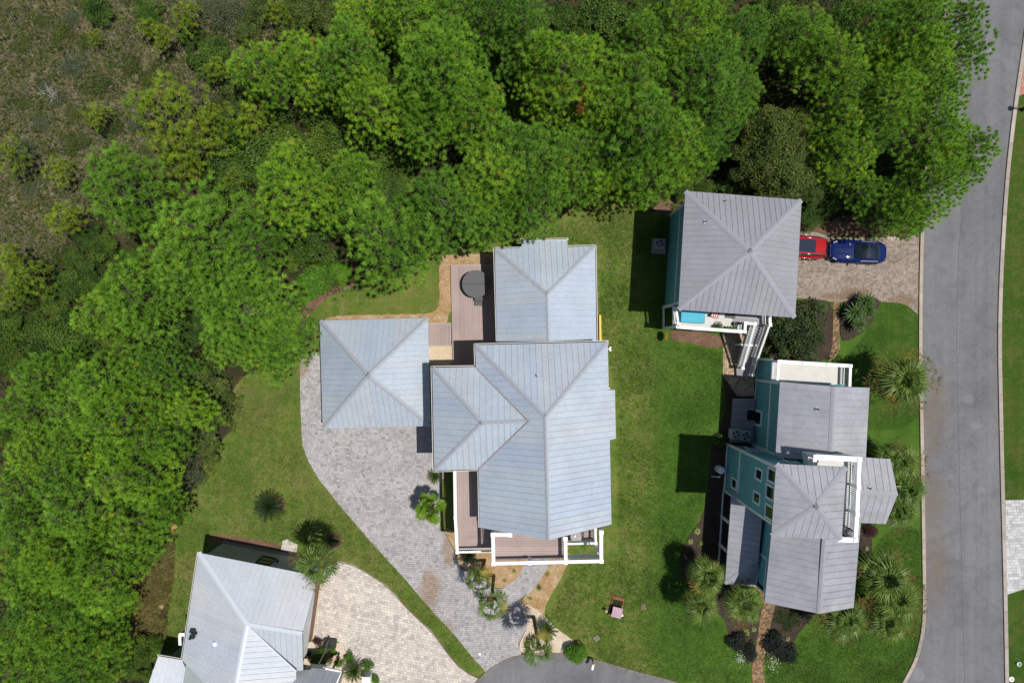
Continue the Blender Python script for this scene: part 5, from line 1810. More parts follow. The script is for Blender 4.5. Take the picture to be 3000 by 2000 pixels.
# weeds at the foot of the wood where it meets the lawn
edge_band = P([(640, 1310), (700, 1120), (880, 960), (880, 1000), (730, 1110), (680, 1290), (590, 1420), (530, 1520), (510, 1500)])
clump_stuff('edge_weeds', edge_band, 1600, 5, 0.2, 0.25, M_hgreen, 26, 0.05)

# ------------------------------------------------------------------ palms, cycads, strap-leaved plants
M_frond = leaf_mat('palm_frond_green', (0.050, 0.105, 0.018), (0.175, 0.255, 0.05), 0.25, 0.4, 0.15)
M_frond_b = leaf_mat('palm_frond_bright', (0.07, 0.15, 0.010), (0.17, 0.29, 0.02), 0.3, 0.4, 0.1)
M_frond_y = leaf_mat('palm_frond_yellow', (0.17, 0.15, 0.02), (0.36, 0.31, 0.05), 0.25, 0.5, 0.1)
M_frond_d = leaf_mat('palm_frond_dead', (0.12, 0.075, 0.03), (0.24, 0.155, 0.065), 0.2, 0.7, 0.2)
M_flower = leaf_mat('palm_flower_stalk', (0.14, 0.10, 0.025), (0.25, 0.185, 0.05), 0.2, 0.7, 0.2)
M_cycad = leaf_mat('cycad_frond', (0.020, 0.050, 0.008), (0.075, 0.135, 0.02), 0.15, 0.35, 0.1)
M_cycad_d = leaf_mat('dark_cycad_frond', (0.012, 0.030, 0.010), (0.04, 0.07, 0.02), 0.12, 0.4, 0.1)
M_strap = leaf_mat('strap_leaf', (0.040, 0.085, 0.020), (0.14, 0.22, 0.06), 0.2, 0.4, 0.15)
M_strap_v = leaf_mat('variegated_leaf', (0.14, 0.20, 0.04), (0.42, 0.46, 0.16), 0.2, 0.5, 0.1)
M_strap_y = leaf_mat('lime_leaf', (0.11, 0.20, 0.02), (0.26, 0.36, 0.05), 0.25, 0.5, 0.1)


def fan_mesh(name, mat, seed, n=20, span=112, pet=0.68, L=0.86, droop=0.42, w_=0.07):
    rs = np.random.RandomState(seed)
    tris, tin = [], []

    def quad(a, b, c, d, t):
        tris.extend([a, b, c, a, c, d])
        tin.extend([t, t])
    side = np.array([0, 0.018, 0])
    p0, p1 = np.zeros(3), np.array([pet, 0, 0.02])
    quad(p0 - side, p0 + side, p1 + side * .7, p1 - side * .7, 0.2)
    for i in range(n):
        a = math.radians(-span + 2 * span * (i + .5) / n + rs.normal(0, 2))
        l_ = L * (0.62 + 0.38 * math.cos(a * 0.62)) * rs.uniform(0.9, 1.06)
        d = np.array([math.cos(a), math.sin(a), 0])
        s_ = np.array([-math.sin(a), math.cos(a), 0.25]) * w_ / 2
        fold = 0.06 * (1 if i % 2 else -1)
        t = float(np.clip(0.55 + rs.normal(0, .2) + fold * 2, 0, 1))
        q0 = p1 + d * 0.03
        q1 = p1 + d * l_ * 0.55 + np.array([0, 0, 0.05 * l_ - 0.03 * abs(a)])
        q2 = p1 + d * l_ + np.array([0, 0, -droop * l_ * rs.uniform(0.6, 1.3)])
        quad(q0 - s_ * .3, q0 + s_ * .3, q1 + s_, q1 - s_, t)
        tris.extend([q1 - s_, q1 + s_, q2])
        tin.append(t)
    return tri_mesh(name, np.array(tris), np.array(tin), mat)


def pinnate_mesh(name, mat, seed, L=1.0, n=20, ll=0.2, arch=0.3, w_=0.03, vee=0.35):
    rs = np.random.RandomState(seed)
    tris, tin = [], []

    def pt(s_):
        return np.array([L * s_ * (1 - 0.10 * s_), 0, arch * 1.4 * s_ - arch * 1.9 * s_ * s_])
    for i in range(6):
        a, b = pt(i / 6), pt((i + 1) / 6)
        sd = np.array([0, 0.014, 0])
        tris.extend([a - sd, a + sd, b + sd, a - sd, b + sd, b - sd])
        tin.extend([0.6, 0.6])
    for i in range(n):
        s_ = 0.12 + 0.88 * i / (n - 1)
        p = pt(s_)
        l_ = ll * (math.sin(math.pi * (0.15 + 0.8 * s_)) ** 0.6 + 0.05)
        for sg in (-1, 1):
            d = np.array([0.62, sg * 0.9, vee * rs.uniform(.7, 1.2)])
            d /= np.linalg.norm(d)
            sw = np.array([0.8, -sg * 0.5, 0]) * w_ / 2
            tris.extend([p - sw, p + sw, p + d * l_])
            tin.append(float(np.clip(0.5 + rs.normal(0, .2), 0, 1)))
    return tri_mesh(name, np.array(tris), np.array(tin), mat)


def strap_mesh(name, mat, seed, L=1.0, w_=0.07, arch=0.5):
    rs = np.random.RandomState(seed)
    tris, tin = [], []
    prev = None
    for i in range(6):
        s_ = i / 5
        p = np.array([L * s_ * (1 - 0.12 * s_), 0, arch * (0.9 * s_ - 1.25 * s_ * s_)])
        hw = w_ / 2 * (math.sin(math.pi * min(0.98, 0.2 + 0.8 * s_)) ** 0.7)
        l_, r_ = p + np.array([0, hw, 0.012]), p + np.array([0, -hw, 0.012])
        if prev is not None:
            t = float(np.clip(0.5 + rs.normal(0, .15), 0, 1))
            m0 = (prev[0] + prev[1]) / 2 - np.array([0, 0, .012])
            m1 = (l_ + r_) / 2 - np.array([0, 0, .012])
            tris.extend([prev[0], m0, m1, prev[0], m1, l_, m0, prev[1], r_, m0, r_, m1])
            tin.extend([t, t, t * .8, t * .8])
        prev = (l_, r_)
    return tri_mesh(name, np.array(tris), np.array(tin), mat)


FAN = [fan_mesh('frond', M_frond, 700 + i) for i in range(3)]
FANS = [fan_mesh('frond', M_frond, 705 + i, 17, 92, 0.78, 0.78, 0.5, 0.06) for i in range(3)]
FANB = [fan_mesh('frond', M_frond_b, 710 + i, 34, 160, 0.80, 0.62, 0.12, 0.075) for i in range(2)]
FANY = [fan_mesh('frond', M_frond_y, 720)]
FAND = [fan_mesh('frond', M_frond_d, 730 + i, 16, 95, 0.5, 0.85, 0.55) for i in range(2)]
CYC = [pinnate_mesh('frond', M_cycad, 740 + i) for i in range(2)]
CYCD = [pinnate_mesh('frond', M_cycad_d, 745 + i, 1.0, 18, 0.24, 0.42) for i in range(2)]
STR = [strap_mesh('leaf', M_strap, 750 + i) for i in range(3)]
STRW = [strap_mesh('leaf', M_strap, 756 + i, 1.0, 0.12, 0.4) for i in range(2)]
STRV = [strap_mesh('leaf', M_strap_v, 760, 1.0, 0.2, 0.4)]
STRY = [strap_mesh('leaf', M_strap_y, 762, 1.0, 0.11, 0.6)]
STRK = [strap_mesh('leaf', leaf_mat('dark_leaf', (0.015, 0.035, 0.012), (0.05, 0.08, 0.03), .15, .4, .1), 763, 1.0, 0.2, 0.5)]


def flower_mesh(seed):
    rs = np.random.RandomState(seed)
    P0 = np.stack([rs.uniform(0.5, 1.2, 90), rs.normal(0, 0.16, 90), rs.normal(0.05, 0.08, 90)], 1)
    P0[:, 2] -= 0.22 * P0[:, 0] ** 2
    D0 = rs.normal(0, 0.5, (90, 3)) + np.array([0.6, 0, 0])
    D0 /= np.linalg.norm(D0, axis=1, keepdims=True)
    V, t = needles(P0, D0, np.full(90, .5), 3, 0.15, 0.6, 0.016, rs)
    return tri_mesh('flower_stalk', V, t, M_flower)


FLO = flower_mesh(5)


def palm(label, base, top, r_px, h, group, nf=30, pool=None, yellow=0, dead=4, flowers=0, name='palm_tree', cat='palm tree', trunk_r=0.13, lo=-42, hi=68, core=6):
    """base: ground pixel of the trunk; top: pixel of the crown's heart at height h"""
    b = at(*base)
    c = at(top[0], top[1], h)
    t = thing(name, label, cat, (b.x, b.y, 0), 0, group)
    o = c - b
    m = MB()
    m.tube([(0, 0, -.05), (o.x * .4, o.y * .4, h * .35), (o.x * .8, o.y * .8, h * .7), (o.x, o.y, h)], [trunk_r * 1.25, trunk_r, trunk_r, trunk_r * 1.1], 10)
    m.build('trunk', M_pbark, t, local=True, smooth=True)
    k = r_px * S * (1 - h / HC) / 1.45
    pool = pool or FAN
    a0 = R.uniform(0, 6.28)
    for i in range(nf):
        f = (i + .5) / nf
        el = math.radians(hi + (lo - hi) * f ** 0.8 + R.uniform(-7, 7))
        me = pool[i % len(pool)]
        if yellow and i % max(2, nf // yellow) == 1:
            me = FANY[0] if f > 0.35 else me
        kk = k * (0.80 + 0.18 * f) * R.uniform(0.82, 1.12)
        inst('frond', me, t, o + Vector((0, 0, 0.03 * (nf - i) / nf)), (R.uniform(-.35, .35), -el, a0 + i * 2.39996 + R.uniform(-.3, .3)), (kk, kk, kk))
    for i in range(core):
        kk = k * R.uniform(.55, .75)
        inst('frond', pool[i % len(pool)], t, o + Z * 0.05, (R.uniform(-.5, .5), -math.radians(R.uniform(48, 84)), i * 1.05 + R.uniform(-.3, .3)), (kk, kk, kk))
    for i in range(dead):
        inst('dead_frond', FAND[i % 2], t, o - Z * 0.1, (R.uniform(-.4, .4), math.radians(R.uniform(40, 68)), R.uniform(0, 6.28)), (k * .9, k * .9, k * .9))
    for i in range(flowers):
        kk = k * R.uniform(1.15, 1.35)
        inst('flower_stalk', FLO, t, o + Z * 0.12, (0, -math.radians(R.uniform(0, 22)), a0 + i * 6.283 / flowers + R.uniform(-.4, .4)), (kk, kk, kk))
    return t


def rosette(name, label, cat, px, h, r_px, n, pool, group=None, unit=1.0, lo=-5, hi=75, part='frond', trunk=0.0, trunk_r=0.16):
    p = at(px[0], px[1], h)
    t = thing(name, label, cat, (p.x, p.y, 0), 0, group)
    m = MB()
    m.tube([(0, 0, -0.03), (0, 0, h * .6), (0, 0, h)], [trunk_r, trunk_r, trunk_r * .6], 9)
    m.build('stem', M_pbark, t, local=True, smooth=True)
    k = r_px * S * (1 - h / HC) / unit
    a0 = R.uniform(0, 6.28)
    for i in range(n):
        f = (i + .5) / n
        el = math.radians(hi + (lo - hi) * f ** 0.7 + R.uniform(-5, 5))
        kk = k * R.uniform(0.88, 1.08)
        inst(part, pool[i % len(pool)], t, (0, 0, h + 0.02), (R.uniform(-.2, .2), -el, a0 + i * 2.39996), (kk, kk, kk))
    return t


palm('bright fan palm with broad round leaves beside the porch on the grey driveway edge', (1268, 1478), (1262, 1488), 58, 2.9, None, 15, FANB, 0, 2, 0, lo=-22)
GP = 'cabbage palms with feathery fan crowns'
palm('leaning cabbage palm overhanging the cream driveway at the corner of the lower grey house', (988, 1585), (930, 1650), 76, 6.3, GP, 22, FANS, 0, 5, 3, core=5)
palm('cabbage palm nearest the porch, left of a leaning pair on the driveway edge', (1419, 1640), (1404, 1706), 52, 4.8, GP, 11, FANS, 2, 3, 0, core=3)
palm('taller cabbage palm of the leaning pair where walk and driveway meet', (1446, 1684), (1440, 1776), 60, 6.4, GP, 12, FANS, 2, 3, 0, core=3)
palm('cabbage palm over the kerb at the mouth of the grey driveway', (1563, 1805), (1578, 1896), 64, 5.6, GP, 15, FANS, 2, 4, 0, core=4)
palm('yellow-tipped palm at the porch corner of the tower house', (2035, 1650), (2072, 1688), 70, 4.0, GP, 28, FAN, 6, 3, 0)
palm('lower left palm of the clump west of the brick path', (2018, 1722), (2052, 1772), 66, 3.7, GP, 26, FAN, 2, 4, 0)
palm('palm right beside the brick path, under the tower house gable', (2138, 1722), (2176, 1768), 70, 3.9, GP, 28, FAN, 1, 4, 2)
palm('large palm with brown flower stalks near the kerb north of the tower house', (2560, 1102), (2640, 1116), 92, 4.3, GP, 36, FAN, 3, 4, 7)
palm('northern palm of the row behind the small east gable', (2560, 1340), (2632, 1352), 72, 4.0, GP, 28, FAN, 1, 4, 3)
palm('middle palm of the row behind the small east gable', (2575, 1400), (2650, 1425), 72, 4.0, GP, 34, FAN, 1, 3, 2)
palm('southern palm of the row behind the small east gable', (2560, 1455), (2628, 1492), 70, 3.8, GP, 34, FAN, 0, 3, 2)
palm('northern palm of the big clump at the tower house lower right corner', (2520, 1640), (2586, 1690), 88, 4.0, GP, 32, FAN, 1, 4, 4)
palm('eastern palm of the big clump at the tower house lower right corner', (2548, 1690), (2620, 1750), 80, 4.2, GP, 28, FAN, 1, 4, 6)
palm('southern palm of the big clump at the tower house lower right corner', (2530, 1745), (2590, 1815), 78, 4.0, GP, 30, FAN, 1, 4, 3)
palm('western palm of the big clump, tucked under the gable end', (2410, 1750), (2470, 1806), 82, 3.9, GP, 30, FAN, 1, 4, 3)

rosette('cycad', 'dark spiky cycad in a brick ring on the left lawn', 'cycad', (790, 1482), 0.9, 52, 30, CYCD, None, 1.05)
rosette('cycad', 'dark sago cycad beside the kerb palm at the drive mouth', 'cycad', (1603, 1841), 0.8, 36, 32, CYC, None, 1.0)
rosette('cycad', 'small sago cycad on the rounded concrete pad by the porch', 'cycad', (1276, 1396), 0.6, 25, 26, CYC, None, 1.0)
rosette('cycad', 'sago cycad between round shrubs at the basketball hoop bed', 'cycad', (1039, 1963), 0.8, 38, 32, CYC, None, 1.0)
rosette('fern', 'fern under the lower porch corner beside the leaning palms', 'fern', (1374, 1628), 0.5, 26, 22, CYC, None, 1.0)
rosette('yucca', 'single spiky yucca left of the brick garden path', 'yucca', (2402, 900), 0.6, 31, 40, STR, None, 1.0, part='leaf')
for (q, r_, lab) in (((2535, 880), 36, 'top yucca of the clump in the bed beside the tan driveway'), ((2502, 915), 40, 'middle left yucca of the clump beside the tan driveway'), ((2540, 910), 36, 'middle right yucca of the clump beside the tan driveway'), ((2516, 950), 30, 'lowest yucca of the clump beside the tan driveway')):
    rosette('yucca', lab, 'yucca', q, 0.9, r_, 44, STRW, 'yuccas by the tan driveway', 1.0, part='leaf')
for (q, r_, lab) in (((1507, 1672), 9, 'tiny lime plant in the gravel close under the balcony'), ((1478, 1699), 8, 'tiny lime plant by the inner curve of the walk'), ((1604, 1681), 10, 'lime plant in the gravel right of the walk, nearest the balcony'), ((1554, 1752), 9, 'lime plant in the gravel farthest from the balcony')):
    rosette('daylily', lab, 'daylily', q, 0.08, r_, 22, STRY, 'small plants along the walk', 1.0, part='leaf', trunk_r=0.03)
rosette('daylily', 'darker and larger plant in the gravel right of the walk', 'daylily', (1580, 1720), 0.1, 13, 28, STR, 'small plants along the walk', 1.0, part='leaf', trunk_r=0.03)
rosette('daylily', 'lime plant seen through the open corner of the balcony', 'daylily', (1671, 1616), 0.15, 12, 24, STRY, None, 1.0, part='leaf', trunk_r=0.03)
for (q, r_, pool, lab) in (((2186, 1851), 13, STRV, 'cream variegated plant left of the brick path, largest'), ((2208, 1842), 10, STRV, 'yellow variegated plant beside the brick path, top'), ((2203, 1878), 10, STRK, 'dark leafy plant between the variegated ones and the black shrub'), ((2267, 1852), 10, STRV, 'variegated plant right of the brick path nearest it'), ((2307, 1870), 9, STRV, 'variegated plant right of the brick path farthest from it'), ((2283, 1858), 8, STRK, 'small dark plant between two variegated ones right of the path'),
                           ((2042, 1555), 13, STRV, 'yellow-green plant in the west bed beside the shadow edge'), ((2022, 1585), 11, STRV, 'pale plant in the west bed near the palm shadow'), ((2052, 1590), 10, STRY, 'green plant in the west bed at the shadow edge'), ((2538, 1606), 9, STRV, 'pale plant in the east mulch bed'), ((2250, 1868), 9, STRK, 'small leafy plant against the black shrub right of the path')):
    rosette('bedding_plant', lab, 'plant', q, 0.12, r_, 18, pool, 'small plants in the mulch beds', 1.0, part='leaf', trunk_r=0.03)


def bush(label, me, px, r_px, bR, hc, cat='shrub', name='shrub', group=None):
    return plant_tree(cat, name, label, me, px[0], px[1], r_px, bR, hc, group, ('foliage', 'stems'))


bush('round clipped bright green bush beside the mailbox on the turning circle kerb', BOX, (1687, 1911), 33, 0.85, .7)
bush('yellow-green shrub at the valley of the small east gable', YEL, (2562, 1322), 21, .6, .5)
bush('wine-red shrub below the small east gable', RED, (2556, 1552), 24, .6, .4)
bush('near-black shrub left of the brick path above white flowers', DRK, (2160, 1880), 30, .95, .5)
bush('dark shrub hanging over the brick path from the left', DRK, (2196, 1912), 26, .95, .5)
bush('large near-black shrub right of the brick path', DRK, (2272, 1888), 37, .95, .6)
bush('dark shrub right of the large near-black one by the path', DRK, (2312, 1918), 30, .95, .5)
for q, r_, lab in (((2292, 1810), 26, 'left dark ground-cover mat under the south gable'), ((2320, 1816), 26, 'middle dark ground-cover mat under the south gable'), ((2334, 1798), 22, 'right dark ground-cover mat under the south gable'), ((2306, 1838), 16, 'lowest dark ground-cover mat under the south gable')):
    bush(lab, GCV, q, r_, .9, .2, 'ground cover', 'ground_cover_plant', 'ground cover under the gable')
bush('burgundy shrub at the garage corner beside the basketball hoop', RED, (930, 1876), 15, .6, .4)
bush('mixed green and red shrub in the shell bed by the entry roof', MIX, (938, 1928), 30, .65, .6)
bush('tall green shrub against the entry roof edge', MIX, (925, 1945), 24, .65, .8)
for q, r_, lab in (((974, 1907), 14, 'round boxwood behind the hoop pole'), ((992, 1942), 14, 'round boxwood under the terracotta urn'), ((1021, 1927), 18, 'round boxwood left above the sago cycad'), ((1076, 1950), 19, 'round boxwood right of the sago cycad'), ((1100, 1992), 14, 'round boxwood at the lowest edge by the white pier')):
    bush(lab, BOXS, q, r_, .42, .4, 'boxwood', 'boxwood', 'round boxwoods by the hoop')
bush('leafy shrub at the foot of the white stair by the garden bed', MIX, (2246, 1036), 18, .65, .5)
bush('small green tuft of weeds with white flowers on the left lawn', BOXS, (708, 1165), 10, .42, .2)
bush('lone broadleaf shrub at the shaded bed west of the tower', MIX, (2106, 1292), 22, .65, .5)


def flower_patch(label, px, r_px, seed):
    rs = np.random.RandomState(seed)
    p = at(px[0], px[1], 0.4)
    t = thing('flowering_shrub', label, 'flowers', (p.x, p.y, 0), 0, 'white flowers at the path mouth')
    k = r_px * S
    n = 260
    q = rs.normal(0, 0.45, (n, 2)) * k
    P0 = np.concatenate([q, rs.uniform(0.15, 0.4, (n, 1))], 1)
    V, tt = leaf_soup(P0, np.tile([0, 0, 1.0], (n, 1)), np.full(n, .6), 0.11, rs)
    link('foliage', tri_mesh('foliage', V, tt, M_leaf_b), t)
    q = rs.normal(0, 0.42, (80, 2)) * k * np.array([.8, 1.0])
    P0 = np.concatenate([q, rs.uniform(0.38, 0.48, (80, 1))], 1)
    V, tt = leaf_soup(P0, np.tile([0, 0, 1.0], (80, 1)), np.full(80, .6), 0.06, rs, 0.95)
    o = link('blossoms', tri_mesh('blossoms', V, tt, plain('white_petals', (0.78, 0.78, 0.70), .8)), t)
    o['kind'] = 'stuff'


flower_patch('white flowering patch left of the brick path mouth', (2170, 1925), 28, 1)
flower_patch('white flowering patch right of the brick path mouth', (2264, 1940), 24, 2)
bl = MB()
bl.lathe(at(2398, 992, 2.6), [(0.02, 0.0), (0.10, 0.05), (0.12, 0.1), (0.03, 0.06)], 8)
bl.build('blossom', plain('white_petals', (0.78, 0.78, 0.70), .8), next(o for o in bpy.data.objects if o.name == 'magnolia_tree'), fix=False) if False else None
# dead orange branch in the upper wood
rs = np.random.RandomState(77)
p = at(1704, 306, 7.5)
t = thing('dead_branch', 'rust-orange dead pine branch caught among the green crowns of the upper wood', 'branch', (p.x, p.y, 0))
P0 = rs.normal(0, 0.3, (22, 3)) * np.array([0.6, 1.2, .4]) + np.array([0, 0, 7.6])
D0 = rs.normal(0, .6, (22, 3)) + np.array([.1, -.2, .5])
D0 /= np.linalg.norm(D0, axis=1, keepdims=True)
V, tt = needles(P0, D0, np.full(22, .5), 26, .3, .6, .035, rs)
link('needles', tri_mesh('needles', V, tt, M_orange), t)
m = MB()
m.tube([(0, -.6, 7.3), (0.05, 0, 7.5), (0, .7, 7.6)], [.04, .03, .015], 5)
m.build('limb', M_twig, t, local=True)
# ------------------------------------------------------------------ vehicles
M_blue = car_paint('blue_car_paint', (0.002, 0.012, 0.088))
M_redp = car_paint('red_car_paint', (0.34, 0.003, 0.008))
M_tyre = plain('tyre_rubber', (0.012, 0.012, 0.012), 0.85)
M_chrome = plain('chrome', (0.75, 0.76, 0.78), 0.12, 1.0, 0.5, 0.02)
M_cglass = glass('car_glass', (0.006, 0.012, 0.016), 0.03)
M_roofg = glass('panoramic_roof_glass', (0.006, 0.016, 0.035), 0.03)
M_lamp = glass('headlamp_glass', (0.30, 0.32, 0.35), 0.1)
M_tail = glass('tail_lamp_glass', (0.25, 0.006, 0.006), 0.1)


def loft(secs, close=True):
    """secs: list of rings (same count)"""
    m = MB()
    n = len(secs[0])
    vs = [p for s_ in secs for p in s_]
    fs = []
    for i in range(len(secs) - 1):
        for k in range(n - 1):
            fs.append((i * n + k, i * n + k + 1, (i + 1) * n + k + 1, (i + 1) * n + k))
    if close:
        fs.append(tuple(range(n)))
        fs.append(tuple((len(secs) - 1) * n + k for k in range(n))[::-1])
    m.mesh(vs, fs)
    return m


def subdiv(o, lv=2):
    md = o.modifiers.new('sub', 'SUBSURF')
    md.levels = lv
    md.render_levels = lv


def car(label, px, rz, st, cab, paint, roofm, extras):
    """st: (x, half width, top z) stations of the lower body; cab: (x, half width, z) rings of the glasshouse (windscreen foot, roof front, roof rear, rear glass foot)"""
    p = at(px[0], px[1], 0.7)
    t = thing('car', label, 'car', (p.x, p.y, 0.05), rz)
    secs = []
    for x, hw, zt in st:
        zb = 0.24
        zs = zt - 0.14
        half = [(hw * 0.90, zb), (hw * 0.99, zb + 0.16), (hw, zs * .72 + .08), (hw * 0.965, zs), (hw * 0.86, zt - 0.02), (hw * 0.55, zt + 0.025), (0, zt + 0.035)]
        ring = [(x, y, z) for y, z in half] + [(x, -y, z) for y, z in half[-2::-1]]
        secs.append(ring)
    o = loft(secs).build('body', paint, t, local=True, smooth=True)
    subdiv(o, 2)
    (x0, w0, z0), (x1, w1, z1), (x2, w2, z2), (x3, w3, z3) = cab
    def strip(name, a, b, mat, n=7, up=0.03, inset=0.0):
        m = MB()
        rows = []
        for f in [i / 4 for i in range(5)]:
            x = a[0] + (b[0] - a[0]) * f
            hw = a[1] + (b[1] - a[1]) * f - inset
            z = a[2] + (b[2] - a[2]) * f + 0.05 * math.sin(math.pi * f) * (1 if name != 'roof' else .4)
            rows.append([(x - 0.06 * ((2 * k / n - 1) ** 2) * (1 if b[0] < a[0] and name == 'windshield' else -1 if name == 'rear_window' else 0), -hw + 2 * hw * k / n, z + up * (1 - (2 * k / n - 1) ** 2)) for k in range(n + 1)])
        for i in range(4):
            for k in range(n):
                m.face([rows[i][k], rows[i][k + 1], rows[i + 1][k + 1], rows[i + 1][k]])
        return m.build(name, mat, t, local=True, smooth=True)
    strip('windshield', (x0, w0, z0), (x1, w1, z1), M_cglass, up=0.05)
    strip('roof', (x1, w1, z1), (x2, w2, z2), roofm)
    strip('rear_window', (x2, w2, z2), (x3, w3, z3), M_cglass, up=0.05)
    for sg in (1, -1):
        m = MB()
        a = [(x0, sg * w0, z0), (x1, sg * w1, z1), (x2, sg * w2, z2), (x3, sg * w3, z3)]
        m.face([a[0], a[1], a[2], a[3]])
        m.build('side_window', M_cglass, t, local=True)
        m = MB()
        for q, r_ in zip(a, a[1:]):
            m.beam(Vector(q) + Z * .012, Vector(r_) + Z * .012, 0.075, 0.045)
        m.build('roof_pillar', paint, t, local=True)
    L = st[0][0] - st[-1][0]
    for x in (st[0][0] - L * 0.19, st[-1][0] + L * 0.20):
        for sg in (1, -1):
            yy = sg * (max(s_[1] for s_ in st) - 0.12)
            m = MB()
            rot = Matrix.Rotation(math.pi / 2, 3, 'X')
            m.lathe((x, yy, 0.33), [(0.30, -0.11), (0.33, -0.08), (0.33, 0.08), (0.30, 0.11)], 20, rot)
            wh = m.build('wheel', M_tyre, t, local=True, smooth=False)
            m = MB()
            m.lathe((x, yy + sg * 0.06, 0.33), [(0.21, -0.055), (0.21, 0.055), (0.06, 0.065)], 14, rot)
            m.build('rim', M_steel, wh, local=True)
    return t


BL = [(2.36, 0.22, 0.46), (2.30, 0.50, 0.56), (2.10, 0.77, 0.70), (1.6, 0.90, 0.80), (1.1, 0.935, 0.86), (0.5, 0.94, 0.90), (0.0, 0.93, 0.90), (-0.6, 0.935, 0.90), (-1.2, 0.95, 0.92), (-1.7, 0.91, 0.90), (-2.05, 0.78, 0.86), (-2.26, 0.52, 0.80), (-2.32, 0.30, 0.62)]
blue = car('dark blue two-seat coupe with glass roof parked on the tan driveway near the street', (2513, 737), math.radians(180 - 3.0), BL,
           [(0.42, 0.70, 0.93), (-0.42, 0.58, 1.25), (-1.18, 0.57, 1.24), (-1.60, 0.64, 0.98)], M_blue, M_roofg, None)


def bit(parent, name, c, size, mat, rz=0.0, bevel=0.0, tilt=0.0):
    m = MB()
    m.box((0, 0, 0), size)
    o = m.build(name, mat, parent, local=True, bevel=bevel)
    o.location = c
    o.rotation_euler = (0, tilt, rz)
    return o


for sg in (1, -1):
    v_ = bit(blue, 'hood_vent', (0.78, sg * 0.52, 0.915), (0.10, 0.22, 0.03), M_chrome, sg * -0.35, 0.008)
    for k in range(3):
        bit(v_, 'slat', (0.0, -0.07 + 0.07 * k, 0.018), (0.11, 0.03, 0.012), M_black)
    bit(blue, 'headlight', (1.88, sg * 0.68, 0.735), (0.34, 0.11, 0.05), M_lamp, sg * -0.45, 0.02, 0.16)
    bit(blue, 'tail_light', (-2.10, sg * 0.52, 0.81), (0.08, 0.30, 0.06), M_tail, sg * 0.45, 0.015)
    mm = bit(blue, 'mirror', (0.18, sg * 1.02, 0.98), (0.14, 0.20, 0.12), M_black, 0.15 * sg, 0.03)
    m = MB()
    m.tube([(1.75, sg * .26, 0.825), (1.2, sg * .28, 0.90), (0.62, sg * .30, 0.945)], [0.02, 0.03, 0.02], 6)
    m.build('hood_crease', M_blue, blue, local=True, smooth=True)
    m = MB()
    m.beam((-0.1, sg * .80, 0.955), (-1.5, sg * .76, 0.99), 0.025, 0.02)
    m.build('window_trim', M_chrome, blue, local=True)
bit(blue, 'grille', (2.18, 0, 0.52), (0.16, 1.0, 0.26), M_black, 0, 0.05)
bit(blue, 'front_splitter', (2.10, 0, 0.30), (0.34, 1.55, 0.10), M_black, 0, 0.04)
bit(blue, 'emblem', (2.14, 0, 0.655), (0.05, 0.09, 0.03), M_chrome, 0, 0.01)
bit(blue, 'bumper', (-2.2, 0, 0.42), (0.16, 1.3, 0.22), M_black, 0, 0.05)
bit(blue, 'roof_divider', (-0.62, 0, 1.285), (0.03, 0.9, 0.012), M_black)
RD_ = [(2.38, 0.50, 0.62), (2.33, 0.76, 0.80), (2.1, 0.90, 0.95), (1.6, 0.95, 1.02), (1.0, 0.955, 1.06), (0.4, 0.96, 1.06), (-0.4, 0.96, 1.06), (-1.2, 0.955, 1.06), (-1.8, 0.92, 1.04), (-2.15, 0.80, 1.0), (-2.34, 0.60, 0.92), (-2.40, 0.42, 0.7)]
red = car('red estate car with silver rails, half hidden under the lilac pyramid roof', (2334, 723), math.radians(180 - 4.0), RD_,
          [(1.05, 0.76, 1.08), (0.25, 0.64, 1.55), (-1.98, 0.60, 1.55), (-2.30, 0.70, 1.12)], M_redp, M_redp, None)
m = MB()
m.box((-0.42, 0, 1.605), (1.45, 1.02, 0.02))
m.build('glass_roof', M_roofg, red, local=True, bevel=0.008)
for sg in (1, -1):
    m = MB()
    m.tube([(0.2, sg * .64, 1.60), (-0.6, sg * .645, 1.65), (-1.9, sg * .60, 1.61)], 0.028, 8)
    m.build('roof_rail', M_chrome, red, local=True, smooth=True)
    m = MB()
    m.tube([(0.9, sg * .90, 1.09), (-0.6, sg * .925, 1.10), (-2.05, sg * .80, 1.10)], 0.018, 6)
    m.build('window_trim', M_chrome, red, local=True, smooth=True)
    for x in (-0.2, -1.0):
        bit(red, 'door_handle', (x, sg * 0.965, 0.93), (0.16, 0.05, 0.03), M_chrome, 0, 0.01)
    bit(red, 'tail_light', (-2.18, sg * 0.68, 0.96), (0.10, 0.2, 0.1), M_tail, sg * .4, 0.02)
    bit(red, 'mirror', (0.85, sg * 1.04, 1.1), (0.14, 0.2, 0.13), M_black, 0, 0.03)
    bit(red, 'headlight', (2.1, sg * 0.72, 0.90), (0.3, 0.16, 0.06), M_lamp, -sg * .3, 0.02)
for k in range(6):
    m = MB()
    m.beam((-1.28, -0.45 + k * 0.18, 1.600), (-1.9, -0.43 + k * 0.172, 1.592), 0.025, 0.02)
    m.build('roof_rib', M_redp, red, local=True)
bit(red, 'bumper', (-2.36, 0, 0.46), (0.16, 1.5, 0.3), M_black, 0, 0.06)
bit(red, 'emblem', (-2.37, 0, 0.88), (0.04, 0.12, 0.08), M_chrome, 0, 0.01)

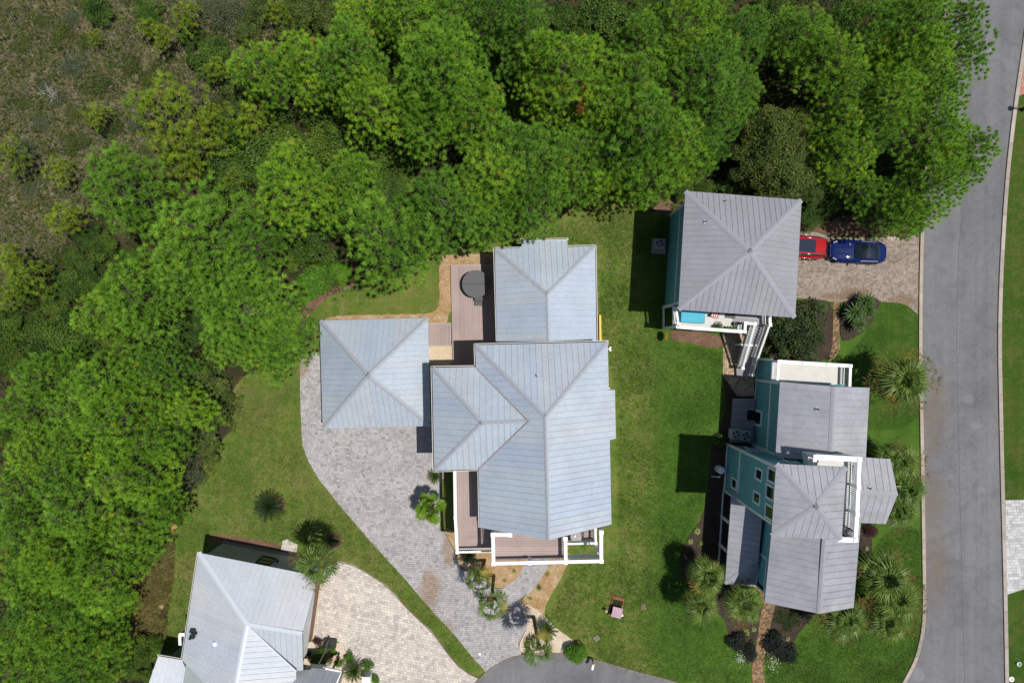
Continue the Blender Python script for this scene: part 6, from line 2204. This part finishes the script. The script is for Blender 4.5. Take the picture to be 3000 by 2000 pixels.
# ------------------------------------------------------------------ garden and porch things
M_tub = plain('grey_vinyl_cover', (0.105, 0.108, 0.112), 0.75, var=0.08, scale=5, bump=0.1)
ht = thing('hot_tub', 'round hot tub with a grey two-part vinyl cover and steps on the mauve deck', 'hot tub', tuple(at(1394, 832, 1.1).to_2d()) + (0.26,))
m = MB()
m.lathe((0, 0, 0), [(1.0, 0), (1.06, 0.1), (1.08, 0.82), (1.06, 0.86)], 40)
m.build('tub', plain('dark_tub_shell', (0.03, 0.035, 0.04), .6), ht, local=True)
for sg in (1, -1):
    m = MB()
    pts = [(1.10 * math.cos(a), sg * (0.012 + 1.10 * math.sin(a))) for a in [math.pi * i / 20 for i in range(21)]]
    m.prism(pts, 0.86, 0.97)
    m.build('cover', M_tub, ht, local=True, bevel=0.02)
hs = thing('tub_steps', 'dark grey two-tread plastic steps against the hot tub', 'steps', tuple(at(1403, 884).to_2d()) + (0.26,), math.radians(-2))
for k, (yy, hh, ww) in enumerate(((0.19, 0.46, 0.68), (-0.17, 0.23, 0.62))):
    m = MB()
    m.box((0, yy, hh / 2), (ww, 0.34, hh))
    o = m.build('step', plain('dark_grey_plastic', (0.075, 0.08, 0.085), .7), hs, local=True, bevel=0.03)
    for j in range(4):
        m = MB()
        m.box((0, yy - 0.11 + j * 0.075, hh + 0.008), (ww - 0.1, 0.03, 0.016))
        m.build('tread_rib', plain('grey_tread_rib', (0.12, 0.12, 0.125), .7), o, local=True)


def ac_unit(label, px, z, group, pad=None):
    p = at(px[0], px[1], z + 0.8)
    t = thing('air_conditioner', label, 'air conditioner', (p.x, p.y, z), math.radians(-3), group)
    c = plain('pale_grey_enamel', (0.30, 0.36, 0.38), .5)
    m = MB()
    m.box((0, 0, 0.38), (0.78, 0.78, 0.74))
    m.build('case', c, t, local=True, bevel=0.05)
    m = MB()
    m.lathe((0, 0, 0.752), [(0.36, 0), (0.36, 0.025), (0.30, 0.03), (0.30, 0.004)], 24)
    m.build('fan_ring', c, t, local=True)
    m = MB()
    m.lathe((0, 0, 0.755), [(0.299, 0), (0.299, 0.004)], 24)
    m.build('fan_well', M_black, t, local=True)
    for k in range(4):
        m = MB()
        a = k * math.pi / 2 + .4
        m.box((0.15 * math.cos(a), 0.15 * math.sin(a), 0.768), (0.24, 0.12, 0.01), a)
        m.build('fan_blade', M_steel, t, local=True)
    return t


sheet('equipment_pad', P(rel([(410, -302), (451, -300), (448, -254), (408, -257)])), 0.1, M_conc, 0.0)
ac_unit('square air conditioner on a concrete pad in the shade west of the pyramid roof house', (1933, 713), 0.1, 'air conditioners')
dpl = thing('service_platform', 'low blue-grey boarded platform in the shade west of the tower house', 'platform', tuple(at(2172, 1225)))
deck(dpl, P([(2142, 1166), (2206, 1166), (2202, 1296), (2133, 1292)]), 0.5, 0, 0.15, M_deckg, 0.3, 'boarding')
ac_unit('left air conditioner of the two on the shaded platform by the tower', (2157, 1272), 0.5, 'air conditioners')
ac_unit('right air conditioner of the two on the shaded platform, next to the wall', (2186, 1277), 0.5, 'air conditioners')
m = MB()
m.box(tuple(at(2196, 1214).to_2d()) + (0.52,), (0.75, 0.8, 0.03), math.radians(-3))
tag(m.build('doormat', plain('black_mat', (0.012, 0.012, .012), .95), None), 'square black doormat on the shaded platform below the west window', 'doormat')
tk = thing('rain_barrel', 'white cylindrical barrel standing in the dark bed west of the tower', 'barrel', tuple(at(2103, 1371)))
m = MB()
m.lathe((0, 0, 0), [(0.28, 0), (0.30, 0.1), (0.30, 0.95), (0.26, 1.0)], 24)
m.build('drum', plain('white_enamel', (0.62, 0.64, 0.66), .5), tk, local=True)
m = MB()
m.lathe((0, 0, 1.0), [(0.26, 0), (0.24, 0.05), (0.10, 0.06), (0.10, 0.09)], 24)
m.build('lid', M_white, tk, local=True)
pv = thing('backflow_pipe', 'short white pipework beside the barrel west of the tower', 'pipe', tuple(at(2097, 1394)))
m = MB()
m.tube([(-0.35, 0, 0.0), (-0.35, 0, 0.25), (-0.1, 0, 0.3), (0.3, 0, 0.3), (0.3, 0, 0.0)], 0.035, 8)
m.build('pipe', M_white, pv, local=True)
m = MB()
m.box((0.15, 0, 0.34), (0.12, 0.16, 0.1))
m.build('valve', M_white, pv, local=True)

# terracotta bowl on a pedestal, leaning bronze dish
bb = thing('birdbath', 'terracotta bowl birdbath on a post at the edge of the wood by the left lawn', 'birdbath', tuple(at(508, 1545, 1.3).to_2d()) + (0,))
M_terra = plain('terracotta', (0.40, 0.20, 0.11), .85, var=.12)
m = MB()
m.lathe((0, 0, 0), [(0.2, 0), (0.08, 0.08), (0.06, 1.1), (0.12, 1.18)], 14)
m.build('pedestal', plain('dark_iron', (.03, .03, .03), .6), bb, local=True)
m = MB()
m.lathe((0, 0, 1.15), [(0.1, 0.0), (0.27, 0.06), (0.35, 0.16), (0.33, 0.16), (0.25, 0.085), (0.02, 0.06)], 28)
m.build('bowl', M_terra, bb, local=True)
gd_ = thing('garden_dish', 'tilted bronze garden disc on a stake at the mulch bed below the teal pyramid house', 'garden ornament', tuple(at(1952, 992)))
gd_.location = tuple(at(1958, 985, 0).to_2d()) + (0,)
m = MB()
m.tube([(0, 0, 0), (0, 0, 0.95)], 0.02, 8)
m.tube([(0, 0, 0.5), (0.5, 0, 0.03)], 0.012, 6)
m.build('stake', plain('rusty_iron', (.20, .11, .04), .8), gd_, local=True)
m = MB()
m.lathe((-0.05, 0, 1.0), [(0.02, 0.05), (0.25, 0.03), (0.41, -0.02), (0.40, -0.04), (0.02, 0.03)], 28, Matrix.Rotation(math.radians(64), 3, 'Y'))
m.build('disc', plain('bronze_disc', (0.36, 0.19, 0.055), .55, .3), gd_, local=True)
gd_.location = tuple(at(1956, 985, 1.0).to_2d()) + (0,)

# brick ring, lawn covers, brick pump box with globes
rg = thing('brick_ring', 'low ring of red-brown bricks round the dark cycad on the left lawn', 'edging', tuple(at(812, 1478)))
M_rb = plain('red_brown_brick', (0.15, 0.075, 0.05), .9, rnd=.3)
for k in range(16):
    a = k * 2 * math.pi / 16
    m = MB()
    m.box((0.62 * math.cos(a), 0.62 * math.sin(a), 0.05), (0.11, 0.22, 0.1), a)
    m.build('brick', M_rb, rg, local=True)
rg2 = thing('brick_ring', 'ring of red-brown bricks round the foot of the leaning palm by the cream driveway', 'edging', tuple(at(980, 1582)))
for k in range(16):
    a = k * 2 * math.pi / 16
    m = MB()
    m.box((0.6 * math.cos(a), 0.6 * math.sin(a), 0.05), (0.11, 0.22, 0.1), a)
    m.build('brick', M_rb, rg2, local=True)
m = MB()
m.lathe((at(980, 1582).x, at(980, 1582).y, 0), [(0.55, 0.02), (0.54, 0.04)], 20)
m.build('mulch', M_mulch, rg2)
m = MB()
m.lathe((at(812, 1478).x, at(812, 1478).y, 0), [(0.57, 0.02), (0.56, 0.04)], 20)
m.build('mulch', M_mulch, rg)

pb = thing('pump_box', 'small red brick pump box with a mauve two-slope lid on the front lawn', 'pump box', tuple(at(1805, 1776)), math.radians(-14))
M_mauve = plain('mauve_painted_board', (0.42, 0.29, 0.34), .7, var=.08)
M_rbr = plain('red_brick_kerb', (0.27, 0.09, 0.055), .85, var=.15)
for k in range(5):
    for yy, nm in ((0.72, 1), (-0.66, 1)):
        m = MB()
        m.box((-0.4 + k * 0.2, yy, 0.07), (0.19, 0.24, 0.14))
        m.build('brick', M_rbr, pb, local=True)
for sx in (-0.46, 0.46):
    m = MB()
    m.box((sx, 0.02, 0.06), (0.08, 1.12, 0.12))
    m.build('side_board', M_rbr, pb, local=True)
m = MB()
m.box((0, 0.02, 0.015), (0.84, 1.1, 0.03))
m.build('base', plain('painted_lid_shadow', (.02, .016, .013), .95), pb, local=True)  # near-black base colour stands in for the lid's shadow inside the frame
m = MB()
m.box((0.04, -0.25, 0.3), (0.70, 0.74, 0.54))
m.build('box_wall', plain('dark_painted_board', (.05, .03, .03), .8), pb, local=True)
for sg in (1, -1):
    m = MB()
    m.box((0, 0, 0), (0.82, 0.43, 0.03))
    o = m.build('lid', M_mauve, pb, local=True)
    o.location = (0.04, -0.25 + sg * 0.205, 0.63)
    o.rotation_euler = (-sg * 0.22, 0, 0)
for lab, q, mat_, rr, hh in (('white globe lamp on a short post beside the pump box', (1822, 1801), M_white, 0.12, 0.55), ('pale pink stone ball on a stake left of the pump box', (1776, 1789), plain('pinkish_stone', (.50, .36, .29), .8), 0.12, 0.5)):
    gl = thing('garden_globe', lab, 'garden globe', tuple(at(q[0], q[1], hh).to_2d()) + (0,), 0, 'globes beside the pump box')
    m = MB()
    m.tube([(0, 0, 0), (0, 0, hh)], 0.025, 8)
    m.build('post', plain('dark_iron', (.03, .03, .03), .6), gl, local=True)
    m = MB()
    m.lathe((0, 0, hh), [(rr * math.sin(a), -rr * math.cos(a)) for a in [0.15 + 2.84 * i / 9 for i in range(10)]], 16)
    m.build('globe', mat_, gl, local=True, smooth=True)


def cover(label, px, size, rz, mat, rim, grp=None, h=0.03):
    p = at(*px)
    t = thing('utility_cover', label, 'utility cover', (p.x, p.y, 0), rz, grp)
    m = MB()
    m.box((0, 0, h / 2), (size[0], size[1], h))
    m.build('rim', rim, t, local=True, bevel=0.012)
    m = MB()
    m.box((0, 0, h + 0.004), (size[0] - .07, size[1] - .07, 0.008))
    m.build('lid', mat, t, local=True)


M_lid = plain('mauve_grey_lid', (0.20, 0.165, 0.155), .8)
cover('rust-rimmed rectangular cover in the lawn right of the pump box', (1885, 1775), (0.40, 0.50), 0.02, M_lid, plain('rust_rim', (.36, .21, .10), .9), 'lawn covers')
cover('slanted grey cover in the lawn above the mailbox', (1747, 1867), (0.42, 0.42), 0.6, M_lid, plain('grey_rim', (.30, .25, .24), .9), 'lawn covers', 0.09)
wc = MB()
wc.lathe(tuple(at(1405.5, 1914).to_2d()) + (0.05,), [(0.10, 0), (0.10, 0.02), (0.09, 0.025)], 18)
tag(wc.build('drain_cap', M_white, None), 'small white round drain cap near the mouth of the grey driveway', 'drain cap')
for lab, q, ro, ri, mat_ in (('open grey-green pipe ring set in the verge at lower right', (2982, 1942), .19, .13, plain('pale_green_plastic', (.45, .55, .48), .6)), ('white pipe cap in the verge at the lower right corner', (2960, 1986), .21, .12, M_white)):
    p = at(*q)
    m = MB()
    m.lathe((p.x, p.y, 0), [(ro, 0), (ro, 0.16), (ri, 0.16), (ri, 0.03)], 20)
    o = tag(m.build('pipe_ring', mat_, None), lab, 'pipe', 'pipes in the verge')

# mailbox
mb = thing('mailbox', 'white mailbox on a wooden post at the turning circle kerb', 'mailbox', tuple(at(1734, 1925)), math.radians(-13))
M_wood = plain('orange_brown_post', (0.36, 0.19, 0.07), .8)
m = MB()
m.box((0, 0, 0.5), (0.11, 0.11, 1.0))
m.box((0, -0.12, 0.93), (0.09, 0.5, 0.08))
m.build('post', M_wood, mb, local=True)
m = MB()
pts = [(0.11 * math.cos(a), 1.06 + 0.11 * math.sin(a)) for a in [math.pi * i / 8 for i in range(9)]] + [(-0.11, 0.97), (0.11, 0.97)]
vs = [(x, y_, z) for y_ in (-0.48, 0.06) for x, z in pts]
n = len(pts)
m.mesh(vs, [tuple(range(n)), tuple(range(n, 2 * n))[::-1]] + [(i, (i + 1) % n, n + (i + 1) % n, n + i) for i in range(n)])
m.build('box', M_white, mb, local=True)
m = MB()
m.box((0, 0.02, 1.2), (0.12, 0.12, 0.05))
m.build('post_cap', M_wood, mb, local=True)

# street lamp on the right verge
sl = thing('street_lamp', 'black street lamp at the right edge beside the pink driveway', 'street lamp', tuple(at(2994, 322)))
m = MB()
m.lathe((0, 0, 0), [(0.16, 0), (0.16, 0.25), (0.08, 0.35), (0.055, 2.7), (0.09, 2.75)], 12)
m.build('post', M_black, sl, local=True)
m = MB()
m.lathe((0, 0, 2.75), [(0.12, 0), (0.2, 0.4), (0.22, 0.42), (0.05, 0.62), (0.02, 0.75)], 8)
m.build('lantern', M_black, sl, local=True)

# basketball hoop
bh = thing('basketball_hoop', 'portable black basketball hoop with red rim lying over the cream driveway edge', 'basketball hoop', tuple(at(968, 1880)), math.radians(-4))
m = MB()
m.prism([(-0.52, -0.34), (-0.44, -0.42), (0.44, -0.42), (0.54, -0.30), (0.54, 0.34), (0.44, 0.42), (-0.44, 0.42), (-0.54, 0.30)], 0.05, 0.26)
o = m.build('base', plain('black_tank', (0.022, 0.026, 0.028), .55), bh, local=True, bevel=0.04)
for x in (-0.38, -0.26, 0.26, 0.38):
    m = MB()
    m.box((x, 0, 0.265), (0.05, 0.66, 0.03))
    m.build('rib', plain('tank_rib', (0.05, 0.055, 0.058), .55), o, local=True)
m = MB()
m.box((-0.1, 0.08, 0.31), (0.16, 1.0, 0.12))
m.build('wheel_cover', M_black, bh, local=True, bevel=0.02)
m = MB()
m.tube([(-0.1, 0.35, 0.3), (-0.02, -0.10, 1.7), (-0.06, -0.3, 3.0)], [0.05, 0.05, 0.045], 8)
m.tube([(0.35, -0.25, 0.3), (0.0, -0.1, 1.5)], 0.018, 6)
m.build('pole', plain('grey_brown_pole', (.17, .14, .13), .5), bh, local=True)
m = MB()
m.box((-0.07, -0.62, 2.95), (1.1, 0.04, 0.75))
m.build('backboard', plain('clear_backboard', (.28, .36, .37), .2), bh, local=True)
m = MB()
for k in range(18):
    a, b_ = k * 2 * math.pi / 18, (k + 1) * 2 * math.pi / 18
    m.beam((-0.07 + .2 * math.cos(a), -0.9 + .2 * math.sin(a), 2.72), (-0.07 + .2 * math.cos(b_), -0.9 + .2 * math.sin(b_), 2.72), .02, .02)
m.build('rim', plain('red_rim', (.6, .03, .02), .5), bh, local=True, fix=False)
rb = MB()
rb.lathe(tuple(at(971.5, 1922, .3).to_2d()) + (0.05,), [(0.06, 0), (0.13, 0.12), (0.13, 0.24), (0.05, 0.34)], 14)
tag(rb.build('ball', plain('red_ball', (.55, .03, .02), .5), None, smooth=True), 'red ball lying by the hoop pole in the shell bed', 'ball')


def pot(label, px, r, h, mat, plant=None, grp=None, z=0.03):
    p = at(px[0], px[1], z)
    t = thing('flower_pot', label, 'flower pot', (p.x, p.y, z), 0, grp)
    m = MB()
    m.lathe((0, 0, 0), [(r * .7, 0), (r, h * .9), (r * 1.08, h), (r * .9, h), (r * .88, h * .85)], 18)
    m.build('pot', mat, t, local=True)
    m = MB()
    m.lathe((0, 0, h * .84), [(r * .87, 0), (r * .86, .01)], 16)
    m.build('soil', M_mulch, t, local=True)
    if plant:
        k = plant[1]
        inst('foliage', plant[0][0], t, (0, 0, h * .7), (0, 0, 0), (k, k, k))
    return t


pot('terracotta urn on the shell bed behind the boxwood', (994, 1924), .14, .4, M_terra)
pot('dark round pot at the garage corner next to the burgundy shrub', (908, 1908), .18, .35, plain('dark_glaze', (.03, .03, .035), .4), None)
pot('dark pot with a small plant at the right end of the shell bed', (1092, 1972), .16, .4, plain('dark_glaze', (.03, .03, .035), .4), (BOXS, .5))
ZD_ = 3.72
pot('black pot on the white deck near the stair head', (2152, 949), .16, .35, plain('dark_glaze', (.03, .03, .035), .4), None, 'pots on the white deck', ZD_)
pot('pot with a leafy lime plant against the white deck rail', (2101, 958), .15, .3, plain('brown_glaze', (.08, .05, .03), .4), (MIX, .55), 'pots on the white deck', ZD_)
pot('left small planter along the white deck rail', (2128, 962), .13, .25, plain('brown_glaze', (.08, .05, .03), .4), (BOXS, .55), 'pots on the white deck', ZD_)
pot('right small planter along the white deck rail', (2146, 963), .13, .25, plain('brown_glaze', (.08, .05, .03), .4), (BOXS, .6), 'pots on the white deck', ZD_)

# things on the white deck
ct = thing('covered_table', 'long table under a turquoise fitted cover at the west end of the white deck', 'table', tuple(at(2031, 929, ZD_ + .75).to_2d()) + (ZD_ - .02,), math.radians(-3.5))
m = MB()
m.box((0, 0.05, 0.40), (1.84, 0.95, 0.72))
m.build('cover', plain('turquoise_cloth', (0.085, 0.40, 0.53), .8, var=.06, scale=3, bump=.15), ct, local=True, bevel=0.07)
for sx in (-.8, .8):
    for sy in (-.36, .44):
        m = MB()
        m.box((sx, sy, 0.03), (.06, .06, .06))
        m.build('leg', M_black, ct, local=True)
ch = thing('deck_chair', 'folding chair with red and white striped seat beside the turquoise table', 'chair', tuple(at(2090, 920, ZD_).to_2d()) + (ZD_ - .02,), math.radians(-15))
for k in range(7):
    m = MB()
    m.box((-0.24 + k * .08, 0, 0.42), (0.079, 0.5, 0.02))
    m.build('stripe', plain('red_cloth', (.55, .06, .07), .8) if k % 2 == 0 else plain('cream_cloth', (.72, .62, .58), .8), ch, local=True)
for sx in (-.3, .3):
    m = MB()
    m.beam((sx, -.3, 0), (sx, .3, .75), .03, .03)
    m.beam((sx, .3, 0), (sx, -.28, .45), .03, .03)
    m.build('frame', M_black, ch, local=True)
mt = MB()
mt.box(tuple(at(2139, 924, ZD_).to_2d()) + (ZD_ - .01,), (0.82, 0.42, 0.02), math.radians(-4))
tag(mt.build('doormat', M_black, None), 'black patterned doormat on the white deck at the roof edge', 'doormat')

# tower balcony chair
bc = thing('balcony_chair', 'black slatted chair in the lower corner of the tower balcony', 'chair', tuple(at(2484, 1560, 9.3).to_2d()) + (ZU,), math.radians(60))
for k in range(6):
    m = MB()
    m.beam((-0.26 + k * .104, -0.25, .42), (-0.26 + k * .104, 0.25, .38), .06, .025)
    m.build('seat_slat', M_black, bc, local=True)
    m = MB()
    m.beam((-0.26 + k * .104, 0.25, .38), (-0.26 + k * .104, 0.55, 1.05), .06, .025)
    m.build('back_slat', M_black, bc, local=True)
for sx in (-.32, .32):
    m = MB()
    m.beam((sx, -.25, 0), (sx, -.25, .6), .05, .05)
    m.beam((sx, .3, 0), (sx, .3, .6), .05, .05)
    m.beam((sx, -.3, .6), (sx, .35, .6), .08, .03)
    m.build('arm', M_black, bc, local=True)

# porch table and chairs at the east end of the lower porch
tb_ = thing('patio_table', 'round glass table with a black rim on the porch corner under the gable', 'table', tuple(at(1688, 1572, 5.0).to_2d()) + (Z1,))
m = MB()
for k in range(28):
    a, b_ = k * 2 * math.pi / 28, (k + 1) * 2 * math.pi / 28
    m.beam((.45 * math.cos(a), .45 * math.sin(a), .74), (.45 * math.cos(b_), .45 * math.sin(b_), .74), .03, .03)
for k in range(3):
    a = k * 2.09
    m.beam((.4 * math.cos(a), .4 * math.sin(a), .72), (.3 * math.cos(a), .3 * math.sin(a), 0), .03, .03)
m.build('frame', M_black, tb_, local=True, fix=False)
m = MB()
m.lathe((0, 0, .735), [(.43, 0), (.43, .012)], 28)
m.build('tabletop', glass('pale_table_glass', (.35, .33, .32), .1), tb_, local=True)
cu = MB()
cu.lathe(tuple(at(1684, 1569, 5.05).to_2d()) + (Z1 + .75,), [(.07, 0), (.09, .1), (.05, .14)], 12)
tag(cu.build('pitcher', M_white, None), 'small white pitcher on the round porch table', 'pitcher')

# yellow ladder along the east wall of the north wing
yl = thing('ladder', 'yellow fibreglass ladder lying on edge along the east wall of the north wing', 'ladder', tuple(at(1755, 962)), math.radians(91))
M_yel = plain('yellow_fibreglass', (.70, .47, .03), .5)
for sy, zz in ((0, .25), (0, .62)):
    m = MB()
    m.box((0, -0.02, zz), (2.15, .16, .09))
    m.build('rail', M_yel, yl, local=True)
for k in range(7):
    m = MB()
    m.box((-0.95 + k * .32, 0.07, .44), (.05, .05, .42))
    m.build('rung', M_black, yl, local=True)
wl = thing('flood_lamp', 'small white twin flood lamp under the east eave of the big house', 'lamp', tuple(at(1786, 1022, 5.5)))
for k in (-1, 1):
    m = MB()
    m.lathe((0.05, .09 * k, 0), [(.04, -.1), (.08, .02), (.08, .05)], 10)
    m.build('lamp_head', M_white, wl, local=True)
m = MB()
m.box((-.12, 0, .02), (.3, .06, .05))
m.build('bracket', M_white, wl, local=True)

# dead driftwood-grey snags on the heath
for (px, py, s_, lab) in ((163, 290, 30, 'pale bare dead bush lying in the left part of the heath'), (575, 270, 40, 'grey bare dead bush right above the sparse pine'), (615, 310, 30, 'grey bare dead bush between sparse pine and thicket'), (1125, 365, 36, 'grey bare crown of twigs in the dark gap of the upper wood')):
    p = at(px, py)
    t = thing('dead_bush', lab, 'dead bush', (p.x, p.y, 0), 0, 'bare dead bushes')
    m = MB()
    for k in range(16):
        a = R.uniform(0, 6.28)
        L = s_ * S * R.uniform(.6, 1.2)
        e1 = Vector((math.cos(a) * L * .5, math.sin(a) * L * .5, .5 + R.random() * .4))
        e2 = Vector((math.cos(a + R.uniform(-.5, .5)) * L, math.sin(a + R.uniform(-.5, .5)) * L, .5 + R.random() * .8))
        m.tube([(0, 0, 0), e1, e2], [.022, .016, .007], 4, False)
        for j in range(2):
            e3 = e1 + Vector((R.uniform(-.5, .5), R.uniform(-.5, .5), R.uniform(.1, .4)))
            m.tube([e1, e3], [.018, .008], 3, False)
    m.build('twigs', M_twig if px != 163 else plain('bleached_wood', (.32, .30, .27), .9), t, local=True, fix=False)
for (px, py, rz, L, lab) in ((330, 20, -.6, 2.2, 'fallen trunk near the top edge of the heath'), (60, 480, -.35, 3.0, 'thin dark trunk leaning at the left edge of the heath'), (870, 280, -.85, 2.6, 'bare leaning trunk under the second row pines')):
    p = at(px, py)
    t = thing('fallen_trunk', lab, 'fallen trunk', (p.x, p.y, .1), rz, 'fallen trunks')
    m = MB()
    m.tube([(-L / 2, 0, .05), (0, .06, .1), (L / 2, 0, .05)], [.09, .07, .04], 7)
    m.build('log', M_twig, t, local=True)
rk = thing('rock', 'pale tan rock at the edge of the brown grass bank', 'rock', tuple(at(475, 1773)))
m = MB()
m.lathe((0, 0, -.05), [(.14, 0), (.24, .1), (.22, .22), (.08, .3)], 9)
m.build('stone', plain('tan_stone', (.50, .35, .18), .9), rk, local=True)
for i, (px, py, r_) in enumerate(((2600, 698, .16), (2609, 700, .2), (2618, 697, .14), (2627, 700, .12))):
    p = at(px, py)
    m = MB()
    m.lathe((p.x, p.y, 0), [(r_, 0), (r_ * 1.1, .08), (r_ * .6, .18)], 8)
    tag(m.build('rock', plain('pale_stone', (.42, .36, .30), .9), None), f'{ORD[i]} of the four pale stones at the upper edge of the tan driveway', 'rock', 'stones on the tan driveway edge')
